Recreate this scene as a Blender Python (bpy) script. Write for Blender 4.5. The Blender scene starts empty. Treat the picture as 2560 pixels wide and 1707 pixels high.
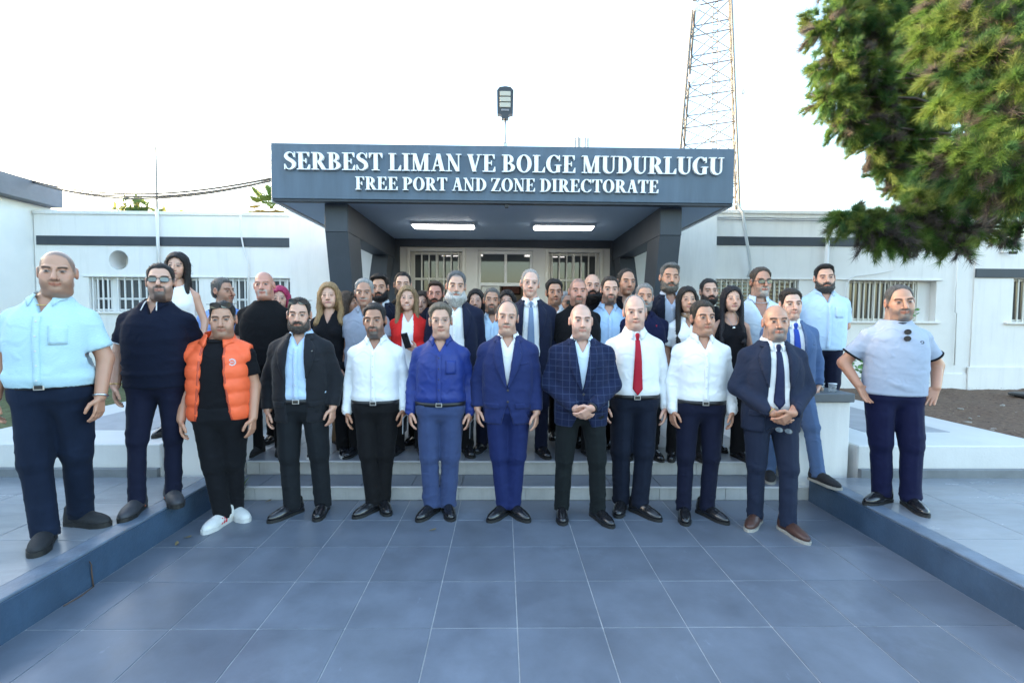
import bpy, bmesh, math, random
import numpy as np
from mathutils import Vector, Matrix

sc = bpy.context.scene
COL = sc.collection
R = math.radians

# ---------------------------------------------------------------- camera, sky, sun, exposure
cd = bpy.data.cameras.new('camera')
cam = bpy.data.objects.new('camera', cd)
COL.objects.link(cam)
cd.sensor_width = 36.0
cd.lens = 36.0 * 1207 / 2560
cd.clip_start = 0.05
cd.clip_end = 2000
YAW, PITCH, ROLL = R(1.04), R(2.73), R(0.40)
cam.matrix_world = (Matrix.Translation((0, 0, 1.62)) @ Matrix.Rotation(-YAW, 4, 'Z')
                    @ Matrix.Rotation(R(90) - PITCH, 4, 'X') @ Matrix.Rotation(ROLL, 4, 'Z'))
sc.camera = cam

SUN_AZ, SUN_EL = R(-72), R(8)         # low on the left, hidden behind the annex
world = bpy.data.worlds.new('World')
sc.world = world
world.use_nodes = True
wn = world.node_tree
bg = wn.nodes['Background']
sky = wn.nodes.new('ShaderNodeTexSky')
sky.sky_type = 'NISHITA'
sky.sun_disc = False
sky.sun_elevation = SUN_EL
sky.sun_rotation = SUN_AZ
sky.altitude = 10
sky.air_density = 1.0
sky.dust_density = 2.6
sky.ozone_density = 1.2
wn.links.new(sky.outputs['Color'], bg.inputs['Color'])
bg.inputs['Strength'].default_value = 0.15
sd = bpy.data.lights.new('sun', 'SUN')
sd.energy = 2.1
sd.angle = R(0.53)
sd.color = (1.0, 0.83, 0.6)
sun = bpy.data.objects.new('sun', sd)
COL.objects.link(sun)
dirv = Vector((math.sin(SUN_AZ) * math.cos(SUN_EL), math.cos(SUN_AZ) * math.cos(SUN_EL), math.sin(SUN_EL)))
sun.rotation_euler = dirv.to_track_quat('Z', 'Y').to_euler()
sun.location = (20, 26, 12)
vs = sc.view_settings
vs.view_transform = 'Standard'
vs.look = 'None'
vs.exposure = 3.45
vs.gamma = 1.0
vs.use_curve_mapping = False
sc.render.engine = 'CYCLES'
sc.cycles.max_bounces = 7
sc.cycles.transparent_max_bounces = 8
sc.cycles.use_denoising = True
sc.cycles.caustics_reflective = False
sc.cycles.caustics_refractive = False

# ---------------------------------------------------------------- materials
MATS = {}


def mat(name, color, rough=0.7, metal=0.0, var=0.0, vscale=6.0, bump=0.0, bscale=40.0, spec=0.5, emit=None,
        stretch=(1, 1, 1), sheen=0.0, coat=0.0, rnd=0.0, rvar=0.0, dark=None, crease=0.0, world=False, dust=0.0, streak=0.0):
    if name in MATS:
        return MATS[name]
    m = bpy.data.materials.new(name)
    m.use_nodes = True
    nt = m.node_tree
    p = nt.nodes['Principled BSDF']
    L = nt.links.new
    p.inputs['Base Color'].default_value = (*color, 1)
    p.inputs['Roughness'].default_value = rough
    p.inputs['Metallic'].default_value = metal
    p.inputs['Specular IOR Level'].default_value = spec
    if sheen:
        p.inputs['Sheen Weight'].default_value = sheen
        p.inputs['Sheen Roughness'].default_value = 0.5
    if coat:
        p.inputs['Coat Weight'].default_value = coat
        p.inputs['Coat Roughness'].default_value = 0.12
    if emit:
        p.inputs['Emission Color'].default_value = (*emit[0], 1)
        p.inputs['Emission Strength'].default_value = emit[1]
    if var or bump or rvar:
        tc = nt.nodes.new('ShaderNodeTexCoord')
        mp = nt.nodes.new('ShaderNodeMapping')
        mp.inputs['Scale'].default_value = stretch
        if world:
            tc = nt.nodes.new('ShaderNodeNewGeometry')
            L(tc.outputs['Position'], mp.inputs['Vector'])
        else:
            L(tc.outputs['Object'], mp.inputs['Vector'])
    if var:
        n = nt.nodes.new('ShaderNodeTexNoise')
        n.inputs['Scale'].default_value = vscale
        n.inputs['Detail'].default_value = 6
        n.inputs['Roughness'].default_value = 0.65
        L(mp.outputs[0], n.inputs['Vector'])
        mx = nt.nodes.new('ShaderNodeMix')
        mx.data_type = 'RGBA'
        d = dark if dark else tuple(c * (1 - var) for c in color)
        l = tuple(min(1, c * (1 + var * 0.8)) for c in color) if not dark else color
        mx.inputs[6].default_value = (*d, 1)
        mx.inputs[7].default_value = (*l, 1)
        rp = nt.nodes.new('ShaderNodeMapRange')
        rp.inputs[1].default_value = 0.3
        rp.inputs[2].default_value = 0.7
        L(n.outputs['Fac'], rp.inputs[0])
        L(rp.outputs[0], mx.inputs[0])
        src = mx.outputs[2]
        if rnd:
            oi = nt.nodes.new('ShaderNodeObjectInfo')
            h = nt.nodes.new('ShaderNodeHueSaturation')
            r2 = nt.nodes.new('ShaderNodeMapRange')
            r2.inputs[3].default_value = 1 - rnd
            r2.inputs[4].default_value = 1 + rnd
            L(oi.outputs['Random'], r2.inputs[0])
            L(r2.outputs[0], h.inputs['Value'])
            L(src, h.inputs['Color'])
            src = h.outputs[0]
        for amt, sc_, st_, lo_, hi_, tone in ((dust, 1.7, (1, 1, 1), .56, .74, 1.9), (dust * 1.6, 9.0, (1, .35, 1), .66, .76, 2.2), (streak, 3.0, (2.5, 2.5, .22), .50, .72, .55)):
            if not amt:
                continue
            mq = nt.nodes.new('ShaderNodeMapping')
            mq.inputs['Scale'].default_value = st_
            L(tc.outputs['Position' if world else 'Object'], mq.inputs['Vector'])
            nq = nt.nodes.new('ShaderNodeTexNoise')
            nq.inputs['Scale'].default_value = sc_
            nq.inputs['Detail'].default_value = 8
            nq.inputs['Roughness'].default_value = .7
            L(mq.outputs[0], nq.inputs['Vector'])
            rq = nt.nodes.new('ShaderNodeMapRange')
            rq.inputs[1].default_value = lo_
            rq.inputs[2].default_value = hi_
            rq.inputs[4].default_value = amt
            L(nq.outputs['Fac'], rq.inputs[0])
            mxq = nt.nodes.new('ShaderNodeMix')
            mxq.data_type = 'RGBA'
            mxq.inputs[7].default_value = (*[min(.9, c * tone) for c in color], 1)
            L(rq.outputs[0], mxq.inputs[0])
            L(src, mxq.inputs[6])
            src = mxq.outputs[2]
        L(src, p.inputs['Base Color'])
        if rvar:
            r3 = nt.nodes.new('ShaderNodeMapRange')
            r3.inputs[1].default_value = 0.3
            r3.inputs[2].default_value = 0.7
            r3.inputs[3].default_value = rough - rvar
            r3.inputs[4].default_value = rough + rvar
            L(n.outputs['Fac'], r3.inputs[0])
            L(r3.outputs[0], p.inputs['Roughness'])
    if bump:
        n2 = nt.nodes.new('ShaderNodeTexNoise')
        n2.inputs['Scale'].default_value = bscale
        n2.inputs['Detail'].default_value = 4
        L(mp.outputs[0], n2.inputs['Vector'])
        b = nt.nodes.new('ShaderNodeBump')
        b.inputs['Strength'].default_value = bump
        b.inputs['Distance'].default_value = 0.02
        L(n2.outputs['Fac'], b.inputs['Height'])
        L(b.outputs[0], p.inputs['Normal'])
        if crease:
            n3 = nt.nodes.new('ShaderNodeTexNoise')
            n3.inputs['Scale'].default_value = 11
            n3.inputs['Detail'].default_value = 1.0
            n3.inputs['Distortion'].default_value = 1.1
            n3.noise_type = 'RIDGED_MULTIFRACTAL'
            L(mp.outputs[0], n3.inputs['Vector'])
            b2 = nt.nodes.new('ShaderNodeBump')
            b2.inputs['Strength'].default_value = crease
            b2.inputs['Distance'].default_value = 0.012
            L(n3.outputs['Fac'], b2.inputs['Height'])
            L(b2.outputs[0], b.inputs['Normal'])
    MATS[name] = m
    return m


def add_nodes(m):
    nt = m.node_tree
    return nt, nt.nodes['Principled BSDF'], nt.links.new


def attr_mat(name, rough=0.5, sss=0.0, trans=0.0, spec=0.4, bump=0.0, bscale=60, stretch=(1, 1, 1)):
    """colour read from the mesh's own colour attribute"""
    m = bpy.data.materials.new(name)
    m.use_nodes = True
    nt, p, L = add_nodes(m)
    a = nt.nodes.new('ShaderNodeVertexColor')
    a.layer_name = 'Col'
    L(a.outputs['Color'], p.inputs['Base Color'])
    p.inputs['Roughness'].default_value = rough
    p.inputs['Specular IOR Level'].default_value = spec
    if sss:
        p.inputs['Subsurface Weight'].default_value = sss
        p.inputs['Subsurface Radius'].default_value = (0.012, 0.005, 0.003)
        p.inputs['Subsurface Scale'].default_value = 1.0
    if bump:
        tc = nt.nodes.new('ShaderNodeTexCoord')
        mp = nt.nodes.new('ShaderNodeMapping')
        mp.inputs['Scale'].default_value = stretch
        L(tc.outputs['Object'], mp.inputs['Vector'])
        n2 = nt.nodes.new('ShaderNodeTexNoise')
        n2.inputs['Scale'].default_value = bscale
        L(mp.outputs[0], n2.inputs['Vector'])
        b = nt.nodes.new('ShaderNodeBump')
        b.inputs['Strength'].default_value = bump
        b.inputs['Distance'].default_value = 0.01
        L(n2.outputs['Fac'], b.inputs['Height'])
        L(b.outputs[0], p.inputs['Normal'])
    if trans:
        out = nt.nodes['Material Output']
        t = nt.nodes.new('ShaderNodeBsdfTranslucent')
        L(a.outputs['Color'], t.inputs['Color'])
        mx = nt.nodes.new('ShaderNodeMixShader')
        mx.inputs[0].default_value = trans
        L(p.outputs[0], mx.inputs[1])
        L(t.outputs[0], mx.inputs[2])
        L(mx.outputs[0], out.inputs['Surface'])
    return m


# ---------------------------------------------------------------- mesh helpers
def link(o, parent=None):
    COL.objects.link(o)
    if parent is not None:
        o.parent = parent
    return o


def np_mesh(name, V, Q, mats=(), smooth=True, col=None):
    """mesh from a vertex array and an (n,3) or (n,4) face array"""
    me = bpy.data.meshes.new(name)
    V = np.asarray(V, np.float32)
    Q = np.asarray(Q, np.int32)
    k = Q.shape[1]
    me.vertices.add(len(V))
    me.vertices.foreach_set('co', V.ravel())
    me.loops.add(Q.size)
    me.loops.foreach_set('vertex_index', Q.ravel())
    me.polygons.add(len(Q))
    me.polygons.foreach_set('loop_start', np.arange(0, Q.size, k, dtype=np.int32))
    me.polygons.foreach_set('use_smooth', np.full(len(Q), smooth))
    for m in mats:
        me.materials.append(m)
    me.update(calc_edges=True)
    if col is not None:
        a = me.color_attributes.new('Col', 'FLOAT_COLOR', 'POINT')
        c = np.ones((len(V), 4), np.float32)
        c[:, :3] = col
        a.data.foreach_set('color', c.ravel())
    return me


def mobj(name, me, parent=None, loc=None, rz=0, m=None):
    o = bpy.data.objects.new(name, me)
    if loc is not None:
        o.location = loc
    if rz:
        o.rotation_euler = (0, 0, rz)
    if m is not None:
        if not me.materials:
            me.materials.append(m)
        o.material_slots[0].link = 'OBJECT'
        o.material_slots[0].material = m
    return link(o, parent)


class MB:
    """collects boxes, prisms and tubes into one mesh"""

    def __init__(s):
        s.v, s.f = [], []

    def add(s, v, f):
        n = len(s.v)
        s.v += [tuple(q) for q in v]
        s.f += [tuple(i + n for i in q) for q in f]
        return s

    def box(s, x0, x1, y0, y1, z0, z1, bev=0.0):
        if bev:
            b = min(bev, (x1 - x0) / 3, (y1 - y0) / 3, (z1 - z0) / 3)
            bm = bmesh.new()
            bmesh.ops.create_cube(bm, size=1)
            for q in bm.verts:
                q.co = ((x0 + x1) / 2 + q.co.x * (x1 - x0), (y0 + y1) / 2 + q.co.y * (y1 - y0), (z0 + z1) / 2 + q.co.z * (z1 - z0))
            bmesh.ops.bevel(bm, geom=list(bm.edges), offset=b, segments=1, affect='EDGES')
            bm.verts.index_update()
            s.add([q.co[:] for q in bm.verts], [[l.index for l in fc.verts] for fc in bm.faces])
            bm.free()
            return s
        v = [(x0, y0, z0), (x1, y0, z0), (x1, y1, z0), (x0, y1, z0), (x0, y0, z1), (x1, y0, z1), (x1, y1, z1), (x0, y1, z1)]
        return s.add(v, [(0, 3, 2, 1), (4, 5, 6, 7), (0, 1, 5, 4), (1, 2, 6, 5), (2, 3, 7, 6), (3, 0, 4, 7)])

    def hexa(s, v):
        return s.add(v, [(0, 3, 2, 1), (4, 5, 6, 7), (0, 1, 5, 4), (1, 2, 6, 5), (2, 3, 7, 6), (3, 0, 4, 7)])

    def tube(s, pts, r, n=8, closed=False, cap=True):
        pts = [Vector(p) for p in pts]
        N = len(pts)
        rs = r if isinstance(r, (list, tuple)) else [r] * N
        rings = []
        prev = None
        for i, p in enumerate(pts):
            if closed:
                t = pts[(i + 1) % N] - pts[i - 1]
            else:
                t = pts[min(i + 1, N - 1)] - pts[max(i - 1, 0)]
            t.normalize()
            if prev is None:
                a = Vector((0, 0, 1)) if abs(t.z) < 0.9 else Vector((1, 0, 0))
                u = t.cross(a).normalized()
            else:
                u = (prev - t * prev.dot(t)).normalized()
            prev = u
            w = t.cross(u)
            rings.append([p + (u * math.cos(2 * math.pi * k / n) + w * math.sin(2 * math.pi * k / n)) * rs[i] for k in range(n)])
        v = [q for rg in rings for q in rg]
        f = []
        for i in range(N if closed else N - 1):
            j = (i + 1) % N
            for k in range(n):
                f.append((i * n + k, i * n + (k + 1) % n, j * n + (k + 1) % n, j * n + k))
        if cap and not closed:
            f.append(tuple(range(n - 1, -1, -1)))
            f.append(tuple((N - 1) * n + k for k in range(n)))
        return s.add(v, f)

    def cyl(s, c, r, z0, z1, n=20, r2=None):
        return s.tube([(c[0], c[1], z0), (c[0], c[1], z1)], [r, r if r2 is None else r2], n)

    def lathe(s, c, prof, n=20):
        v = []
        for r_, z in prof:
            for k in range(n):
                a = 2 * math.pi * k / n
                v.append((c[0] + r_ * math.cos(a), c[1] + r_ * math.sin(a), c[2] + z))
        f = []
        for i in range(len(prof) - 1):
            for k in range(n):
                f.append((i * n + k, i * n + (k + 1) % n, (i + 1) * n + (k + 1) % n, (i + 1) * n + k))
        return s.add(v, f)

    def mesh(s, name, m=None, smooth=False):
        me = bpy.data.meshes.new(name)
        me.from_pydata(s.v, [], s.f)
        if smooth:
            me.polygons.foreach_set('use_smooth', [True] * len(me.polygons))
        if m is not None:
            me.materials.append(m)
        me.update()
        return me

    def build(s, name, m, parent=None, smooth=False, loc=None, rz=0):
        o = bpy.data.objects.new(name, s.mesh(name, m, smooth))
        if loc is not None:
            o.location = loc
        if rz:
            o.rotation_euler = (0, 0, rz)
        return link(o, parent)


def tag(o, label=None, cat=None, group=None, kind=None):
    if label:
        o['label'] = label
    if cat:
        o['category'] = cat
    if group:
        o['group'] = group
    if kind:
        o['kind'] = kind
    return o


def empty(name, loc=(0, 0, 0), label=None, cat=None, group=None):
    o = bpy.data.objects.new(name, None)
    o.location = loc
    o.empty_display_size = 0.1
    link(o)
    return tag(o, label, cat, group)


rng = random.Random(7)
nrg = np.random.default_rng(7)
# ---------------------------------------------------------------- the setting: ground, forecourt, steps
white = mat('white_wall_paint', (0.78, 0.77, 0.75), 0.75, var=0.05, vscale=1.2, bump=0.12, bscale=90, world=True, streak=.2)
platform_m = mat('platform_white_paint', (0.60, 0.60, 0.59), 0.7, var=0.08, vscale=1.5, bump=0.15, bscale=60, world=True, streak=.10)
cream = mat('porch_wall_paint', (0.66, 0.65, 0.62), 0.7, var=0.05, vscale=1.2, bump=0.1, bscale=90)
charcoal = mat('charcoal_trim_paint', (0.040, 0.050, 0.064), 0.6, var=0.15, vscale=2.5, bump=0.1, bscale=60)
fascia_m = mat('slate_fascia_paint', (0.076, 0.116, 0.165), 0.5, var=0.16, vscale=2.0, stretch=(3, 1, 0.35), bump=0.05, bscale=30, world=True, streak=.35)
soffit_m = mat('grey_soffit_paint', (0.38, 0.49, 0.62), 0.7, var=0.05, vscale=1.5)
tile_m = mat('slate_floor_tile', (0.128, 0.148, 0.182), 0.36, var=0.20, vscale=3.2, bump=0.03, bscale=25, rnd=0.09, rvar=0.07, world=True, dust=.32)
plat_m = mat('grey_terrace_tile', (0.20, 0.222, 0.25), 0.22, var=0.2, vscale=3.0, stretch=(0.4, 1.4, 1), rnd=0.06, rvar=0.08, world=True, dust=.25)
grout_m = mat('pale_grout', (0.40, 0.40, 0.40), 0.8, var=0.3, vscale=8)
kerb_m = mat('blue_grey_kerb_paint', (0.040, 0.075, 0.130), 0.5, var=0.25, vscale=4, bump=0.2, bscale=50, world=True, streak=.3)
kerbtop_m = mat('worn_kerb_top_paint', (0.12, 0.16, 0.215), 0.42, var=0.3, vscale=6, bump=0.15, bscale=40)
riser_m = mat('pale_riser_tile', (0.50, 0.50, 0.49), 0.4, var=0.12, vscale=5, rnd=0.05, world=True, streak=.35)
nosing_m = mat('pale_step_nosing', (0.55, 0.55, 0.55), 0.4)
soil_m = mat('dry_brown_soil', (0.15, 0.092, 0.06), 0.95, var=0.6, vscale=18, bump=0.9, bscale=35)
grass_m = mat('dry_lawn', (0.13, 0.14, 0.06), 0.95, var=0.5, vscale=14, bump=0.8, bscale=60)
glass_m = mat('dark_window_glass', (0.055, 0.06, 0.065), 0.04, spec=0.8)
frame_m = mat('white_window_metal', (0.74, 0.74, 0.73), 0.45)
cream_frame = mat('cream_window_metal', (0.66, 0.64, 0.58), 0.45)

ground = MB().add([(-400, -400, -.04), (400, -400, -.04), (400, 400, -.04), (-400, 400, -.04)], [(0, 1, 2, 3)]).build(
    'ground', mat('far_asphalt_ground', (0.11, 0.105, 0.10), 0.9, var=0.3, vscale=2))
tag(ground, 'dark bare ground around the building', None, None, 'structure')

TILES = {}


def tile(name, m, x0, x1, y0, y1, z, parent, th=0.012):
    w, d = round(x1 - x0, 3), round(y1 - y0, 3)
    key = (m.name, w, d)
    if key not in TILES:
        TILES[key] = MB().box(-w / 2, w / 2, -d / 2, d / 2, -th, 0, 0.0015).mesh(name, m)
    o = bpy.data.objects.new(name, TILES[key])
    o.location = ((x0 + x1) / 2, (y0 + y1) / 2, z + rng.uniform(-0.0006, 0.0006))
    o.rotation_euler = (rng.uniform(-.0012, .0012), rng.uniform(-.0012, .0012), 0)
    return link(o, parent)


def tile_field(parent, m, xs, ys, x0, x1, y0, y1, z, g):
    for i in range(len(xs) - 1):
        for j in range(len(ys) - 1):
            a, b = max(xs[i], x0), min(xs[i + 1], x1)
            c, d = max(ys[j], y0), min(ys[j + 1], y1)
            if b - a > 0.03 and d - c > 0.03:
                tile('tile', m, a + g, b - g, c + g, d - g, z, parent)


fc = MB().box(-3.1, 3.3, -2.5, 4.30, -.036, -.0035).build('forecourt', grout_m)
tag(fc, 'slate tiled forecourt in front of the steps', kind='structure')
xs = [0.083 + .45 * k for k in range(-7, 8)]
ys = [3.36 + .45 * k for k in range(-14, 4)]
tile_field(fc, tile_m, xs, ys, -2.457, 2.757, -2.0, 4.24, 0, .0032)

# terraces left and right, with a painted kerb along the forecourt
for side, x0, x1, nm in ((-1, -9.0, -2.46, 'left'), (1, 2.76, 9.0, 'right')):
    a, b = (x0, x1 - .13) if side < 0 else (x0 + .13, x1)
    t = MB().box(a, b, -2.5, 4.2, -.03, .2165).build('terrace', grout_m if side < 0 else grout_m)
    tag(t, nm + ' raised grey tiled terrace beside the forecourt', kind='structure')
    txs = [a + .55 * k for k in range(0, 13)] if side > 0 else [b - .6 * k for k in range(12, -1, -1)]
    tys = [4.2 - .6 * k for k in range(11, -1, -1)]
    tile_field(t, plat_m, txs, tys, a, b, -2.4, 4.2, .22, .002)
    k0, k1 = (x1 - .128, x1) if side < 0 else (x0, x0 + .128)
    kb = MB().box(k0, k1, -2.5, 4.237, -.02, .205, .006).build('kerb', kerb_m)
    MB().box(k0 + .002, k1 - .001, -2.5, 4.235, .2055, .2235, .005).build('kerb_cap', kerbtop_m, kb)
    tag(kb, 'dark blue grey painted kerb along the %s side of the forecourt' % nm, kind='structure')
    # low white platform behind the terrace
    p0, p1 = (-4.95, -3.0) if side < 0 else (3.2, 5.03)
    lp = MB()
    lp.box(p0, p1, 4.24, 8.6, .0, .5, .01)
    lpo = lp.build('white_platform', platform_m)
    MB().box(p0 - (3 if side < 0 else 0), p1 + (3 if side > 0 else 0), 4.19, 4.236, .205, .295, .004).build('skirting', mat('grey_skirting_tile', (0.16, 0.175, 0.19), 0.4, var=0.2, vscale=5), lpo)
    i0, i1 = (p0 + .5, p1 - .45) if side < 0 else (p0 + .45, p1 - .5)
    MB().box(i0, i1, 4.76, 8.2, .498, .504).build('inset_floor', mat('grey_inset_floor', (0.33, 0.34, 0.36), 0.6, var=0.15, vscale=4), lpo)
    tag(lpo, 'low white painted platform on the %s of the entrance steps' % nm, 'platform', 'white platforms beside the steps')

# soil bed on the right, lawn on the left
def bed(name, m, x0, x1, y0, y1, z, amp, label):
    nx, ny = 90, 60
    X, Y = np.meshgrid(np.linspace(x0, x1, nx), np.linspace(y0, y1, ny), indexing='ij')
    Z = z + amp * (np.sin(X * 3.1 + Y * 1.3) * .4 + np.sin(X * 7.7 - Y * 5.1) * .25 + nrg.normal(0, .25, X.shape))
    V = np.stack([X, Y, Z], -1).reshape(-1, 3)
    I = np.arange(nx * ny).reshape(nx, ny)
    Q = np.stack([I[:-1, :-1], I[1:, :-1], I[1:, 1:], I[:-1, 1:]], -1).reshape(-1, 4)
    return tag(mobj(name, np_mesh(name, V, Q, [m])), label, kind='structure')


bed('soil_bed', soil_m, 5.03, 17, 4.24, 9.6, .27, .03, 'bare brown soil bed littered with pine needles')
bed('lawn', grass_m, -14, -4.95, 4.24, 9.6, .30, .03, 'dry patchy lawn left of the white platform')
stone_m = mat('pale_stone', (0.36, 0.33, 0.29), 0.9, var=0.3, vscale=20, bump=0.4)
stone_me = []
for k in range(3):
    bm = bmesh.new()
    bmesh.ops.create_icosphere(bm, subdivisions=1, radius=1)
    for v in bm.verts:
        v.co *= rng.uniform(.7, 1.2)
        v.co.z *= .5
    me = bpy.data.meshes.new('stone')
    bm.to_mesh(me)
    bm.free()
    me.materials.append(stone_m)
    stone_me.append(me)
for k in range(46):
    x, y = rng.uniform(5.2, 11.5), rng.uniform(4.8, 9.3)
    o = mobj('stone', stone_me[k % 3], None, (x, y, .275), rng.uniform(0, 6))
    s_ = rng.uniform(.018, .05)
    o.scale = (s_, s_, s_)
    tag(o, 'small pale stone lying on the brown soil bed', 'stone', 'stones scattered over the soil bed')
# pine litter on the soil: nobody could count it
nl = 5000
P = np.stack([nrg.uniform(5.1, 13, nl), nrg.uniform(4.4, 9.4, nl), np.full(nl, .293) + nrg.uniform(0, .012, nl)], -1)
an = nrg.uniform(0, np.pi, nl)
ln = nrg.uniform(.03, .09, nl)
dv = np.stack([np.cos(an) * ln, np.sin(an) * ln, nrg.uniform(-.006, .012, nl)], -1)
wv = np.stack([-np.sin(an), np.cos(an), np.zeros(nl)], -1) * .004
V = np.stack([P - wv, P + wv, P + dv], 1).reshape(-1, 3)
cl = np.repeat(np.array([[.20, .13, .08], [.30, .22, .14], [.13, .09, .06]])[nrg.integers(0, 3, nl)], 3, 0)
tag(mobj('pine_litter', np_mesh('pine_litter', V, np.arange(nl * 3).reshape(-1, 3), [attr_mat('litter', .9)], False, cl)),
    'fallen brown pine needles over the soil bed', 'pine needles', kind='stuff')
o = MB().box(9.35, 10.3, 7.2, 7.5, .22, .36, .02).build('concrete_block', mat('rough_concrete', (0.34, 0.31, 0.26), 0.9, var=0.25, vscale=9, bump=0.5))
tag(o, 'weathered concrete block lying on the soil at the right edge', 'block')
o = MB().lathe((9.25, 8.3, .27), [(0, .10), (.2, .10), (.24, .08), (.24, .05), (.17, .04), (.15, 0)], 18).build('drain_cover', mat('black_plastic', (0.02, 0.02, 0.022), 0.5))
tag(o, 'black round drain cover on the soil near the wall', 'drain cover')
o = MB().tube([(7.22, 9.1, .2), (7.22, 9.1, .42)], .02).box(7.14, 7.34, 9.02, 9.14, .42, .48, .01).build('ground_spotlight', MATS['black_plastic'])
tag(o, 'small black garden spotlight on the soil by the wall', 'spotlight')
for x in (7.62, 7.8):
    o = MB().tube([(x, 9.2, .2), (x, 9.2, .4)], .016).tube([(x, 9.2, .4), (x, 9.15, .42)], .02).build('pipe_stub', mat('grey_plastic_pipe', (0.25, 0.26, 0.27), 0.5))
    tag(o, 'short grey pipe stub rising from the soil by the wall, %s of two' % ('left' if x < 7.7 else 'right'), 'pipe')

# entrance steps
steps = MB().box(-2.44, 2.66, 4.26, 4.6, 0, .106).box(-2.44, 2.66, 4.6, 8.66, 0, .236).build('entrance_steps', grout_m)
tag(steps, 'two low steps and landing in front of the entrance', kind='structure')
bs = MB().box(2.66, 3.2, 4.246, 8.6, -.002, .115, .004).box(-3.0, -2.44, 4.246, 8.6, -.002, .115, .004).box(2.66, 3.2, 4.8, 8.6, .1152, .243, .004).box(-3.0, -2.44, 4.8, 8.6, .1152, .243, .004).build('plinth_base', riser_m)
tag(bs, 'pale tiled base under the step pedestals', kind='structure')
for (y, z0, z1, off) in ((4.245, .0, .108, .25), (4.585, .12, .236, .12)):
    x = -2.44
    while x < 2.66:
        x1 = min(x + .6, 2.66)
        if x == -2.44:
            x1 = x + off
        MB().box(x + .002, x1 - .002, y, y + .012, z0, z1, .001).build('riser_tile', riser_m, steps)
        x = x1
    MB().box(-2.44, 2.66, y - .012, y + .02, z1 + .001, z1 + .010, .002).build('nosing', nosing_m, steps)
xs2 = [0.083 + .45 * k for k in range(-7, 8)]
tile_field(steps, tile_m, xs2, [4.265, 4.585], -2.44, 2.66, 4.265, 4.585, .118, .0028)
tile_field(steps, mat('landing_tile', (0.17, 0.18, 0.20), 0.34, var=0.2, vscale=3, rnd=0.06, rvar=.06, world=True, dust=.2), xs2, [4.605 + .45 * k for k in range(10)], -2.44, 2.66, 4.605, 8.66, .248, .0025)
# pedestals at both ends of the steps
for x0, x1, nm in ((2.68, 3.16, 'right'), (-2.95, -2.46, 'left')):
    pd = MB().box(x0, x1, 4.3, 4.76, .108, .885, .008).build('step_pedestal', white)
    MB().box(x0 - .02, x1 + .02, 4.27, 4.79, .885, .965, .008).build('pedestal_cap', kerbtop_m if False else mat('slate_cap_paint', (0.12, 0.135, 0.15), 0.5, var=0.15, vscale=5), pd)
    tag(pd, 'white pedestal with dark grey cap at the %s end of the steps' % nm, 'pedestal', 'pedestals at the ends of the steps')

# ---------------------------------------------------------------- the office building
bld = empty('office_building', (0, 9.5, 0), 'long white single storey office building with charcoal bands and barred windows', 'building')


def part(mb, name, m, parent=bld, smooth=False):
    """part built in world coordinates, kept under a parent that stands at its own location"""
    o = mb.build(name, m, parent, smooth)
    q = parent
    off = Vector((0, 0, 0))
    while q is not None:
        off += q.location
        q = q.parent
    o.location = -off
    return o


def sub(mb, name, m, parent, smooth=False):
    """piece of a part; the part keeps world coordinates already"""
    return mb.build(name, m, parent, smooth)


def wall_with_holes(x0, x1, z0, z1, y0, y1, holes, m, name='wall', parent=bld):
    """front wall slab with rectangular openings (hx0,hx1,hz0,hz1), made of butted boxes"""
    xsx = sorted({x0, x1} | {h[0] for h in holes} | {h[1] for h in holes})
    mb = MB()
    for a, b in zip(xsx[:-1], xsx[1:]):
        c = (a + b) / 2
        cuts = sorted([(h[2], h[3]) for h in holes if h[0] < c < h[1]])
        z = z0
        for h0, h1 in cuts:
            if h0 > z:
                mb.box(a, b, y0, y1, z, h0)
            z = h1
        if z1 > z:
            mb.box(a, b, y0, y1, z, z1)
    me = mb.mesh(name, m)
    bm = bmesh.new()
    bm.from_mesh(me)
    bmesh.ops.remove_doubles(bm, verts=bm.verts, dist=1e-5)
    # drop the inner faces shared by two boxes
    seen = {}
    for f_ in bm.faces:
        seen.setdefault(tuple(sorted(v.index for v in f_.verts)), []).append(f_)
    dead = [f_ for l in seen.values() if len(l) > 1 for f_ in l]
    bmesh.ops.delete(bm, geom=dead, context='FACES_ONLY')
    bm.to_mesh(me)
    bm.free()
    o = link(bpy.data.objects.new(name, me), parent)
    o.location = -parent.location
    return o


YW = 9.5      # wing front face
LW = [(-8.0, -5.9, 1.70, 2.36), (-5.55, -4.98, 1.70, 2.36), (-4.72, -3.85, 1.70, 2.36)]
RW = [(4.05, 5.85, 1.62, 2.42), (6.85, 8.62, 1.62, 2.42)]
# left wing with a round porthole is one slab; the porthole is a deep ring set in a square opening
PORT = (-7.62, -7.22, 2.49, 2.89)
wall_with_holes(-9.0, -3.8, 0, 3.55, YW, YW + .3, LW + [PORT], white)
wall_with_holes(3.8, 9.36, 0, 3.70, YW, YW + .3, RW, white)
wall_with_holes(9.36, 16.0, 0, 3.22, YW - .02, YW + .3, [(10.15, 12.2, 1.62, 2.48)], white)
part(MB().box(-9.0, -3.8, YW - .03, YW + .33, 3.55, 3.62, .01), 'parapet_coping', white)
part(MB().box(3.8, 9.36, YW - .03, YW + .33, 3.70, 3.77, .01), 'parapet_coping', white)
part(MB().box(9.361, 16, YW - .05, YW + .33, 3.22, 3.28, .01), 'parapet_coping', white)
part(MB().box(-8.95, -3.8, YW - .022, YW + .01, 2.965, 3.14, .004), 'charcoal_band', charcoal)
part(MB().box(3.8, 9.34, YW - .022, YW + .01, 3.085, 3.255, .004), 'charcoal_band', charcoal)
part(MB().box(9.362, 16, YW - .05, YW + .01, 2.495, 2.67, .004), 'charcoal_band', charcoal)
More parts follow.
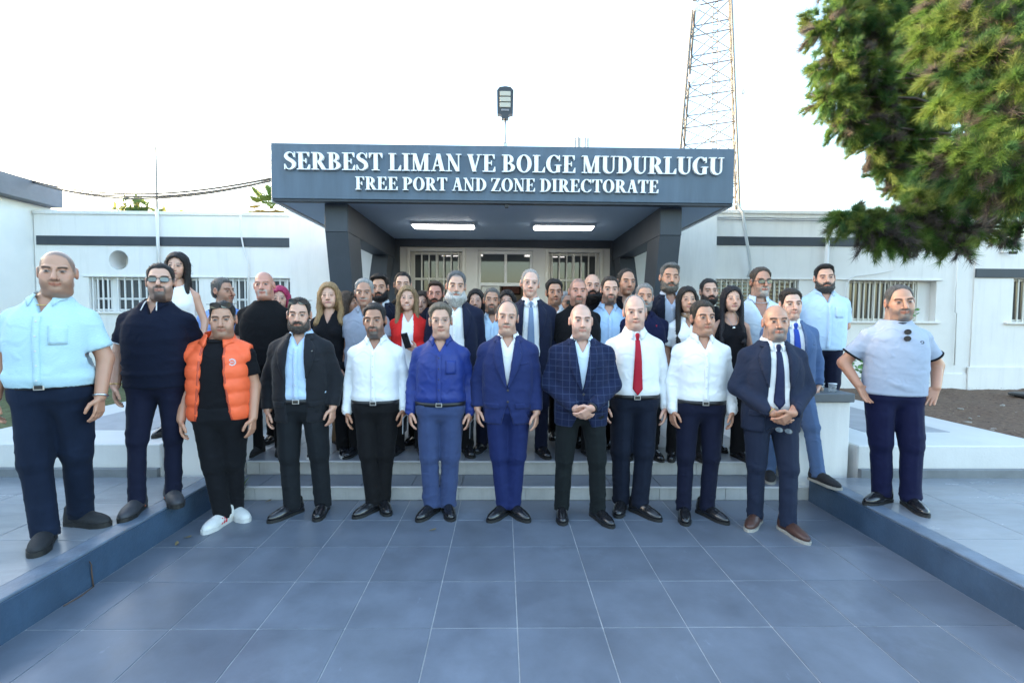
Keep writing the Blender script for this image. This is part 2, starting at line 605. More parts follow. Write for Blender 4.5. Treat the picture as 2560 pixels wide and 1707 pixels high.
part(MB().box(4.0, 8.72, YW - .03, YW + .01, 2.425, 2.45, .004), 'window_ledge', white)
part(MB().box(-8.1, -3.8, YW - .03, YW + .01, 2.365, 2.39, .004), 'window_ledge', white)
part(MB().box(-8.1, -3.8, YW - .045, YW + .01, 1.66, 1.695, .004), 'window_sill', white)
part(MB().box(6.8, 8.7, YW - .05, YW + .01, 1.575, 1.615, .004), 'window_sill', white)
part(MB().box(10.0, 12.3, YW - .08, YW - .019, 1.575, 1.615, .004), 'window_sill', white)
part(MB().box(3.8, 9.3, YW - .025, YW + .01, 0, .58, .004), 'wall_base', white)
part(MB().box(9.3, 16, YW - .05, YW - .019, 0, .72, .004), 'wall_base', white)
# porthole ring
mb = MB()
n = 40
sq = []
for k in range(n):
    a = 2 * math.pi * k / n
    c, s = math.cos(a), math.sin(a)
    q = .2 / max(abs(c), abs(s))
    sq.append((c * q, s * q))
cx, cz = -7.42, 2.69
v = [(cx + p[0], YW, cz + p[1]) for p in sq] + [(cx + .185 * math.cos(2 * math.pi * k / n), YW, cz + .185 * math.sin(2 * math.pi * k / n)) for k in range(n)] + \
    [(cx + .185 * math.cos(2 * math.pi * k / n), YW + .42, cz + .185 * math.sin(2 * math.pi * k / n)) for k in range(n)]
f = [(k, (k + 1) % n, n + (k + 1) % n, n + k) for k in range(n)] + [(n + k, n + (k + 1) % n, 2 * n + (k + 1) % n, 2 * n + k) for k in range(n)]
mb.add(v, f)
part(mb, 'porthole', white)
part(MB().box(cx - .2, cx + .2, YW + .42, YW + .5, cz - .2, cz + .2), 'porthole_back', white)
part(MB().box(cx + .05, cx + .19, YW + .20, YW + .41, cz - .15, cz + .10, .01), 'brick_infill', mat('red_brick_infill', (0.22, 0.10, 0.07), 0.9, var=0.4, vscale=14, bump=0.5))


def window(x0, x1, z0, z1, y, m, bars, panes, rail, parent=bld, blind=None):
    """recessed window: frame, panes, mullions, rail and outside bars"""
    w = part(MB().box(x0, x0 + .05, y, y + .06, z0, z1, .004).box(x1 - .05, x1, y, y + .06, z0, z1, .004)
             .box(x0 + .05, x1 - .05, y, y + .06, z1 - .05, z1, .004).box(x0 + .05, x1 - .05, y, y + .06, z0, z0 + .05, .004), 'window', m, parent)
    d = (x1 - x0 - .1) / panes
    for i in range(panes):
        a = x0 + .05 + d * i
        sub(MB().box(a, a + d, y + .03, y + .04, z0 + .05, z1 - .05), 'pane', glass_m, w)
        if i:
            sub(MB().box(a - .025, a + .025, y + .005, y + .055, z0 + .05, z1 - .05, .004), 'mullion', m, w)
        if blind:
            zz = z1 - .07
            while zz > z0 + .1:
                sub(MB().box(a + .04, a + d - .04, y + .012, y + .024, zz - .035, zz, .002), 'blind_slat', blind, w)
                zz -= .075
    if rail:
        sub(MB().box(x0 + .05, x1 - .05, y + .004, y + .056, rail - .02, rail + .02, .004), 'rail', m, w)
    for i in range(bars):
        bx = x0 + (x1 - x0) * (i + .5) / bars
        sub(MB().box(bx - .012, bx + .012, y - .07, y - .045, z0 - .0, z1, .003), 'bar', m, w)
    if bars:
        for z in (z0 + .03, z1 - .03):
            sub(MB().box(x0, x1, y - .043, y - .022, z - .012, z + .012, .002), 'bar_rail', m, w)
    return w


brown = mat('brown_louvre', (0.14, 0.10, 0.075), 0.6)
window(-8.0, -7.62, 1.70, 2.36, YW + .1, frame_m, 4, 1, 1.95)
window(-7.55, -5.9, 1.70, 2.36, YW + .1, frame_m, 12, 4, 1.95)
part(MB().box(-7.62, -7.55, YW + .1, YW + .28, 1.70, 2.36), 'window_pier', white)
window(-5.55, -4.98, 1.70, 2.36, YW + .1, frame_m, 5, 2, 1.95)
window(-4.72, -3.85, 1.70, 2.36, YW + .1, frame_m, 6, 2, 1.95)
window(4.05, 5.0, 1.62, 2.42, YW + .1, cream_frame, 9, 2, None, blind=mat('pale_curtain', (0.42, 0.47, 0.42), 0.8))
window(5.0, 5.85, 1.62, 2.42, YW + .1, cream_frame, 8, 2, None, blind=brown)
window(6.85, 7.8, 1.62, 2.42, YW + .14, cream_frame, 9, 3, None)
window(7.8, 8.35, 1.62, 2.42, YW + .14, cream_frame, 6, 1, None, blind=brown)
part(MB().box(8.35, 8.62, YW + .14, YW + .28, 1.62, 2.42), 'window_pier', white)
window(10.15, 11.3, 1.62, 2.48, YW + .1, cream_frame, 10, 3, None)
window(11.3, 12.2, 1.62, 2.48, YW + .1, cream_frame, 8, 2, None)

# roof and back, so that the building closes
part(MB().box(-9, -3.8, YW + .34, 17, 3.3, 3.4).box(3.8, 9.36, YW + .34, 17, 3.3, 3.4).box(9.37, 16, YW + .34, 17, 2.9, 3.0), 'roof', white)
part(MB().box(-9, 16, 17, 17.3, 0, 3.5), 'back_wall', white)
part(MB().box(-8.9, -3.9, YW + .6, 16.9, .2, .3).box(3.9, 15.9, YW + .6, 16.9, .2, .3), 'floor', cream)
# dark rooms behind the wings
part(MB().box(-8.9, -3.9, YW + 3.5, YW + 3.6, .3, 3.3).box(3.9, 15.9, YW + 3.5, YW + 3.6, .3, 2.9), 'inner_wall', cream)

# entrance block
YE = 8.7
DOOR = (-.46, .52, .24, 2.83)
W1, W2 = (-1.66, -.74, 1.2, 2.80), (.80, 1.72, 1.2, 2.80)
wall_with_holes(-3.8, 3.83, 0, 3.62, YE, YE + .25, [DOOR, W1, W2], cream if False else white)
part(MB().box(-3.8, -3.55, YE + .25, YW + .3, 0, 3.62).box(3.58, 3.83, YE + .25, YW + .3, 0, 3.62), 'side_wall', white)
part(MB().box(-3.83, 3.86, YE - .03, YW + .4, 3.62, 3.69, .01), 'parapet_coping', white)
part(MB().box(-3.5, 3.55, YE + .25, 13, 3.2, 3.3), 'lobby_ceiling', cream)
part(MB().box(-3.5, 3.55, YE + .25, 13, .14, .245), 'lobby_floor', mat('lobby_floor_tile', (0.4, 0.38, 0.34), 0.3))
part(MB().box(-3.5, 3.55, 13, 13.1, .25, 3.2), 'lobby_wall', mat('cream_lobby_paint', (0.55, 0.52, 0.42), 0.7))
part(MB().box(-3.55, -3.45, YW + .3, 13, .25, 3.2).box(3.48, 3.58, YW + .3, 13, .25, 3.2), 'lobby_wall', MATS['cream_lobby_paint'])
# porch panel behind the canopy, a little proud of the wall, framed by charcoal posts and a lintel
wall_with_holes(-1.84, 1.90, .24, 2.875, YE - .03, YE - .002, [DOOR, W1, W2], cream, 'porch_panel')
part(MB().box(-1.84, 1.90, YE - .10, YE - .002, 2.876, 3.02, .004), 'lintel', charcoal)
part(MB().box(-2.06, -1.842, YE - .10, YE - .002, .25, 3.02, .004), 'porch_post', charcoal)
part(MB().box(1.902, 2.11, YE - .10, YE - .002, .25, 3.02, .004), 'porch_post', charcoal)


def porch_window(x0, x1, z0, z1):
    w = window(x0, x1, z0, z1, YE + .06, cream_frame, 7, 2, 2.32)
    f_ = MB().box(x0 - .06, x0, YE - .055, YE - .031, z0 - .06, z1 + .06, .004).box(x1, x1 + .06, YE - .055, YE - .031, z0 - .06, z1 + .06, .004) \
        .box(x0, x1, YE - .055, YE - .031, z1, z1 + .06, .004).box(x0, x1, YE - .055, YE - .031, z0 - .06, z0, .004)
    sub(f_, 'surround', cream_frame, w)


porch_window(*W1)
porch_window(*W2)
# glazed door: fixed transom above, two leaves standing open into the lobby
dr = part(MB().box(-.46, -.41, YE + .04, YE + .12, .25, 2.83, .004).box(.47, .52, YE + .04, YE + .12, .25, 2.83, .004)
          .box(-.41, .47, YE + .04, YE + .12, 2.77, 2.83, .004).box(-.41, .47, YE + .04, YE + .12, 2.20, 2.26, .004)
          .box(.01, .06, YE + .05, YE + .11, 2.26, 2.77, .004), 'door', frame_m)
sub(MB().box(-.41, .01, YE + .07, YE + .08, 2.26, 2.77), 'pane', glass_m, dr)
sub(MB().box(.06, .47, YE + .07, YE + .08, 2.26, 2.77), 'pane', glass_m, dr)
for x, s in ((-.41, 1), (.47, -1)):
    x1 = x + s * .05
    a, b = min(x, x1), max(x, x1)
    sub(MB().box(a, b, YE + .13, YE + .19, .26, 2.19, .004).box(a, b, YE + .52, YE + .58, .26, 2.19, .004).box(a, b, YE + .19, YE + .52, 2.12, 2.19, .004).box(a, b, YE + .19, YE + .52, .26, .4, .004), 'door_leaf', frame_m, dr)
sub(MB().box(-.40, -.12, YE + .06, YE + .10, .26, 2.19, .004).box(-.12, -.07, YE + .05, YE + .11, .26, 2.2, .004), 'side_light', mat('pale_door_panel', (0.5, 0.5, 0.48), 0.3), dr)
pf = empty('framed_picture', (.2, 12.95, 2.3), 'dark framed picture hanging on the lobby wall above the doorway heads', 'picture')
MB().box(-.26, .26, 0, .03, -.05, .32, .004).build('frame', mat('dark_wood', (0.05, 0.03, 0.02), 0.5), pf)
MB().box(-.22, .22, -.006, -.001, -.01, .28).build('print', mat('reddish_print', (0.30, 0.14, 0.12), 0.6, var=0.5, vscale=9), pf)
tl = empty('tinsel_garland', (.82, 12.6, 1.5), 'gold tinsel garland hanging inside the lobby', 'garland')
mb = MB()
for k in range(160):
    z = rng.uniform(0, 1.0)
    a = rng.uniform(0, 6.28)
    c = Vector((.12 * math.sin(z * 9), .0, z))
    mb.tube([c, c + Vector((math.cos(a) * .16, math.sin(a) * .05, rng.uniform(-.05, .05)))], .006, 4)
mb.build('strand', mat('gold_foil', (0.75, 0.5, 0.08), 0.3, 0.6), tl)
po = empty('orange_poster', (-1.32, YE + .5, 1.75), 'orange poster seen through the left porch window', 'poster')
MB().box(-.16, .16, 0, .01, 0, .42).build('sheet', mat('orange_paper', (0.75, 0.18, 0.04), 0.6, var=0.3, vscale=7), po)
po = empty('orange_sign', (-.30, YE + .03, 1.72), 'small orange sign taped to the door side light', 'sign')
MB().box(-.10, .14, 0, .008, 0, .34).build('sheet', MATS['orange_paper'], po)

# lobby lamps glimpsed through the glass
lob = mat('lobby_tube_light', (.9, .9, .9), .5, emit=((1, .95, .85), 0.6))
for x, nm in ((-1.3, 'left'), (1.2, 'right')):
    o = MB().box(x - .6, x + .6, 10.6, 10.75, 3.12, 3.19, .01).build('tube_light', lob)
    tag(o, 'lit tube light on the lobby ceiling behind the %s porch window' % nm, 'light', 'lobby tube lights')

# ---------------------------------------------------------------- canopy with V struts and raised lettering
can = empty('entrance_canopy', (0, 5.8, 0), 'dark grey flat canopy on slanted struts with white raised lettering', 'canopy')
part(MB().box(-2.735, 2.74, 5.80, 5.92, 3.01, 3.65, .004), 'fascia', fascia_m, can)
part(MB().box(-2.735, 2.74, 5.815, 5.915, 2.985, 3.008, .002), 'drip_edge', charcoal, can)
part(MB().box(-2.735, 2.74, 5.921, 8.695, 3.02, 3.55, .004), 'roof_slab', white, can)
part(MB().box(-2.70, 2.70, 5.925, 8.59, 3.005, 3.018), 'soffit', soffit_m, can)
part(MB().box(-2.8, -2.737, 5.93, 8.69, 3.0, 3.5, .004), 'side_panel', white, can)
part(MB().box(2.742, 2.80, 5.93, 8.69, 3.0, 3.5, .004), 'side_panel', white, can)
for x0, x1 in ((-2.19, -1.91), (1.93, 2.20)):
    part(MB().box(x0, x1, 6.0, 8.59, 2.66, 3.003, .006), 'beam', charcoal, can)
    e = .003
    # front strut leans back, rear strut leans forward; they meet near the landing
    mb = MB()
    mb.hexa([(x0 + e, 6.60, .25), (x1 - e, 6.60, .25), (x1 - e, 7.05, .25), (x0 + e, 7.05, .25),
             (x0 + e, 6.01, 2.658), (x1 - e, 6.01, 2.658), (x1 - e, 6.52, 2.658), (x0 + e, 6.52, 2.658)])
    part(mb, 'strut', charcoal, can)
    e = .007
    mb = MB()
    mb.hexa([(x0 + e, 6.95, .25), (x1 - e, 6.95, .25), (x1 - e, 7.30, .25), (x0 + e, 7.30, .25),
             (x0 + e, 8.12, 2.656), (x1 - e, 8.12, 2.656), (x1 - e, 8.5, 2.656), (x0 + e, 8.5, 2.656)])
    part(mb, 'strut', charcoal, can)
# streaky wear on the fascia is in its material; ceiling lights
led = mat('lit_ceiling_panel', (0.95, 0.95, 0.95), 0.4, emit=((1.0, 0.97, 0.92), 1.7))
for x0, x1, nm in ((-1.35, -.43, 'left'), (.43, 1.33, 'right')):
    l = empty('ceiling_light', ((x0 + x1) / 2, 7.2, 3.0), 'lit white tube light under the canopy ceiling, %s of the two' % nm, 'light', 'ceiling lights under the canopy')
    w = (x1 - x0) / 2
    MB().box(-w, w, -.14, .14, -.035, .004, .004).build('housing', frame_m, l)
    MB().box(-w + .02, w - .02, -.12, .12, -.055, -.036, .006).build('diffuser', led, l)
spt = empty('soffit_spotlight', (.03, 5.86, 2.985), 'tiny spotlight fixed under the middle of the fascia', 'spotlight')
MB().box(-.02, .02, -.02, .02, -.045, 0, .004).build('spot_body', MATS['black_plastic'], spt)

# lettering
TH = .028


def strip(A, B):
    return ('s', A, B)


def rc(x0, x1, z0, z1):
    return strip([(x0, z0), (x0, z1)], [(x1, z0), (x1, z1)])


def dg(x0, z0, x1, z1, w):
    """diagonal stroke with horizontal width w"""
    return strip([(x0 - w / 2, z0), (x1 - w / 2, z1)], [(x0 + w / 2, z0), (x1 + w / 2, z1)])


def arc(cx, cz, rx, rz, ix, iz, a0, a1, icx=None, n=14):
    A, B = [], []
    for k in range(n + 1):
        a = R(a0 + (a1 - a0) * k / n)
        A.append((cx + rx * math.cos(a), cz + rz * math.sin(a)))
        B.append(((cx if icx is None else icx) + ix * math.cos(a), cz + iz * math.sin(a)))
    return strip(A, B)


def stroke(pts, ws):
    P = [Vector((p[0], p[1])) for p in pts]
    out = []
    W = []
    for i in range(len(P) - 1):
        p0, p1, p2, p3 = P[max(i - 1, 0)], P[i], P[i + 1], P[min(i + 2, len(P) - 1)]
        for k in range(5):
            t = k / 5
            out.append(.5 * ((2 * p1) + (p2 - p0) * t + (2 * p0 - 5 * p1 + 4 * p2 - p3) * t * t + (3 * p1 - p0 - 3 * p2 + p3) * t ** 3))
            W.append(ws[i] + (ws[i + 1] - ws[i]) * t)
    out.append(P[-1])
    W.append(ws[-1])
    A, B = [], []
    for i, p in enumerate(out):
        t = (out[min(i + 1, len(out) - 1)] - out[max(i - 1, 0)]).normalized()
        n_ = Vector((-t.y, t.x)) * W[i] / 2
        A.append((p.x + n_.x, p.y + n_.y))
        B.append((p.x - n_.x, p.y - n_.y))
    return strip(A, B)


s5 = .05
GL = {
    'I': (.40, [rc(.1, .3, 0, 1), rc(0, .4, 0, s5), rc(0, .4, 1 - s5, 1)]),
    'E': (.68, [rc(.09, .29, 0, 1), rc(0, .62, 1 - s5, 1), rc(0, .66, 0, s5), rc(.29, .46, .48, .54), rc(.43, .48, .38, .64),
                strip([(.50, .95), (.585, .74)], [(.62, .95), (.62, .74)]), strip([(.52, .05), (.62, .29)], [(.66, .05), (.66, .29)])]),
    'F': (.62, [rc(.09, .29, 0, 1), rc(0, .60, 1 - s5, 1), rc(0, .39, 0, s5), rc(.29, .45, .46, .52), rc(.42, .47, .36, .62),
                strip([(.48, .95), (.565, .74)], [(.60, .95), (.60, .74)])]),
    'L': (.64, [rc(.09, .29, 0, 1), rc(0, .39, 1 - s5, 1), rc(0, .64, 0, s5), strip([(.48, .05), (.60, .32)], [(.64, .05), (.64, .32)])]),
    'T': (.68, [rc(.24, .44, 0, 1), rc(0, .68, 1 - s5, 1), rc(.14, .54, 0, s5), strip([(0, .95), (0, .72)], [(.14, .95), (.035, .72)]),
                strip([(.54, .95), (.645, .72)], [(.68, .95), (.68, .72)])]),
    'D': (.76, [rc(.09, .29, 0, 1), rc(0, .31, 1 - s5, 1), rc(0, .31, 0, s5), arc(.30, .5, .45, .5, .23, .45, 90, -90)]),
    'O': (.78, [arc(.39, .5, .39, .52, .18, .465, 0, 360, n=28)]),
    'C': (.74, [arc(.41, .5, .41, .52, .20, .465, 38, 318, n=22), rc(.66, .71, .68, 1.0), strip([(.62, .12), (.70, .26)], [(.68, .10), (.74, .24)])]),
    'G': (.80, [arc(.41, .5, .41, .52, .20, .465, 38, 300, n=22), rc(.66, .71, .68, 1.0), rc(.53, .72, .02, .42), rc(.45, .80, .40, .45)]),
    'U': (.76, [rc(.09, .29, .3, 1), rc(.60, .67, .3, 1), rc(0, .38, 1 - s5, 1), rc(.50, .77, 1 - s5, 1), arc(.38, .3, .29, .32, .155, .235, 180, 360, icx=.445)]),
    'B': (.70, [rc(.09, .29, 0, 1), rc(0, .32, 1 - s5, 1), rc(0, .32, 0, s5), arc(.30, .745, .30, .255, .12, .205, 90, -90), arc(.30, .265, .38, .265, .17, .21, 90, -90), rc(.28, .34, .48, .54)]),
    'P': (.66, [rc(.09, .29, 0, 1), rc(0, .32, 1 - s5, 1), rc(0, .40, 0, s5), arc(.30, .715, .35, .285, .14, .235, 90, -90)]),
    'R': (.76, [rc(.09, .29, 0, 1), rc(0, .32, 1 - s5, 1), rc(0, .38, 0, s5), arc(.30, .725, .34, .275, .13, .225, 90, -90), dg(.40, .47, .64, .02, .22), rc(.56, .80, 0, s5)]),
    'S': (.58, [stroke([(.50, .72), (.42, .92), (.27, .985), (.12, .90), (.085, .76), (.17, .63), (.34, .52), (.47, .38), (.475, .20), (.36, .06), (.22, .02), (.10, .09), (.03, .28)],
                       [.04, .05, .05, .11, .18, .20, .21, .20, .18, .10, .05, .05, .04]), rc(.49, .535, .70, 1.0), rc(.0, .045, .0, .31)]),
    'A': (.74, [dg(.12, 0, .36, 1, .075), dg(.60, 0, .38, 1, .21), rc(.20, .50, .30, .36), rc(0, .26, 0, s5), rc(.44, .76, 0, s5)]),
    'V': (.74, [dg(.38, 0, .14, 1, .21), dg(.38, 0, .62, 1, .075), rc(0, .32, 1 - s5, 1), rc(.50, .75, 1 - s5, 1)]),
    'N': (.76, [rc(.11, .175, 0, 1), rc(.60, .665, 0, 1), dg(.60, 0, .13, 1, .20), rc(0, .29, 0, s5), rc(0, .2, 1 - s5, 1), rc(.49, .78, 1 - s5, 1)]),
    'M': (.96, [rc(.11, .175, 0, 1), rc(.68, .88, 0, 1), dg(.45, 0, .18, 1, .20), dg(.45, 0, .72, 1, .075), rc(0, .29, 0, s5), rc(.60, .97, 0, s5), rc(0, .2, 1 - s5, 1), rc(.72, .97, 1 - s5, 1)]),
    'Z': (.66, [rc(.02, .63, 1 - s5, 1), rc(.0, .66, 0, s5), dg(.12, 0, .52, 1, .21), strip([(.02, .95), (.02, .74)], [(.12, .95), (.055, .74)]), strip([(.56, .05), (.625, .28)], [(.66, .05), (.66, .28)])]),
}
letter_m = mat('white_raised_letter', (0.84, 0.85, 0.85), 0.35)


def glyph_mesh(ch, sx, h):
    key = (ch, round(sx, 4), h)
    if key in TILES:
        return TILES[key]
    mb = MB()
    for i, (_, A, B) in enumerate(GL[ch][1]):
        y0 = -TH - .0004 * i
        n_ = len(A)
        v = [(p[0] * sx, y0, p[1] * h) for p in A] + [(p[0] * sx, y0, p[1] * h) for p in B] + [(p[0] * sx, 0.004, p[1] * h) for p in A] + [(p[0] * sx, 0.004, p[1] * h) for p in B]
        f_ = []
        for k in range(n_ - 1):
            f_.append((k, k + 1, n_ + k + 1, n_ + k))
            f_.append((k, 2 * n_ + k, 2 * n_ + k + 1, k + 1))
            f_.append((n_ + k, n_ + k + 1, 3 * n_ + k + 1, 3 * n_ + k))
        f_.append((0, n_, 3 * n_, 2 * n_))
        f_.append((n_ - 1, 3 * n_ - 1, 4 * n_ - 1, 2 * n_ - 1))
        mb.add(v, f_)
    me = mb.mesh('letter', letter_m)
    bm = bmesh.new()
    bm.from_mesh(me)
    bmesh.ops.recalc_face_normals(bm, faces=bm.faces)
    bm.to_mesh(me)
    bm.free()
    TILES[key] = me
    return me


def write(text, x0, x1, zc, h, gap, space):
    adv = []
    x = 0
    for ch in text:
        if ch == ' ':
            x += space
            continue
        adv.append((ch, x))
        x += GL[ch][0] + gap
    sx = (x1 - x0) / (x - gap)
    for ch, a in adv:
        o = bpy.data.objects.new('letter', glyph_mesh(ch, sx, h))
        link(o, can)
        o.location = (x0 + a * sx, 5.792 - 5.8, zc - h / 2)


write('SERBEST LIMAN VE BOLGE MUDURLUGU', -2.565, 2.60, 3.437, .200, .055, .26)
write('FREE PORT AND ZONE DIRECTORATE', -1.745, 1.83, 3.188, .150, .055, .26)

# solar street lamp on the canopy roof
lm = empty('street_lamp', (.006, 6.3, 3.55), 'black solar street lamp with three lens panels standing on the canopy roof', 'street lamp')
MB().box(-.03, .03, -.03, .03, 0, .30, .004).build('bracket', mat('galvanised_steel', (0.45, 0.47, 0.49), 0.4, 0.6), lm)
MB().tube([(0, -.0, .25), (0, -.0, .68)], .016, 12).build('pole', MATS['galvanised_steel'], lm, True)
mb = MB()
hd = [(-.10, .66), (-.105, .95), (-.07, .99), (0, 1.0), (.07, .99), (.105, .95), (.10, .66), (.045, .645), (.045, .60), (-.045, .60), (-.045, .645)]
mb.add([(x, -.05, z) for x, z in hd] + [(x, .03, z) for x, z in hd], [tuple(range(11)), tuple(range(21, 10, -1))] + [(k, 11 + k, 11 + (k + 1) % 11, (k + 1) % 11) for k in range(11)])
head = mb.build('lamp_head', mat('black_lamp_casing', (0.03, 0.036, 0.045), 0.45), lm)
for z in (.735, .805, .875):
    MB().box(-.068, .068, -.062, -.0505, z, z + .058, .012).build('lens', mat('pale_lens', (0.45, 0.43, 0.36), 0.3), head)
MB().box(-.05, .05, -.058, -.0505, .69, .715, .004).build('sensor', mat('grey_sensor', (.2, .2, .22), .4), head)

# ---------------------------------------------------------------- neighbouring building on the left
nb = empty('annex_building', (-9, 7, 0), 'white annex wall with a thick grey roof edge at the left side', 'building')
part(MB().box(-13, -9.02, -7.8, 17, 0, 3.74, .01), 'wall', mat('annex_wall_paint', (0.72, 0.72, 0.70), 0.8, var=0.06, vscale=1.0, bump=0.15, bscale=80), nb)  # unseen stretches added at both ends to block the low sun
part(MB().box(-13, -8.78, -8, 9.9, 3.742, 4.13, .01), 'roof_edge', mat('grey_roof_edge_paint', (0.17, 0.17, 0.19), 0.7, var=0.15, vscale=3), nb)

# ---------------------------------------------------------------- pipes, cables and small fittings on the walls
pipe_w = mat('white_pipe', (0.70, 0.70, 0.69), 0.5)
ant = empty('antenna_mast', (-6.62, 9.44, 2.4), 'thin tall antenna mast above the left wing parapet', 'mast')
MB().tube([(0, 0, 1.1), (.01, 0, 2.42)], [.022, .016], 8).build('rod', mat('weathered_steel', (0.26, 0.24, 0.22), 0.6), ant)
MB().tube([(0, 0, 0), (0, 0, 1.25)], .03, 10).build('downpipe', pipe_w, ant, True)
cb = MB()


def wig(p, amp, n=14):
    out = []
    for i in range(len(p) - 1):
        for k in range(n):
            t = k / n
            out.append(tuple(p[i][j] + (p[i + 1][j] - p[i][j]) * t + (rng.uniform(-amp, amp) if 0 < t else 0) for j in range(3)))
    out.append(p[-1])
    return out


def hang(a, b, sag, n=24):
    return [(a[0] + (b[0] - a[0]) * t, a[1] + (b[1] - a[1]) * t, a[2] + (b[2] - a[2]) * t - sag * 4 * t * (1 - t)) for t in [k / n for k in range(n + 1)]]


blk = mat('black_cable', (0.03, 0.04, 0.045), 0.6)
for k, (dz, sg, nm) in enumerate(((0, .24, 'uppermost'), (-.03, .25, 'middle'), (-.02, .29, 'lowest hanging'))):
    o = MB().tube(hang((-8.8, 9.3, 4.12 + dz), (-2.8, 6.3, 3.42 + dz), sg), .014, 6).build('overhead_cable', blk, None, True)
    tag(o, '%s of the black cables strung from the annex to the canopy' % nm, 'cable', 'overhead cables')
o = MB().tube([(-5.05, 9.44, 3.68), (-5.03, 9.42, 3.6), (-5.06, 9.44, 3.3), (-5.0, 9.45, 2.9), (-4.94, 9.45, 2.72), (-4.92, 9.45, 2.6), (-4.92, 9.45, 1.5)], .014, 8).build('wall_cable', pipe_w, None, True)
tag(o, 'pale conduit running down the left wing wall', 'conduit')
o = MB().tube([(4.42, 9.44, 3.83), (4.52, 9.40, 3.86), (4.62, 9.38, 3.7), (4.72, 9.4, 3.2), (4.80, 9.42, 2.85), (4.84, 9.44, 2.6), (4.80, 9.45, 2.47)], .028, 10).build('flexible_hose', mat('grey_hose', (0.50, 0.52, 0.53), 0.5), None, True)
tag(o, 'thick grey flexible hose hanging over the right wing wall', 'hose')
o = MB().tube([(6.35, 9.44, 3.23), (6.35, 9.44, .8)], .035, 10).tube([(6.35, 9.44, 3.20), (6.35, 9.44, 3.26)], .045, 10).build('downpipe', pipe_w, None, True)
tag(o, 'white downpipe on the right wing wall', 'pipe')
o = MB().tube([(7.75, 9.46, 3.05), (7.76, 9.46, 2.75), (7.7, 9.46, 2.62), (7.3, 9.46, 2.54), (6.95, 9.46, 2.5), (6.78, 9.46, 2.38), (6.74, 9.46, 1.4)], .011, 8).build('wall_cable', pipe_w, None, True)
tag(o, 'thin pale cable curving over the barred window on the right wing', 'cable')
o = MB().tube([(8.98, 9.46, 3.05), (8.98, 9.46, 1.8), (9.02, 9.46, 1.78), (9.02, 9.46, .75)], .012, 8).build('wall_conduit', pipe_w, None, True)
tag(o, 'thin white conduit down the wall right of the barred window', 'conduit')
for z, nm in ((3.62, 'upper'), (3.58, 'lower')):
    o = MB().tube(wig([(3.9, 9.46, z), (9.3, 9.46, z - .01)], .006, 30), .008, 6).build('parapet_cable', mat('grey_cable', (0.2, 0.2, 0.2), 0.6), None, True)
    tag(o, '%s grey cable along the top of the right wing wall' % nm, 'cable', 'cables along the parapet')
cc = empty('security_camera', (9.98, 9.44, 2.98), 'small white security camera on the far right wall', 'camera')
MB().tube([(-.14, .02, .02), (-.02, -.03, 0)], .02, 8).build('camera_arm', pipe_w, cc, True)
MB().tube([(-.03, -.03, 0), (.05, -.12, -.01)], .03, 10).build('camera_lens', MATS['black_plastic'], cc, True)
rl = empty('roof_railing', (9.4, 10.4, 3.0), 'thin metal railing on the lower roof at the far right', 'railing')
for z in (.42, .68, .92):
    MB().tube([(0, 0, z), (6.5, 0, z)], .014, 6).build('rail', MATS['weathered_steel'], rl)
for k in range(5):
    MB().tube([(.1 + 1.5 * k, 0, 0), (.1 + 1.5 * k, 0, .95)], .018, 6).build('post', MATS['weathered_steel'], rl)

# ---------------------------------------------------------------- lattice mast far behind
tw = empty('lattice_tower', (16.7, 40, 0), 'tall pale steel lattice mast with dishes rising behind the canopy', 'tower')
tm = mat('pale_tower_paint', (0.13, 0.127, 0.122), 0.6, var=0.12, vscale=.6)
tr = mat('faded_red_tower_paint', (0.11, 0.085, 0.07), 0.6)


def leg_at(k, z):
    w = 4.17 - .0832 * z
    a = R(22 + 90 * k)
    return Vector((w * math.cos(a), w * math.sin(a), z))


for k in range(4):
    MB().tube([leg_at(k, 0), leg_at(k, 34)], .09, 8).build('leg', tm, tw, True)
for k in range(4):
    for i in range(14):
        z = 2.4 * i
        a, b = leg_at(k, z), leg_at((k + 1) % 4, z)
        MB().tube([a, b], .045, 5).build('cross_bar', tr if i % 2 else tm, tw)
        c, d_ = leg_at(k, z + 2.4), leg_at((k + 1) % 4, z + 2.4)
        MB().tube([a, d_], .042, 5).build('brace', tm, tw)
        MB().tube([b, c], .036, 5).build('brace', tm, tw)
lad = MB()
for sx in (-.2, .2):
    lad.tube([(.9 + sx, .3, 0), (.3 + sx, .3, 34)], .035, 5)
for i in range(75):
    z = .45 * i
    x = .9 - .6 * z / 34
    lad.tube([(x - .2, .3, z), (x + .2, .3, z)], .025, 4)
lad.build('ladder', mat('rusty_ladder', (0.12, 0.10, 0.09), 0.7), tw)
dish_m = mat('dish_white', (0.78, 0.8, 0.8), 0.5)
for x, y, z, r_ in ((-1.85, -1.2, 26.0, .42), (-2.1, -1.6, 20.3, .40), (2.0, -1.2, 19.6, .26)):
    MB().lathe((0, 0, 0), [(0, .0), (r_ * .6, .04), (r_, .16), (r_ * .9, .22), (0, .26)], 20).build('dish', dish_m, tw, True, (x, y, z)).rotation_euler = (R(82), 0, R(10))
pm_ = mat('pale_mast_paint', (.42, .42, .42), .6)
am = empty('distant_mast', (9.4, 60, 0), 'tiny distant antenna mast top just above the canopy edge', 'mast')
for a in (-.4, .4):
    MB().tube([(a, 0, 0), (a, 0, 23.8)], .13, 5).build('leg', pm_, am)
for k in range(9):
    MB().tube([(-.4, 0, 2.5 * k), (.4, 0, 2.5 + 2.5 * k)], .09, 4).build('brace', pm_, am)
for a in (-.75, -.2, .45, .8):
    MB().box(a - .12, a + .12, -.1, .05, 22.4, 23.7, .02).build('antenna_panel', pm_, am)
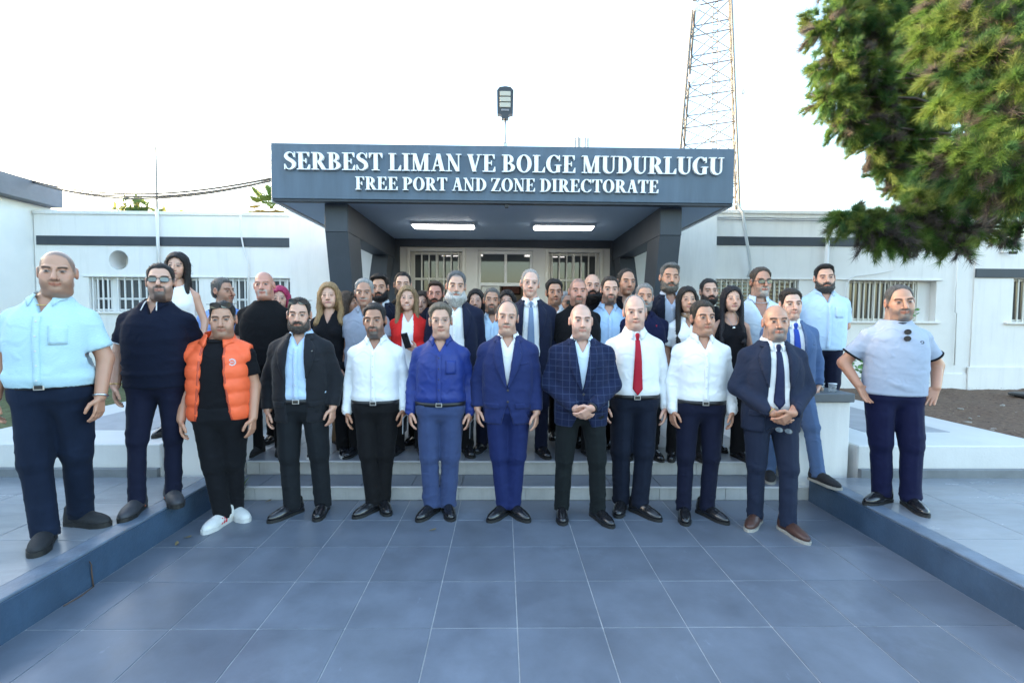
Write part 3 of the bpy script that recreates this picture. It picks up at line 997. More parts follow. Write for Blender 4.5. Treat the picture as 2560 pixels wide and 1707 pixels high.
# ---------------------------------------------------------------- people: implicit surfaces meshed with surface nets
def axis(lo, hi, h, fine=()):
    pts = [lo]
    x = lo
    while x < hi:
        s = h
        for a, b, g in fine:
            if a - 1e-6 <= x < b:
                s = min(s, g)
            elif x < a < x + s:
                s = max(a - x, g * .6)
        x += s
        pts.append(x)
    return np.array(pts, np.float32)


def sstep(a, b, x):
    t = np.clip((x - a) / (b - a), 0, 1)
    return t * t * (3 - 2 * t)


class Sdf:
    def __init__(s, xs, ys, zs):
        s.ax = (xs, ys, zs)
        s.F = np.full((len(xs), len(ys), len(zs)), 1.0, np.float32)

    def blk(s, lo, hi):
        sl = tuple(slice(max(0, int(np.searchsorted(a, l)) - 1), int(np.searchsorted(a, h)) + 1) for a, l, h in zip(s.ax, lo, hi))
        X = s.ax[0][sl[0]][:, None, None]
        Y = s.ax[1][sl[1]][None, :, None]
        Z = s.ax[2][sl[2]][None, None, :]
        return sl, X, Y, Z

    def put(s, sl, d, k):
        A = s.F[sl]
        h = np.clip(.5 + .5 * (A - d) / k, 0, 1)
        s.F[sl] = A + (d - A) * h - k * h * (1 - h)

    def cut(s, sl, d, k):
        A = -s.F[sl]
        h = np.clip(.5 + .5 * (A - d) / k, 0, 1)
        s.F[sl] = -(A + (d - A) * h - k * h * (1 - h))

    def cone(s, a, b, ra, rb, k=.02, ey=1.0, cut=False):
        a, b = np.asarray(a, float), np.asarray(b, float)
        m = max(ra, rb) * max(1, ey) + k + .035
        sl, X, Y, Z = s.blk(np.minimum(a, b) - m, np.maximum(a, b) + m)
        v = b - a
        t = np.clip(((X - a[0]) * v[0] + (Y - a[1]) * v[1] + (Z - a[2]) * v[2]) / max(v @ v, 1e-9), 0, 1)
        d = np.sqrt((X - a[0] - t * v[0]) ** 2 + ((Y - a[1] - t * v[1]) / ey) ** 2 + (Z - a[2] - t * v[2]) ** 2) - (ra + (rb - ra) * t)
        (s.cut if cut else s.put)(sl, d, k)

    def ell(s, c, r, k=.02, cut=False):
        c, r = np.asarray(c, float), np.asarray(r, float)
        m = k + .035
        sl, X, Y, Z = s.blk(c - r - m, c + r + m)
        d = ell_d(X, Y, Z, c, r)
        (s.cut if cut else s.put)(sl, d, k)

    def prof(s, pf, off, z0, z1, k=.02, n=2.3):
        sl, X, Y, Z = s.blk((-.6, -.6, z0 - .05), (.6, .6, z1 + .05))
        z = Z[0, 0]
        a, b, c = pf(z)
        a, b = a + off, b + off
        d = ((np.abs(X / a) ** n + np.abs((Y - c) / b) ** n) ** (1 / n) - 1) * np.minimum(a, b)
        d = np.maximum(d, np.maximum(z0 - Z, Z - z1))
        s.put(sl, d, k)

    def below(s, z):
        s.F = np.maximum(s.F, s.ax[2][None, None, :] - z)

    def above(s, z):
        s.F = np.maximum(s.F, z - s.ax[2][None, None, :])

    def net(s):
        F = s.F
        S = F < 0
        n = F.shape
        c = np.zeros((n[0] - 1, n[1] - 1, n[2] - 1), np.int8)
        for i in (0, 1):
            for j in (0, 1):
                for l in (0, 1):
                    c += S[i:n[0] - 1 + i, j:n[1] - 1 + j, l:n[2] - 1 + l]
        act = (c > 0) & (c < 8)
        ids = np.argwhere(act)
        idx = np.full(act.shape, -1, np.int32)
        idx[act] = np.arange(len(ids))
        P = np.zeros((len(ids), 3))
        W = np.zeros(len(ids))
        I, J, K = ids.T
        co = [np.asarray(a, float) for a in s.ax]
        for ax in range(3):
            for u in (0, 1):
                for w in (0, 1):
                    o = [0, 0, 0]
                    o[(ax + 1) % 3] = u
                    o[(ax + 2) % 3] = w
                    a = (I + o[0], J + o[1], K + o[2])
                    o2 = list(o)
                    o2[ax] = 1
                    b = (I + o2[0], J + o2[1], K + o2[2])
                    fa, fb = F[a].astype(float), F[b].astype(float)
                    m = (fa < 0) != (fb < 0)
                    t = np.where(m, fa / np.where(m, fa - fb, 1), 0)
                    for q in range(3):
                        pa, pb = co[q][a[q]], co[q][b[q]]
                        P[:, q] += np.where(m, pa + (pb - pa) * t, 0)
                    W += m
        P /= W[:, None]
        quads = []
        for ax in range(3):
            sl0 = [slice(None)] * 3
            sl1 = [slice(None)] * 3
            sl0[ax] = slice(0, -1)
            sl1[ax] = slice(1, None)
            e = S[tuple(sl0)] != S[tuple(sl1)]
            u, w = (ax + 1) % 3, (ax + 2) % 3
            E = np.argwhere(e)
            ok = (E[:, u] > 0) & (E[:, u] < n[u] - 1) & (E[:, w] > 0) & (E[:, w] < n[w] - 1)
            E = E[ok]
            ins = S[tuple(E.T)]
            q = []
            for du, dw in ((-1, -1), (0, -1), (0, 0), (-1, 0)):
                Ec = E.copy()
                Ec[:, u] += du
                Ec[:, w] += dw
                q.append(idx[tuple(Ec.T)])
            q = np.stack(q, -1)
            q[~ins] = q[~ins][:, ::-1]
            quads.append(q)
        Q = np.concatenate(quads)
        Q = Q[(Q >= 0).all(1)]
        return P, Q

    def front(s, x, z, back=False):
        """y of the first surface met from the front at (x, z); arrays allowed"""
        xs, ys, zs = s.ax
        i = np.clip(np.searchsorted(xs, x) - 1, 0, len(xs) - 2)
        k = np.clip(np.searchsorted(zs, z) - 1, 0, len(zs) - 2)
        tx = np.clip((x - xs[i]) / (xs[i + 1] - xs[i]), 0, 1)[:, None]
        tz = np.clip((z - zs[k]) / (zs[k + 1] - zs[k]), 0, 1)[:, None]
        C = (s.F[i, :, k] * (1 - tx) + s.F[i + 1, :, k] * tx) * (1 - tz) + (s.F[i, :, k + 1] * (1 - tx) + s.F[i + 1, :, k + 1] * tx) * tz
        inside = C < 0
        j = np.argmax(inside, 1)
        j = np.where(inside.any(1), j, np.argmin(C, 1))
        j = np.clip(j, 1, len(ys) - 1)
        r = np.arange(len(j))
        f0, f1 = C[r, j - 1], C[r, j]
        t = np.clip(np.where(np.abs(f0 - f1) > 1e-6, f0 / np.where(np.abs(f0 - f1) > 1e-6, f0 - f1, 1), 1), 0, 1)
        return ys[j - 1] + (ys[j] - ys[j - 1]) * t


def ell_d(X, Y, Z, c, r):
    x, y, z = X - c[0], Y - c[1], Z - c[2]
    k0 = np.sqrt((x / r[0]) ** 2 + (y / r[1]) ** 2 + (z / r[2]) ** 2)
    k1 = np.sqrt((x / r[0] ** 2) ** 2 + (y / r[1] ** 2) ** 2 + (z / r[2] ** 2) ** 2)
    return k0 * (k0 - 1) / np.maximum(k1, 1e-6)


def smin(a, b, k):
    h = np.clip(.5 + .5 * (a - b) / k, 0, 1)
    return a + (b - a) * h - k * h * (1 - h)


def smax(a, b, k):
    return -smin(-a, -b, k)


def cone_d(X, Y, Z, a, b, ra, rb):
    a, b = np.asarray(a, float), np.asarray(b, float)
    v = b - a
    t = np.clip(((X - a[0]) * v[0] + (Y - a[1]) * v[1] + (Z - a[2]) * v[2]) / (v @ v), 0, 1)
    return np.sqrt((X - a[0] - t * v[0]) ** 2 + (Y - a[1] - t * v[1]) ** 2 + (Z - a[2] - t * v[2]) ** 2) - (ra + (rb - ra) * t)


def vnorm(P, Q):
    n = np.cross(P[Q[:, 2]] - P[Q[:, 0]], P[Q[:, 3]] - P[Q[:, 1]])
    N = np.zeros_like(P)
    for k in range(4):
        for a in range(3):
            N[:, a] += np.bincount(Q[:, k], n[:, a], len(P))
    return N / np.maximum(np.linalg.norm(N, axis=1), 1e-9)[:, None]


def relax(P, Q, it=1, lam=.5):
    for _ in range(it):
        A = np.zeros_like(P)
        c = np.zeros(len(P))
        for k in range(4):
            i, j = Q[:, k], Q[:, (k + 1) % 4]
            for a in range(3):
                A[:, a] += np.bincount(i, P[j, a], len(P)) + np.bincount(j, P[i, a], len(P))
            c += np.bincount(i, minlength=len(P)) + np.bincount(j, minlength=len(P))
        P = P + lam * (A / np.maximum(c, 1)[:, None] - P)
    return P


def wob(P, seed, freq, n=5):
    r = np.random.default_rng(seed)
    o = np.zeros(len(P))
    for _ in range(n):
        k = r.normal(0, 1, 3) * np.asarray(freq)
        o += np.sin(P @ k + r.uniform(0, 6.28))
    return o / n


def fold(P, seed, freq, n=5):
    """sharp creases: ridged waves with a warped phase, roughly -1..1"""
    r = np.random.default_rng(seed)
    o = np.zeros(len(P))
    for _ in range(n):
        k = r.normal(0, 1, 3) * np.asarray(freq)
        w = wob(P, int(r.integers(1e6)), np.asarray(freq) * .55, 3)
        o += 1 - 2 * np.abs(np.sin(.5 * (P @ k) + r.uniform(0, 6.28) + 1.1 * w)) ** .8
    return o / n * 1.6


ZK = np.array([.70, .84, .92, 1.0, 1.08, 1.16, 1.25, 1.34, 1.41, 1.455, 1.50])
PROF = {
    'm': (np.array([.165, .172, .170, .163, .160, .163, .168, .158, .112, .076, .058]),
          np.array([.105, .118, .118, .110, .107, .112, .120, .116, .096, .074, .060]),
          np.array([.01, .014, .012, .006, .002, .0, -.004, .002, .012, .018, .022])),
    'f': (np.array([.160, .172, .165, .142, .130, .134, .138, .130, .094, .062, .048]),
          np.array([.105, .118, .112, .098, .092, .096, .102, .098, .082, .064, .050]),
          np.array([.01, .016, .012, .006, .002, .002, .004, .008, .016, .020, .022])),
}
FA = np.array([.022, .034, .045, .056, .060, .054, .040, .025, .014, .010, .008])
FB = np.array([.008, .030, .055, .078, .086, .074, .046, .024, .010, .006, .006])
_zz = np.linspace(.6, 1.6, 201)


def profile(sex, f):
    a, b, c = PROF[sex]
    a, b, c = a + FA * f, b + FB * f * .62, c - FB * f * .48
    ker = np.ones(9) / 9
    tab = [np.convolve(np.pad(np.interp(_zz, ZK, q), 4, 'edge'), ker, 'valid') for q in (a, b, c)]
    return lambda z: tuple(np.interp(z, _zz, t).astype(np.float32) for t in tab)


def head_field(X, Y, Z, p):
    """head in its own frame: eyes at z=0, face towards -y"""
    fw, jw, ft = p.get('fw', 1.0), p.get('jaw', 1.0), p.get('f', 0) * .5 + p.get('ff', 0)
    fem = p.get('sex') == 'f'
    if fem:
        fw, jw = fw * .95, jw * .86
    d = ell_d(X, Y, Z, (0, .016, .03), (.0735, .095, .088))
    d = smin(d, ell_d(X, Y, Z, (0, -.026, -.03), (.060 * fw + .008 * ft, .064, .086)), .022)
    d = smin(d, ell_d(X, Y, Z, (0, -.034, -.076), ((.044 + .014 * ft) * jw, .050, .040)), .024)
    d = smin(d, ell_d(X, Y, Z, (0, -.074, -.100), (.022 * jw, .018, .018)), .022)
    ax = np.abs(X)
    d = smin(d, np.sqrt((ax - .043) ** 2 + (Y + .056) ** 2 + (Z + .022) ** 2) - (.019 + .004 * ft), .018)
    d = smin(d, np.sqrt((ax - .034) ** 2 + (Y + .058) ** 2 + (Z + .056) ** 2) - (.020 + .012 * ft), .022)
    if ft > .1:
        d = smin(d, ell_d(X, Y, Z, (0, -.02, -.112), (.055 + .012 * ft, .05, .026 + .012 * ft)), .03)
    if not fem:
        d = smin(d, cone_d(ax, Y, Z, (.004, -.086, .020), (.046, -.073, .025), .0115, .0095), .012)
    # eye sockets and eyeballs
    d = smax(d, -(np.sqrt((ax - .033) ** 2 + (Y + .108) ** 2 + ((Z - .002) * 1.1) ** 2) - .0245), .012)
    d = smin(d, np.sqrt((ax - .0325) ** 2 + (Y + .0765) ** 2 + Z ** 2) - .0130, .003)
    nl = p.get('nose', 1.0 if fem else 1.3)
    d = smin(d, cone_d(X, Y, Z, (0, -.089, .014), (0, -.092 - .022 * nl, -.038), .0068, .0112 + .001 * nl), .008)
    d = smin(d, np.sqrt((ax - .0125) ** 2 + (Y + .099) ** 2 + (Z + .041) ** 2) - .0085, .007)
    # lips
    d = smin(d, cone_d(ax, Y, Z, (0, -.094, -.064), (.025, -.081, -.068), .0064, .0030), .005)
    d = smin(d, cone_d(ax, Y, Z, (0, -.092, -.0735), (.022, -.081, -.070), .0074, .0035), .005)
    # ears
    e = ell_d(ax, Y, Z, (.079, .012, -.004), (.0115, .022, .033))
    e = smax(e, -(np.sqrt((ax - .092) ** 2 + ((Y - .010) / 1.1) ** 2 + ((Z + .004) / 1.6) ** 2) - .012), .006)
    d = smin(d, e, .010)
    return d


HAIRLINE = {   # |angle from the face| -> lowest height of hair
    'full': ([0, 26, 44, 58, 72, 100, 125, 180], [.076, .078, .066, .005, -.015, .022, -.05, -.075]),
    'high': ([0, 22, 40, 56, 72, 100, 125, 180], [.092, .086, .075, .01, -.015, .022, -.05, -.075]),
    'side': ([0, 50, 62, 74, 100, 125, 180], [.30, .30, .045, -.012, .022, -.05, -.075]),
    'long': ([0, 22, 42, 58, 75, 95, 120, 180], [.078, .068, .035, -.03, -.09, -.12, -.14, -.15]),
}


def hline(X, Y, style):
    th = np.degrees(np.arctan2(np.abs(X), -(Y - .01)))
    t, z = HAIRLINE[style]
    return np.interp(th, t, z)


def head_colour(L, p):
    """colour over the head, some shade and highlight painted in, from head-frame coordinates"""
    x, y, z = L.T
    ax = np.abs(x)
    skin = np.array(p['skin'])
    C = np.tile(skin, (len(L), 1))
    n1 = wob(L, 3, (60, 60, 60))

    def mixc(m, c):
        nonlocal C
        m = np.clip(m, 0, 1)[:, None]
        C = C * (1 - m) + np.asarray(c) * m

    front = sstep(-.02, -.05, y)
    mixc(.35 * np.exp(-((ax - .045) / .02) ** 2 - ((z + .03) / .022) ** 2) * front, skin * [1.12, .78, .72])
    mixc(.4 * np.exp(-(x / .014) ** 2 - ((z + .038) / .014) ** 2) * front, skin * [1.1, .76, .70])
    mixc(.35 * sstep(.072, .082, ax) * sstep(-.05, -.03, z) * sstep(.04, .03, z), skin * [1.15, .72, .66])
    mixc(.10 * (n1 > .3), skin * [.9, .85, .82])
    # shade painted into the colour: nose-to-mouth folds, nostrils
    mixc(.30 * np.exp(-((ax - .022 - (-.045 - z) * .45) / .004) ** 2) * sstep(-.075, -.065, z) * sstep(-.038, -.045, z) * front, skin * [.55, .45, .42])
    mixc(.6 * np.exp(-((ax - .008) / .0045) ** 2 - ((z + .0475) / .0035) ** 2) * front, skin * .25)
    if p.get('sex') != 'f':
        mixc(.10 * sstep(-.035, -.055, z) * sstep(.03, .0, y), np.array([.09, .08, .075]))
    mixc(.16 * sstep(.035, .07, z) * front, np.minimum(skin * [1.15, 1.15, 1.12], .85))  # forehead lightened: a highlight painted into the skin colour
    # stubble and beard
    b = p.get('beard')
    if b:
        bc = np.array(p.get('bcol', (.03, .024, .02)))
        line = -.030 - .030 * sstep(.075, .030, ax)
        low = sstep(.006, -.008, z - line) * sstep(.05, .03, y) * sstep(-.16, -.125, z)
        mou = np.exp(-((z + .0535) / .0075) ** 4) * sstep(.036, .028, ax) * sstep(-.05, -.07, y)
        gap = np.exp(-((z + .069) / .0085) ** 4) * sstep(.028, .020, ax) * front
        chin = sstep(-.076, -.084, z) * sstep(.036, .026, ax) * front
        goat = np.maximum(mou, np.maximum(chin, np.exp(-((ax - .030) / .007) ** 2) * sstep(-.05, -.056, z) * sstep(-.10, -.09, z) * front))
        full = np.maximum(low, mou) * (1 - gap)
        if b == 'stubble':
            mixc(.22 * full, bc)
        elif b == 'short':
            mixc(.48 * full, bc)
            mixc(.75 * goat * (1 - gap), bc)
        elif b == 'full':
            mixc(.9 * full, bc)
        elif b == 'goatee':
            mixc(.25 * full, bc)
            mixc(.78 * goat * (1 - gap), bc)
        elif b == 'moustache':
            mixc(.85 * mou, bc)
            mixc(.10 * full, bc)
        elif b == 'horseshoe':
            side = np.exp(-((ax - .031) / .008) ** 2) * sstep(-.05, -.056, z) * sstep(-.105, -.095, z) * front
            mixc(.8 * np.maximum(mou, side), bc)
    # lips
    mc = p.get('mc', 0) * (ax - .010) * np.abs(ax)
    lip = np.exp(-((z - mc + .069) / .0085) ** 4) * sstep(.0275, .022, ax) * sstep(-.06, -.075, y)
    lc = (skin * [.92, .52, .50]) if p.get('sex') != 'f' else np.array([.42, .13, .13])
    mixc(.8 * lip, lc)
    mixc(.85 * np.exp(-((z - mc + .0690) / .0024) ** 2) * sstep(.028, .023, ax) * front, lc * .28)  # mouth line darkened, crease shade put into the colour
    if p.get('smile'):
        mixc(.9 * np.exp(-((z + .0695) / .004) ** 2) * sstep(.017, .012, ax) * front, (.75, .72, .66))
    # eyes
    ex, ez = (ax - .0325), z + .0
    slit = .0044 if not p.get('shut') else .0016
    eye = np.exp(-((ex / .0125) ** 4 + (ez / slit) ** 4)) * front
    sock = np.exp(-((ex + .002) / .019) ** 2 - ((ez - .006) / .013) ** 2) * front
    mixc(.36 * sock, skin * [.55, .42, .40])  # eye sockets darkened: shade painted into the skin colour
    eye = np.exp(-((ex / .0135) ** 4 + (ez / (slit * 1.25)) ** 4)) * front
    mixc(.9 * eye, (.34, .31, .29))
    mixc(1.0 * eye * np.exp(-(ex / .0075) ** 4), p.get('iris', (.016, .011, .009)))
    lid = np.exp(-((ez - slit - .001 + (ex / .014) ** 2 * .003) / .0022) ** 2) * sstep(.017, .013, np.abs(ex)) * front
    mixc(.9 * lid, (.03, .02, .018))
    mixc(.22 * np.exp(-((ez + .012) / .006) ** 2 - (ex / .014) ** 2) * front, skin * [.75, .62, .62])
    # brows
    bz = .0225 - ((ax - .036) / .024) ** 2 * .0045
    brow = np.exp(-((z - bz) / (.0050 if p.get('sex') != 'f' else .0036)) ** 4) * sstep(.0115, .016, ax) * sstep(.055, .048, ax) * sstep(-.045, -.06, y)
    mixc(min(1, p.get('browd', .85) * 1.1) * brow, p.get('brow', (.03, .022, .018)))
    # cropped hair on the scalp
    hs = p.get('scalp')
    if hs:
        st, cc, dn = hs
        m = sstep(-.006, .008, z - hline(x, y, st)) * (1 - sstep(.078, .084, ax) * sstep(.034, .028, np.abs(z + .004)))
        mixc(dn * m * (.9 + .1 * n1), cc)
    return C


def head_rot(p):
    """head frame -> person frame (before scaling)"""
    hs = p.get('hs', 1.07)
    c = Vector(p.get('hc', (0, -.02, 1.75 - .121 * hs)))
    M = Matrix.Translation(c) @ Matrix.Rotation(R(p.get('hyaw', 0)), 4, 'Z') @ Matrix.Rotation(R(p.get('hroll', 0)), 4, 'Y') @ Matrix.Rotation(R(p.get('hpit', 0)), 4, 'X') @ Matrix.Scale(hs, 4)
    return M


def to_head(p, X, Y, Z):
    M = np.array(head_rot(p).inverted(), np.float64)
    return tuple(M[i, 0] * X + M[i, 1] * Y + M[i, 2] * Z + M[i, 3] for i in range(3))


def hand(S, w, fdir, thumb, palm, curl, sc_, side, spread=0.0, k=.006):
    """palm and five fingers from wrist w; fdir along the hand, thumb towards the thumb side, palm the way the palm faces"""
    f = np.asarray(fdir, float)
    f /= np.linalg.norm(f)
    t = np.asarray(thumb, float)
    t -= f * (t @ f)
    t /= np.linalg.norm(t)
    n = np.cross(f, t)
    if n @ np.asarray(palm, float) < 0:
        n = -n
    w = np.asarray(w, float)
    r = .0094 * sc_
    for i, (off, L) in enumerate(((.030, .071), (.0105, .079), (-.009, .074), (-.027, .058))):
        k0 = w + f * .088 * sc_ + t * off * sc_
        S.cone(w + t * off * .55 * sc_ + f * .01, k0, .0155 * sc_, .0110 * sc_, .007)
        a = curl * (1 + .12 * i)
        d = f + t * (spread + .35) * (1.5 - i) * .12
        q = k0
        for j, fr in enumerate((.44, .32, .24)):
            d2 = d * math.cos(a) + n * math.sin(a)
            d2 /= np.linalg.norm(d2)
            q2 = q + d2 * L * fr * sc_
            S.cone(q, q2, r * (1 - .08 * j), r * (.94 - .1 * j), .004)
            q = q2
            # the next joint bends on
            n = n * math.cos(a) - d * math.sin(a)
            d = d2
        n = np.cross(f, t)
        if n @ np.asarray(palm, float) < 0:
            n = -n
    b = w + f * .022 * sc_ + t * .024 * sc_
    m_ = b + (f * .55 + t * .75 + n * .35) * .040 * sc_
    e = m_ + (f * .85 + t * .28 + n * .30) * .034 * sc_
    e2 = e + (f * .95 + t * .02 + n * .30) * .024 * sc_
    S.cone(b, m_, .0155 * sc_, .0125 * sc_, .010)
    S.cone(m_, e, .0122 * sc_, .0108 * sc_, .004)
    S.cone(e, e2, .0105 * sc_, .009 * sc_, .004)


def skeleton(p):
    sex, f = p.get('sex', 'm'), p.get('f', 0.15)
    J = {}
    sw = (.166 if sex == 'm' else .142) * p.get('sw', 1.0) + .016 * f
    J['sw'] = sw
    hw = .150 + .05 * f
    jr = random.Random(p.get('seed', 0) + 3)
    for s, nm in ((-1, 'l'), (1, 'r')):          # l = towards -x, r = towards +x
        pose = p.get('arm' + nm, 'hang')
        sh = np.array([s * sw, .014, 1.338])
        out = max(sw + .034, hw + .050) + .020 * f
        if pose == 'hang':
            jx, jy, jz = jr.uniform(-.012, .022), jr.uniform(-.03, .03), jr.uniform(-.012, .018)
            el = np.array([s * (out + .012 + jx), .040 + jy * .5, 1.092])
            wr = np.array([s * (out + .016 + jx * .4), -.035 + jy, .868 + jz])
            fd, th, pl = (s * -.04, -.16, -1), (s * -.35, -1, .1), (-s, .35, 0)
        elif pose == 'clasp':
            dp = .155 + .07 * f
            el = np.array([s * (out + .028), .01, 1.10])
            wr = np.array([s * .062, -dp - .035 - (.03 if s > 0 else 0), .945 + (.012 if s > 0 else 0)])
            fd, th, pl = (-s * .8, -.12, -.6), (-s * .3, -.5, .85), (0, .9, -.3)
        elif pose == 'hip':
            el = np.array([s * (out + .10), .075, 1.12])
            wr = np.array([s * (out + .035), -.045, .955])
            fd, th, pl = (-s * .42, -.18, -.88), (-s * .75, .5, .35), (-s, .25, 0)
        elif pose == 'back':
            el = np.array([s * (out + .02), .10, 1.10])
            wr = np.array([s * .09, .20 + .03 * f, .96])
            fd, th, pl = (-s, .1, -.3), (0, 0, 1), (0, 1, 0)
        elif pose == 'hold':
            el = np.array([s * (out - .005), .03, 1.135])
            wr = np.array([s * .10, -.20, 1.095])
            fd, th, pl = (-s * .75, -.45, .45), (0, -.3, 1), (-s * .2, .6, .5)
        J['a' + nm] = (sh, el, wr, fd, th, pl, pose)
        ft = p.get('foot' + nm, (s * .115, .03, s * 16, 0))
        an = np.array([ft[0], ft[1], .075 + ft[3]])
        hp = np.array([s * (.088 + .018 * f), .012, .875])
        kn = (hp + an) / 2 + np.array([s * .008, -.022, .02])
        J['k' + nm] = (hp, kn, an, ft)
    return J


SKIN = attr_mat('skin', .40, sss=.12, spec=.5, bump=.10, bscale=190)
CLOTH = {}


def cloth(key, col, rough=.85, var=.10, vs=9, sheen=.03, bump=.07, bs=260, spec=.15, stretch=(1, 1, 1)):
    return mat('cloth_' + key, col, rough, var=var, vscale=vs, sheen=sheen, bump=bump, bscale=bs, spec=spec, stretch=stretch, crease=.5)


def hair_mat(col, grey=0.0):
    key = 'hair_%.3f_%.3f_%.3f' % tuple(col)
    return mat(key, col, .55, var=.45, vscale=42, bump=.7, bscale=90, stretch=(2.2, 2.2, .45), spec=.35)


def fin(S, name, m, par, s, amp=0.0, seed=0, freq=(20, 20, 34), it=1, mask=None, sec=None):
    P, Q = S.net()
    if len(P) == 0:
        return None
    P = relax(P, Q, it)
    if amp:
        N = vnorm(P, Q)
        w = .55 * wob(P, seed, freq, 6) + fold(P, seed + 1, np.array(freq) * 1.5, 5)
        if mask is not None:
            w = w * mask(P)
        P = P + N * (amp * np.maximum(w + .55, -.1))[:, None]
    if sec is not None:
        P = sec(P, Q)
    return mobj(name, np_mesh(name, P * s, Q, [m]), par)


def patch(S, name, m, par, s, left, right, off=.004, th=.004, cols=4, rows=None):
    """thin piece of cloth lying on the front of S between two outlines given as (x, z) points"""
    L, Rr = np.asarray(left, float), np.asarray(right, float)
    rows = rows or max(len(L) * 3, 6)
    t = np.linspace(0, 1, len(L))
    tt = np.linspace(0, 1, rows)
    L = np.stack([np.interp(tt, t, L[:, i]) for i in (0, 1)], -1)
    t = np.linspace(0, 1, len(Rr))
    Rr = np.stack([np.interp(tt, t, Rr[:, i]) for i in (0, 1)], -1)
    u = np.linspace(0, 1, cols + 1)
    G = L[:, None] * (1 - u)[None, :, None] + Rr[:, None] * u[None, :, None]
    x, z = G[..., 0].ravel(), G[..., 1].ravel()
    y = S.front(x, z)
    F = np.stack([x, y - off - th, z], -1)
    B = np.stack([x, y + .004, z], -1)
    n = len(F)
    I = np.arange(n).reshape(rows, cols + 1)
    q = np.stack([I[:-1, :-1], I[:-1, 1:], I[1:, 1:], I[1:, :-1]], -1).reshape(-1, 4)
    rim = np.concatenate([I[0, :], I[1:, -1], I[-1, -2::-1], I[-2:0:-1, 0]])
    nx = np.roll(rim, -1)
    side = np.stack([rim, rim + n, nx + n, nx], -1)
    Q = np.concatenate([q, side])
    return mobj(name, np_mesh(name, np.concatenate([F, B]) * s, Q, [m], True), par)


def disc(S, name, m, par, s, x, z, r, off=.004):
    a = np.linspace(0, 2 * np.pi, 11)[:-1]
    y = float(S.front(np.array([x]), np.array([z]))[0])
    V = [(x, y - off - .004, z)] + [(x + r * math.cos(t), y - off - .002, z + r * math.sin(t)) for t in a] + [(x + r * math.cos(t), y + .004, z + r * math.sin(t)) for t in a]
    f = [(0, 1 + k, 1 + (k + 1) % 10, 1 + k) for k in range(0)]
    me = bpy.data.meshes.new(name)
    me.from_pydata([tuple(c * s for c in v) for v in V], [], [(0, 1 + k, 1 + (k + 1) % 10) for k in range(10)] + [(1 + k, 11 + k, 11 + (k + 1) % 10, 1 + (k + 1) % 10) for k in range(10)])
    me.materials.append(m)
    return mobj(name, me, par)


def collar(par, m, s, neck, zt, r, drop=.045, point=.055, gap=26, spread=.022, stand=False, name='collar', S=None):
    """folded shirt collar round the neck; neck = (cx, cy), open by gap degrees at the front"""
    V, Q = [], []
    n = 30
    A = np.radians(np.linspace(-180 + gap, 180 - gap, n))      # 0 = back
    rows = 4
    for a in A:
        fr = (1 - math.cos(a)) / 2                             # 0 back, 1 front
        e = sstep(.80, 1.0, np.array(fr)).item()
        for j in range(rows):
            t = j / (rows - 1)
            rr = r + .004 + spread * t ** 1.1 + .010 * e * t
            z = zt - .035 * fr - (drop + point * e) * t
            V.append((neck[0] + rr * math.sin(a), neck[1] + rr * math.cos(a) * 1.05, z))
    for i in range(n - 1):
        for j in range(rows - 1):
            k = i * rows + j
            Q.append((k, k + 1, k + rows + 1, k + rows))
    V = np.array(V)
    if S is not None:
        fr_ = V[:, 1] < neck[1] - .01
        j_ = np.tile(np.arange(rows) / (rows - 1), n)
        y_ = S.front(V[:, 0], V[:, 2]) - .010 - .003 * j_
        V[:, 1] = np.where(fr_ & (j_ > .2) & (np.abs(V[:, 0]) > .012), np.minimum(V[:, 1], y_), V[:, 1])
    c = np.array([neck[0], neck[1], 0])
    inn = V - (V - c) / np.maximum(np.linalg.norm((V - c)[:, :2], axis=1), 1e-6)[:, None] * np.array([.005, .005, 0])
    nV = len(V)
    I = np.arange(nV).reshape(n, rows)
    rim = np.concatenate([I[:, 0], I[-1, 1:], I[-2::-1, -1], I[0, -2:0:-1]])
    nx = np.roll(rim, -1)
    Q = np.concatenate([np.array(Q), np.array(Q)[:, ::-1] + nV, np.stack([rim, nx, nx + nV, rim + nV], -1)])
    return mobj(name, np_mesh(name, np.concatenate([V, inn]) * s, Q, [m]), par)


def ring(par, name, m, s, pf, z0, z1, off, n=48, ax=None):
    """flat band round the body at profile pf (belt, waistband)"""
    V = []
    for z in (z0, z1):
        a, b, c = (float(q) for q in pf(np.array([z]))) if False else tuple(float(q[0]) for q in pf(np.array([z])))
        for o in (off, off - .004):
            for k in range(n):
                t = 2 * math.pi * k / n
                ct, st = math.cos(t), math.sin(t)
                e = 2 / 2.3
                V.append((np.sign(ct) * abs(ct) ** e * (a + o), c + np.sign(st) * abs(st) ** e * (b + o), z))
    V = np.array(V)
    k = np.arange(n)
    k1 = (k + 1) % n
    Q = [np.stack([k, k1, 2 * n + k1, 2 * n + k], -1), np.stack([2 * n + k, 2 * n + k1, 3 * n + k1, 3 * n + k], -1), np.stack([k1, k, n + k, n + k1], -1)]
    return mobj(name, np_mesh(name, V * s, np.concatenate(Q), [m]), par)


def tubes(name, m, par, s, lines, r, closed=False, n=6):
    mb = MB()
    for l in lines:
        mb.tube([tuple(c * s for c in q) for q in l], r * s, n, closed)
    return mb.build(name, m, par, True)


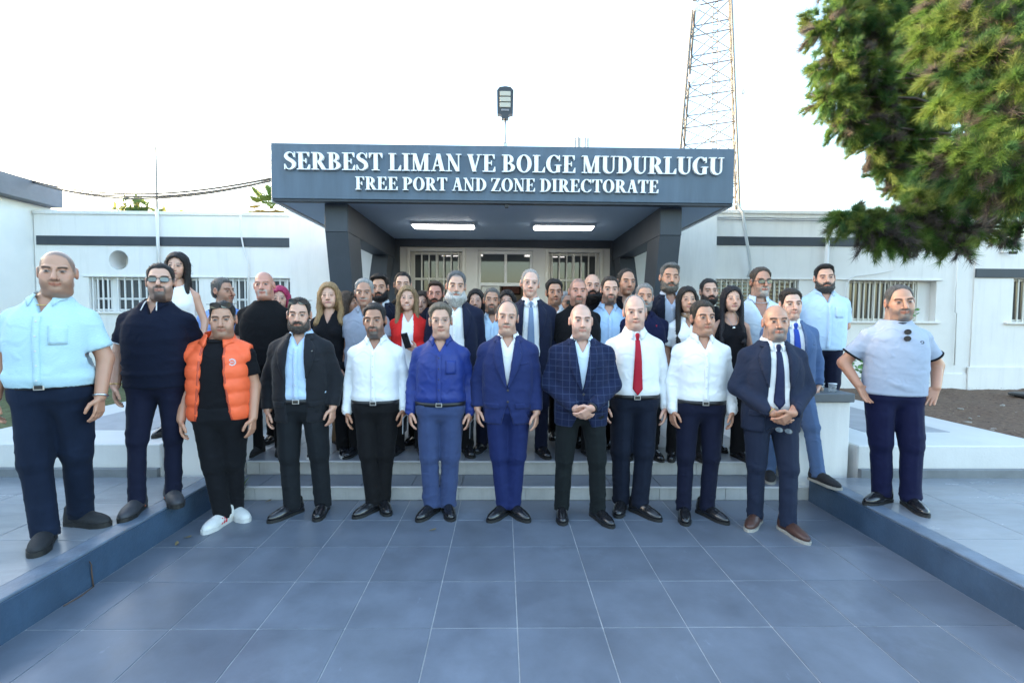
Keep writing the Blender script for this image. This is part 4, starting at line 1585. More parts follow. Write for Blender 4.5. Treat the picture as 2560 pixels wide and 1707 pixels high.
# shoes are shared: one mesh for each kind
def shoe_meshes():
    out = {}
    for kind in ('dress', 'sneaker', 'slim'):
        h = .0075
        S = Sdf(axis(-.075, .075, h), axis(-.245, .125, h), axis(-.02, .16, h))
        w = {'dress': 1.0, 'sneaker': 1.1, 'slim': .86}[kind]
        S.ell((0, .045, .045), (.040 * w, .055, .050), .02)
        S.ell((0, -.055, .045), (.046 * w, .095, .040), .03)
        S.ell((0, -.125, .034), (.045 * w, .085, .034 if kind != 'sneaker' else .040), .03)
        S.cone((0, .048, .05), (0, .052, .105), .043 * w, .041 * w, .03)
        S.cone((0, .0, .07), (0, -.07, .065), .030, .026, .02)
        sx, sy, sz = S.ax
        S.above(.017)
        P, Q = S.net()
        P = relax(P, Q, 1)
        up = np_mesh('shoe_upper', P, Q, [MATS['black_plastic']])
        # sole follows the footprint
        Y = np.linspace(-.215, .105, 26)
        prof_ = []
        t = (Y + .215) / .32
        wid = np.interp(t, [0, .03, .10, .28, .5, .7, .9, .97, 1], [.004, .022, .036, .049, .041, .038, .039, .028, .006]) * w + .003
        mb = MB()
        ol = [(wid[i], Y[i]) for i in range(26)] + [(-wid[i], Y[i]) for i in range(25, -1, -1)]
        N = len(ol)
        hgt = .022 if kind == 'dress' else .030
        mb.add([(x, y, 0) for x, y in ol] + [(x, y, hgt) for x, y in ol], [tuple(range(N - 1, -1, -1)), tuple(range(N, 2 * N))] + [(k, (k + 1) % N, N + (k + 1) % N, N + k) for k in range(N)])
        so = mb.mesh('shoe_sole', MATS['black_plastic'])
        lc = MB()
        for i in range(4):
            y, z = -.02 - .025 * i, .100 - .009 * i
            lc.tube([(-.022, y, z - .012), (0, y - .004, z), (.022, y, z - .012)], .0032, 5)
        la = lc.mesh('laces', MATS['black_plastic'])
        out[kind] = (up, so, la)
    return out


SHOES = shoe_meshes()
shoe_black = mat('black_shoe_leather', (0.012, 0.012, 0.014), .22, var=.2, vscale=20, spec=.6, coat=.3)
shoe_suede = mat('black_suede', (0.014, 0.015, 0.018), .75, var=.2, vscale=30, bump=.2, bscale=200)
shoe_brown = mat('brown_shoe_leather', (0.075, 0.035, 0.026), .4, var=.35, vscale=14, spec=.5)
shoe_white = mat('white_sneaker', (.62, .62, .60), .6, var=.1, vscale=20)
shoe_char = mat('charcoal_sneaker', (.035, .037, .045), .6, var=.2, vscale=20)
sole_black = mat('black_sole', (.012, .012, .012), .6)
sole_pale = mat('pale_sole', (.36, .34, .30), .7)
sole_white = mat('white_sole', (.55, .55, .54), .6)
belt_m = mat('black_belt', (.012, .012, .013), .4)
buckle_m = mat('steel_buckle', (.55, .55, .55), .3, .9)
frame_dark = mat('dark_spectacle_frame', (.02, .02, .022), .35)
frame_thin = mat('thin_metal_frame', (.35, .34, .33), .3, .8)
lens_tint = mat('tinted_lens', (.10, .12, .11), .08, spec=.7)
lens_dark = mat('dark_sunglass_lens', (.015, .018, .022), .06, spec=.8)
button_m = mat('pale_button', (.6, .6, .6), .4)
button_d = mat('dark_button', (.02, .02, .03), .4)
silver = mat('silver_metal', (.6, .6, .6), .25, .9)
gold = mat('gold_metal', (.65, .45, .15), .3, .9)


def spectacles(par, p, s, kind):
    """kind: 'dark', 'thin' worn; 'up' sunglasses pushed onto the hair"""
    M = head_rot(p)
    up = kind == 'up'
    dz, dy = (.098, .012) if up else (.0, 0)

    def T(q):
        v = M @ Vector((q[0], q[1] + dy, q[2] + dz))
        return tuple(c * s for c in v)
    lens = MB()
    fr = MB()
    tk = {'dark': .0022, 'thin': .0012, 'up': .002}[kind]
    yy = -.107 if not up else -.078
    for sd in (-1, 1):
        lp = []
        for k in range(14):
            a = 2 * math.pi * k / 14
            c, q = math.cos(a), math.sin(a)
            rx, rz = (.0255, .0165) if kind != 'up' else (.030, .020)
            x = sd * .033 + rx * np.sign(c) * abs(c) ** .7
            z = -.002 + rz * np.sign(q) * abs(q) ** .7
            lp.append((x, yy + .35 * x * x * 12, z))
        fr.tube([T(q) for q in lp], tk * s, 5, True)
        lens.add([T((q[0], q[1] + .0006, q[2])) for q in lp], [tuple(range(14))])
        fr.tube([T((sd * .058, yy + .018, .006)), T((sd * .084, -.05, .008)), T((sd * .088, .012, .008))], tk * s, 5)
    fr.tube([T((-.008, yy, .004)), T((0, yy - .002, .006)), T((.008, yy, .004))], tk * s, 5)
    g = fr.build('sunglasses' if up else 'spectacles', frame_dark if kind != 'thin' else frame_thin, par, True)
    if kind != 'thin':
        lens.build('lens', lens_dark if up else lens_tint, g)
    return g


def strands(par, P, Q, s, m, seed, n, ln, down, c):
    """fine locks standing off the hair so that its edge is not a clean line"""
    g = np.random.default_rng(seed)
    N = vnorm(P, Q)
    i = g.integers(0, len(P), n)
    up = np.array([0, .35, -.9]) if down else np.array([0, .8, .1])
    d = N[i] * (.45 if not down else .10) + up * .7 + g.normal(0, .28, (n, 3))
    d /= np.linalg.norm(d, axis=1)[:, None]
    w = np.cross(d, N[i])
    w /= np.maximum(np.linalg.norm(w, axis=1), 1e-6)[:, None]
    a = P[i] - N[i] * .002
    L = g.uniform(.5, 1.2, (n, 1)) * ln
    V = np.stack([a - w * .0016, a + w * .0016, a + d * L], 1).reshape(-1, 3)
    o = mobj('strands', np_mesh('strands', V * s, np.arange(n * 3).reshape(-1, 3), [m], False), par)
    o['kind'] = 'stuff'


def hair_mesh(par, p, s, h):
    st = p.get('hair')
    if not st:
        return
    M = np.array(head_rot(p))
    long_ = st in ('long', 'straight', 'shoulder', 'updo')
    lo = np.array([-.17, -.16, -.46 if st in ('straight',) else (-.30 if long_ else -.11)])
    hi = np.array([.17, .17, .165])
    S = Sdf(axis(lo[0], hi[0], h), axis(lo[1], hi[1], h), axis(lo[2], hi[2], h))
    X, Y, Z = (S.ax[0][:, None, None], S.ax[1][None, :, None], S.ax[2][None, None, :])
    X, Y, Z = np.broadcast_arrays(X, Y, Z)
    d = ell_d(X, Y, Z, (0, .016, .03), (.0735, .095, .088))
    d = smin(d, ell_d(X, Y, Z, (0, .03, -.03), (.067, .075, .075)), .03)
    top = p.get('hth', .014)
    ln = {'crop': 'full', 'quiff': 'full', 'thin': 'high', 'side': 'side', 'curly': 'high'}.get(st, 'long')
    th = .0035 + top * sstep(.02, .085, Z)
    if st == 'side':
        th = np.full_like(Z, .006)
    if st == 'quiff':
        th = th + .016 * sstep(-.01, -.06, Y) * sstep(.06, .1, Z)
    if long_:
        th = .013 + .006 * sstep(.0, .09, Z)
    V = np.stack([X.ravel(), Y.ravel(), Z.ravel()], -1)
    if st == 'curly':
        nz = wob(V, p['seed'], (120, 120, 120), 7).reshape(X.shape) * .009
    elif long_:
        nz = wob(V, p['seed'], (95, 95, 10), 7).reshape(X.shape) * .006
    else:
        nz = wob(V, p['seed'], (90, 40, 60), 6).reshape(X.shape) * .0035
    if not long_:
        th = .001 + (th - .001) * sstep(-.002, .030, Z - hline(X, Y, ln))
    F = d - th - nz * (1 if long_ else .7)
    if long_:
        hl = hline(X, Y, 'long')
        F = smax(F, (hl - Z), .012)
        wv = p.get('wave', .0)
        bot = {'straight': -.40, 'long': -.25, 'shoulder': -.23, 'updo': -.06}[st]
        ax = np.abs(X)
        off = wv * np.sin(Z * 26 + np.sign(X)) * sstep(-.05, -.2, Z)
        if st != 'updo':
            c = cone_d(ax + off, Y, Z, (.080, .012, .02), (.094 + wv, -.012 if st != 'straight' else -.055, bot), .026, .030 if wv else .020)
            F = smin(F, c - nz, .03)
            F = smin(F, ell_d(X, Y, Z, (0, .075, bot * .5 + .01), (.095, .05, -bot * .5 + .06)) - nz, .03)
        else:
            F = smin(F, ell_d(X, Y, Z, (0, .10, .03), (.04, .04, .045)) - nz, .02)
        part_ = p.get('part')
        if part_ is not None:
            F = smax(F, -(np.sqrt((X - part_) ** 2 + ((Y + .06) / 6) ** 2 + (Z - .135) ** 2) - .010), .012)
    else:
        F = smax(F, hline(X, Y, ln) - Z + wob(V, p['seed'] + 5, (130, 90, 60), 5).reshape(X.shape) * .004, .008)
        # keep the ears clear
        F = smax(F, -(ell_d(np.abs(X), Y, Z, (.088, .012, -.004), (.016, .026, .036))), .006)
    S.F = F.astype(np.float32)
    P, Q = S.net()
    if len(P) == 0:
        return
    P = P @ M[:3, :3].T + M[:3, 3]
    hm_ = hair_mat(p.get('hcol', (.02, .016, .014)))
    ho_ = mobj('hair', np_mesh('hair', P * s, Q, [hm_]), par)
    strands(ho_, P, Q, s, hm_, p['seed'], 1500 if not long_ else 4500, .013 if not long_ else .035, long_, np.array(head_rot(p).translation))
    return ho_


def beard_mesh(par, p, s, h):
    b = p.get('bvol')
    if not b:
        return
    M = np.array(head_rot(p))
    S = Sdf(axis(-.10, .10, h), axis(-.15, .05, h), axis(-.22, .0, h))
    X, Y, Z = np.broadcast_arrays(S.ax[0][:, None, None], S.ax[1][None, :, None], S.ax[2][None, None, :])
    d = ell_d(X, Y, Z, (0, -.026, -.03), (.066, .064, .086))
    d = smin(d, ell_d(X, Y, Z, (0, -.034, -.078), (.058, .054, .046)), .03)
    V = np.stack([X.ravel(), Y.ravel(), Z.ravel()], -1)
    nz = wob(V, p['seed'] + 9, (110, 60, 110), 6).reshape(X.shape) * .004
    ax = np.abs(X)
    F = d - (.006 + b * sstep(-.04, -.11, Z)) - nz
    if b > .02:
        F = smin(F, ell_d(X, Y, Z, (0, -.062, -.115), (.052, .036, .030 + b)) - nz, .03)
    line = -.020 - .062 * sstep(.074, .036, ax)
    F = smax(F, Z - line, .008)
    F = smax(F, Y - .02, .01)
    S.F = F.astype(np.float32)
    # moustache
    mo = cone_d(ax, Y, Z, (.004, -.100, -.054), (.030, -.086, -.064), .0075, .006) - nz
    S.F = np.minimum(S.F, mo).astype(np.float32)
    P, Q = S.net()
    P = P @ M[:3, :3].T + M[:3, 3]
    hm_ = hair_mat(p.get('bcol', (.02, .016, .014)))
    ho_ = mobj('beard', np_mesh('beard', P * s, Q, [hm_]), par)
    strands(ho_, P, Q, s, hm_, p['seed'] + 1, 700, .010 + b * .3, True, np.array(head_rot(p).translation))
    return ho_
LOD = [dict(head=.0040, hand=.0052, body=.022, cloth=.0115, hair=.0055), dict(head=.0054, hand=.0085, body=.026, cloth=.0145, hair=.0072),
       dict(head=.0074, hand=.012, body=.03, cloth=.018, hair=.008)]


def wedge(S, fn, yfn, k=.006):
    """cut the opening |x| < fn(z) out of the front half of S; fn returns negative where closed"""
    xs, ys, zs = S.ax
    w = fn(zs)[None, None, :]
    cx = 0
    d = np.maximum(np.abs(xs[:, None, None] - cx) - w, ys[None, :, None] - yfn(zs)[None, None, :])
    S.F = smax(S.F, -d, k).astype(np.float32)


def sleeves(S, J, r0, r1, r2, frac, k=.03, sides='lr'):
    for q in sides:
        sh, el, wr = J['a' + q][:3]
        if frac >= 1:
            S.cone(sh, el, r0, r1, k)
            S.cone(el, wr + (wr - el) * .02 * (frac - 1), r1, r2, .02)
        else:
            e = sh + (el - sh) * frac
            S.cone(sh, e, r0, r1, k)
            v = (el - sh) / np.linalg.norm(el - sh)
            # flat cut at the sleeve end
            xs, ys, zs = S.ax
            pl = (xs[:, None, None] - e[0]) * v[0] + (ys[None, :, None] - e[1]) * v[1] + (zs[None, None, :] - e[2]) * v[2]
            near = (np.sqrt((xs[:, None, None] - e[0]) ** 2 + (ys[None, :, None] - e[1]) ** 2 + (zs[None, None, :] - e[2]) ** 2) < r1 + .05)
            S.F = np.where(near, np.maximum(S.F, pl), S.F).astype(np.float32)


def jac_(p):
    return bool(p.get('outer')) and p['outer']['kind'] == 'jacket'


def person(p):
    L = LOD[p.get('lod', 1)]
    sex = p.setdefault('sex', 'm')
    f = p.setdefault('f', .15)
    s = p['H'] / 1.75
    seed = p['seed']
    rr = random.Random(seed)
    root = empty('person', (p['X'], p['Y'], p['Z']), p['label'], 'person', 'people lined up in front of the entrance')
    root.rotation_euler = (0, 0, R(p.get('rot', 0)))
    for k_, a_, b_ in (('fw', .95, 1.06), ('jaw', .90, 1.14), ('nose', .85 if sex == 'f' else 1.0, 1.0 if sex == 'f' else 1.65), ('mc', -7, 12)):
        p.setdefault(k_, rr.uniform(a_, b_))
    p['hyaw'] = p.get('hyaw', 0) + rr.uniform(-5, 5)
    p['hroll'] = p.get('hroll', rr.uniform(-4, 4))
    p['hpit'] = p.get('hpit', rr.uniform(-4, 2))
    p.setdefault('hc', (rr.uniform(-.012, .012), -.02, 1.75 - .121 * p.get('hs', 1.07)))
    J = skeleton(p)
    pf = profile(sex, f)
    fem = sex == 'f'
    # ---- body: one continuous surface
    hm = head_rot(p)
    hc = np.array(hm.translation)
    hs = p.get('hs', 1.07)
    hb = .125 * hs
    fx, fy, fz = [(hc[0] - hb, hc[0] + hb, L['head'])], [(hc[1] - hb * 1.15, hc[1] + hb, L['head'])], [(hc[2] - .14 * hs, 1.80, L['head'])]
    hsc = .99 if not fem else .88
    hands = []
    for q in 'lr':
        sh, el, wr, fd, th, pl, pose = J['a' + q]
        v = np.asarray(fd, float)
        v = v / np.linalg.norm(v)
        a, b = wr, wr + v * .19 * hsc
        lo, hi = np.minimum(a, b) - .055, np.maximum(a, b) + .055
        if pose != 'back' and p.get('lod', 1) < 2:
            fx.append((lo[0], hi[0], L['hand']))
            fy.append((lo[1], hi[1], L['hand']))
            fz.append((lo[2], hi[2], L['hand']))
    mx = max(abs(J['a' + q][i][0]) for q in 'lr' for i in (1, 2)) + .14
    B = Sdf(axis(-mx, mx, L['body'], fx), axis(-.46, .34, L['body'], fy), axis(.06, 1.82, L['body'], fz))
    B.prof(pf, -.020, .90, 1.47, .03)
    for q in 'lr':
        sh, el, wr, fd, th, pl, pose = J['a' + q]
        af = .010 * f
        ar = (.047 if not fem else .038) + af
        B.cone((sh[0] * .28, .014, 1.440), sh, .032, ar, .03)
        B.cone(sh, el, ar, ar - .006, .03)
        B.cone(el, wr, ar - .005, .029 + af * .5 if not fem else .023, .015)
        hp, kn, an, ft = J['k' + q]
        B.cone(hp, kn, .06, .045, .03)
        B.cone(kn, an, .05, .036, .02)
        if p.get('lod', 1) < 2:
            hand(B, wr, fd, th, pl, {'hang': .30, 'clasp': .38, 'hip': .16, 'back': .35, 'hold': .55}[pose], hsc, q, .5 if pose == 'hip' else 0)
    nk = (.056 if not fem else .041) + .016 * f
    nb = np.array([hc[0] * .8, hc[1] + .045 * hs, hc[2] - .06 * hs])
    B.cone(nb, (0, .020, 1.43), nk + .004, nk + .012, .025)
    if fem:
        for sx in (-1, 1):
            B.ell((sx * .068, -.075, 1.255), (.05, .045, .05), .03)
    sl, X, Y, Z = B.blk(hc - np.array([hb + .01, hb * 1.2 + .01, .15 * hs]), hc + np.array([hb + .01, hb + .01, .16 * hs]))
    hx, hy, hz = to_head(p, *np.broadcast_arrays(X, Y, Z))
    B.put(sl, (head_field(hx, hy, hz, p) * hs).astype(np.float32), .012)
    P, Q = B.net()
    Mi = np.array(hm.inverted())
    Lh = P @ Mi[:3, :3].T + Mi[:3, 3]
    C = np.tile(np.array(p['skin']) * [.97, .90, .88], (len(P), 1))
    m = (Lh[:, 2] > -.16) & (np.abs(Lh[:, 0]) < .13)
    C[m] = head_colour(Lh[m], p)
    C *= (1 + .05 * wob(P, seed, (35, 35, 35)))[:, None]
    body = mobj('body', np_mesh('body', P * s, Q, [SKIN], True, np.clip(C, .004, 1)), root)
    hair_mesh(root, p, s, L['hair'])
    beard_mesh(root, p, s, L['hair'])
    if p.get('specs'):
        spectacles(root, p, s, p['specs'])
    if p.get('shades_up'):
        spectacles(root, p, s, 'up')

    # ---- trousers
    h = L['cloth']
    tm = p['legs']
    tw = p.get('tw', 1.0)
    zmin = min(J['k' + q][2][2] for q in 'lr')
    xm = max(abs(J['k' + q][2][0]) for q in 'lr') + .16
    ym = max(abs(J['k' + q][2][1]) for q in 'lr') + .14
    T = Sdf(axis(-max(xm, .32), max(xm, .32), h), axis(-max(ym, .30), max(ym, .26), h), axis(zmin - .06, 1.06, h))
    T.prof(pf, .010, .865, .962, .05)
    T.ell((0, .012 - .02 * f, .862), (.135 + .03 * f, .108 + .035 * f, .085), .04)
    for q in 'lr':
        hp, kn, an, ft = J['k' + q]
        r1 = (.081 if not fem else .077) + .026 * f
        T.cone(hp + np.array([0, -.008 - .03 * f, .03]), kn, r1 * 1.04, .062 * tw + .012 * f, .04, 1.22)
        T.cone(hp + np.array([0, .03, .03]), kn, r1 * .95, .060 * tw + .010 * f, .04)
        lo = an + np.array([0, .012, -.033])
        T.cone(kn, lo, .062 * tw + .012 * f, .059 * tw + .004 * f, .02)
        T.F[...] = T.F
    xs_, ys_, zs_ = T.ax
    for q in 'lr':      # hems
        an = J['k' + q][2]
        near = (np.abs(xs_ - an[0]) < .11)[:, None, None] & (np.abs(ys_ - an[1]) < .13)[None, :, None] & (zs_ < an[2] + .1)[None, None, :]
        T.F = np.where(near, np.maximum(T.F, (an[2] - .034 - .18 * (ys_[None, :, None] - an[1])) - zs_[None, None, :]), T.F).astype(np.float32)

    def tmask(P):
        z = P[:, 2]
        return .22 + .3 * sstep(.86, .75, z) + 1.6 * sstep(.28, .08, z - (zmin - .07)) + .8 * np.exp(-((z - .50) / .10) ** 2) + .5 * np.exp(-((z - .80) / .07) ** 2)
    T.below(.962)

    def press(P, Q):
        # stacked folds above the hem and, on suit trousers, a pressed front crease
        N = vnorm(P, Q)
        z = P[:, 2]
        o = .0055 * np.maximum(0, np.sin(z * 88 + 2.4 * wob(P, seed + 31, (16, 16, 10), 4))) * sstep(.19, .03, z - (zmin - .06)) * (.6 + .6 * wob(P, seed + 33, (20, 20, 12), 3))
        o += .004 * np.maximum(0, fold(P, seed + 37, (22, 22, 16), 4)) * np.exp(-((z - .50) / .11) ** 2)
        if kind_ == 'dress':
            for q in 'lr':
                hp, kn, an, ft = J['k' + q]
                t1, t2 = np.clip((hp[2] - z) / (hp[2] - kn[2]), 0, 1), np.clip((kn[2] - z) / (kn[2] - an[2]), 0, 1)
                cx_ = hp[0] + (kn[0] - hp[0]) * t1 + (an[0] - kn[0]) * t2
                cy_ = hp[1] + (kn[1] - hp[1]) * t1 + (an[1] - kn[1]) * t2
                o += .006 * np.exp(-((P[:, 0] - cx_) / .009) ** 2) * (P[:, 1] < cy_ - .02) * sstep(.84, .72, z) * sstep(.04, .14, z - zmin)
        return P + N * o[:, None]
    kind_ = p.get('shoes', ('dress',))[0]
    fin(T, 'trousers', tm, root, s, .0046, seed + 20, (15, 15, 24), 1, tmask, press)
    # ---- shoes
    kind, sm, som = p.get('shoes', ('dress', shoe_black, sole_black))[:3]
    for q in 'lr':
        ft = J['k' + q][3]
        up, so, la = SHOES[kind]
        k = s * p.get('shoe_s', 1.0)
        o = mobj('shoe', up, root, (ft[0] * s, ft[1] * s, ft[3] * s), R(ft[2]), sm)
        o.scale = (k, k, k)
        mobj('sole', so, o, m=som)
        if kind != 'slim':
            mobj('laces', la, o, m=p.get('lace', sm))
    # ---- upper garments
    top = p['top']
    out = p.get('outer')
    am = max(abs(J['a' + q][i][0]) for q in 'lr' for i in (0, 1, 2)) + .11
    ya = min(min(J['a' + q][2][1] for q in 'lr') - .09, -.30)
    zc = min(J['a' + q][2][2] for q in 'lr') - .06
    z0 = top.get('z0', .935)
    long_ = top['sl'] >= 1
    xs_ = axis(-am, am, h)
    zlo = min(z0 - .03, zc if long_ and not (out and out['kind'] == 'jacket') else z0 - .03)
    S = Sdf(xs_, axis(ya, .30, h), axis(zlo, 1.53, h))
    pfs = pf
    if p.get('belt') or jac_(p):
        def pfs(z):
            a, b, c = pf(z)
            g = (.011 * np.exp(-((z - z0 - .055) / .035) ** 2) - .004 * np.exp(-((z - z0) / .02) ** 2)).astype(np.float32)
            return a + g, b + g, c
    S.prof(pfs, .010 + top.get('ease', 0), z0, 1.475, .03)
    if fem:
        for sx in (-1, 1):
            S.ell((sx * .068, -.072, 1.252), (.062, .058, .062), .03)
    r0 = (.055 if not fem else .046) + .012 * f
    jac = out and out['kind'] == 'jacket'
    if top['sl'] > 0:
        for q in 'lr':
            sh = J['a' + q][0]
            S.cone((sh[0] * .26, .014, 1.442), sh, .034, r0, .03)
        if not jac:
            if long_:
                sleeves(S, J, r0, r0 - .010, .041, top['sl'])
            else:
                sleeves(S, J, r0 + .002, r0 + .006 + .004 * f, 0, top['sl'])
    # neck opening
    S.cone((0, .016, 1.44), (0, .012, 1.60), nk + .010, nk + .014, .008, cut=True)
    vz, vw = top.get('v', (1.395, .026))
    if vz:
        wedge(S, lambda z: (z - vz) / max(1.475 - vz, .01) * vw * 1.6, lambda z: np.full_like(z, 0.0))
    if top.get('scoop'):
        S.ell((0, -.09, 1.47), (top['scoop'][0], .16, top['scoop'][1]), .01, cut=True)

    def smask(P):
        z = P[:, 2]
        a = np.abs(P[:, 0])
        return (.45 + .8 * sstep(1.15, 1.0, z) + .6 * sstep(J['sw'] - .02, J['sw'] + .05, a)) * np.maximum(sstep(z0, z0 + .05, z), sstep(.19, .24, a - .05 * f))
    sh_o = fin(S, top.get('name', 'shirt'), top['m'], root, s, top.get('amp', .0062), seed + 40, (11, 11, 22), 1, smask)
    cz = 1.516
    if top.get('collar'):
        collar(sh_o, top.get('cm', top['m']), s, (0, .016), cz, nk + .012, gap=top.get('gap', 24), drop=top.get('cdrop', .042), point=top.get('cpoint', .046), S=S)
    if top.get('rib'):
        cr = nk + .016
        tubes('neck_rib', top['rib'], sh_o, s, [[(cr * math.sin(a), .012 + cr * 1.08 * math.cos(a) - .012 * (1 - math.cos(a)) / 2, 1.478 - .030 * (1 - math.cos(a)) / 2 - .0) for a in [2 * math.pi * k / 28 for k in range(28)]]], .010, True)
        if top['sl'] < 1 and top.get('cuffs'):
            for q in 'lr':
                sh, el = J['a' + q][:2]
                e = sh + (el - sh) * (top['sl'] - .03)
                v = Vector(el - sh).normalized()
                u = v.orthogonal().normalized()
                w = v.cross(u)
                rad = r0 + .009 + .004 * f
                tubes('sleeve_rib', top['rib'], sh_o, s, [[tuple(Vector(e) + (u * math.cos(t) + w * math.sin(t)) * rad) for t in [2 * math.pi * k / 20 for k in range(20)]]], .008, True)
    if top.get('placket') and not (out and out.get('closed')):
        pt = vz - .005 if vz else 1.44
        patch(S, 'placket', top.get('cm', top['m']), sh_o, s, [(-.017, pt), (-.017, z0 + .02)], [(.017, pt), (.017, z0 + .02)], .008, .0022, 2, 16)
        z = pt - .03
        while z > z0 + .03:
            disc(S, 'button', top.get('bm', button_m), sh_o, s, 0, z, .0055, .011)
            z -= .085
    if top.get('pocket'):
        patch(S, 'chest_pocket', top['m'], sh_o, s, [(.055, 1.30), (.055, 1.19)], [(.135, 1.30), (.135, 1.19)], .008, .002, 4, 6)
    if top.get('tails'):
        pass
    if long_ and not jac:      # cuffs
        for q in 'lr':
            sh, el, wr = J['a' + q][:3]
            v = Vector(wr - el).normalized()
            mb = MB()
            e = Vector(wr)
            mb.tube([tuple((e - v * .055) * s), tuple((e - v * .02) * s), tuple((e + v * .006) * s)], [.0425 * s, .0435 * s, .0425 * s], 18, cap=True)
            mb.build('cuff', top['m'], sh_o, True)
    # belt, where the shirt is tucked in
    if p.get('belt'):
        b = ring(root, 'belt', belt_m, s, pf, .928, .960, .0215)
        a_, b_, c_ = (float(q[0]) for q in pf(np.array([.944])))
        y = c_ - b_ - .022
        MB().box(-.026 * s, .026 * s, (y - .006) * s, (y + .004) * s, .926 * s, .962 * s, .003).build('buckle', buckle_m, b)
        MB().box(-.019 * s, .019 * s, (y - .0075) * s, (y - .0062) * s, .933 * s, .955 * s).build('buckle_plate', belt_m, b)
    tie = p.get('tie')
    if tie:
        zt, zb = 1.425, tie.get('zb', .965)
        t_o = patch(S, 'tie', tie['m'], root, s, [(-.017, zt - .03), (-.026, 1.25), (-.038, zb + .05), (-.002, zb)], [(.017, zt - .03), (.026, 1.25), (.038, zb + .05), (.002, zb)], .010, .007, 4, 22)
        y = float(S.front(np.array([0.0]), np.array([zt - .03]))[0])
        KN = Sdf(axis(-.04, .04, .006), axis(y - .04, y + .04, .006), axis(zt - .06, zt + .04, .006))
        KN.cone((0, y - .006, zt + .008), (0, y - .010, zt - .030), .019, .012, .004)
        fin(KN, 'tie_knot', tie['m'], t_o, s)
    if p.get('neckchain'):
        cr = nk + .018
        tubes('neck_chain', p['neckchain'], root, s, [[(cr * math.sin(a), .0 + cr * 1.15 * math.cos(a), 1.475 - .055 * (1 - math.cos(a)) / 2) for a in [2 * math.pi * k / 26 for k in range(26)]]], .0028, True, 5)

    if out:
        om = out['m']
        vest = out['kind'] == 'vest'
        ho = out.get('hem', .775 if not vest else .86)
        O = Sdf(axis(-am - .01, am + .01, h), axis(ya - .01, .31, h), axis(min(ho, zc) - .04 if not vest else ho - .03, 1.53, h))
        O.prof(pf, .027 + out.get('ease', 0), ho, 1.472, .03)
        if fem:
            for sx in (-1, 1):
                O.ell((sx * .068, -.078, 1.25), (.066, .062, .068), .03)
        for q in 'lr':
            sh = J['a' + q][0]
            O.cone((sh[0] * .26, .014, 1.448), sh + np.array([sh[0] * .04, 0,     .006 + .006 * vest]), .040 + .006 * vest, r0 + .011 + .007 * vest, .025)
        if not vest:
            sleeves(O, J, r0 + .012, r0 + .004, .050, 1.0)
            for q in 'lr':        # flat sleeve ends
                sh, el, wr = J['a' + q][:3]
                v = (wr - el) / np.linalg.norm(wr - el)
                e = wr - v * .008
                xs, ys, zs = O.ax
                pl = (xs[:, None, None] - e[0]) * v[0] + (ys[None, :, None] - e[1]) * v[1] + (zs[None, None, :] - e[2]) * v[2]
                near = (np.sqrt((xs[:, None, None] - e[0]) ** 2 + (ys[None, :, None] - e[1]) ** 2 + (zs[None, None, :] - e[2]) ** 2) < .085)
                O.F = np.where(near, np.maximum(O.F, pl), O.F).astype(np.float32)
        else:
            for q in 'lr':
                sh = J['a' + q][0]
                sg = -1 if q == 'l' else 1
                xs, ys, zs = O.ax
                O.F = np.maximum(O.F, sg * xs[:, None, None] - (J['sw'] + .035 + .02 * f) + 0 * zs[None, None, :]).astype(np.float32)
        O.cone((0, .014, 1.42), (0, .010, 1.62), nk + .020, nk + .022, .008, cut=True)
        closed = out.get('closed')
        if closed:
            zb, wt, wb = closed
            wf = lambda z: np.where(z > zb, (z - zb) / (1.47 - zb) * wt, np.where(z < zb - .12, (zb - .12 - z) / (zb - .12 - ho) * wb, -.012))
        else:
            wt, wm, wb = out.get('open', (.055, .070, .085))
            wf = lambda z: np.interp(z, [ho, 1.12, 1.36, 1.47], [wb, wm, wt, wt * .85])
        pfc = lambda z: pf(z)[2] - .0
        wedge(O, wf, pfc, .005)

        def omask(P):
            a = np.abs(P[:, 0])
            return (.5 + .6 * sstep(J['sw'] - .02, J['sw'] + .05, a) + .3 * sstep(1.1, .9, P[:, 2])) * np.maximum(sstep(ho, ho + .06, P[:, 2]), sstep(.21, .26, a - .05 * f))

        def quilt(P, Q):
            N = vnorm(P, Q)
            ph = np.abs(np.sin((P[:, 2] - .02) * math.pi / .105))
            return P + N * (.012 * (ph ** .6) - .006)[:, None]
        oo = fin(O, 'vest' if vest else out.get('name', 'jacket'), om, root, s, .0052 if not vest else .002, seed + 60, (10, 10, 20), 1, omask, quilt if vest else None)
        if out.get('lapel', True) and not vest:
            lm_ = out.get('lm', om)
            for sg in (-1, 1):
                zl = (closed[0] if closed else 1.13)
                zz = np.linspace(1.435, zl, 8)
                inner = [(sg * max(float(wf(np.array([z]))[0]) + .001, .002), z) for z in zz]
                wid = np.interp(np.linspace(0, 1, 8), [0, .12, .26, .30, .7, 1], [.030, .050, .066, .084, .050, .004]) * out.get('lw', 1)
                outer_ = [(sg * (abs(i_[0]) + w_), i_[1] + .012 * (1 if 0 < k < 4 else 0)) for k, (i_, w_) in enumerate(zip(inner, wid))]
                a_, b_ = (inner, outer_) if sg > 0 else (outer_, inner)
                patch(O, 'lapel', lm_, oo, s, a_, b_, .009, .010, 4, 20)
            # collar of the jacket round the neck
            collar(oo, lm_, s, (0, .016), 1.492, nk + .024, drop=.045, point=.012, gap=34, spread=.026, name='jacket_collar', S=O)
            for sg in (-1, 1):
                xp = .115 + .03 * f
                if p.get('lod', 1) == 0:
                    patch(O, 'pocket_flap', om, oo, s, [(sg * xp - .062, .945), (sg * xp - .062, .90)], [(sg * xp + .062, .945), (sg * xp + .062, .90)], .001, .005, 5, 4)
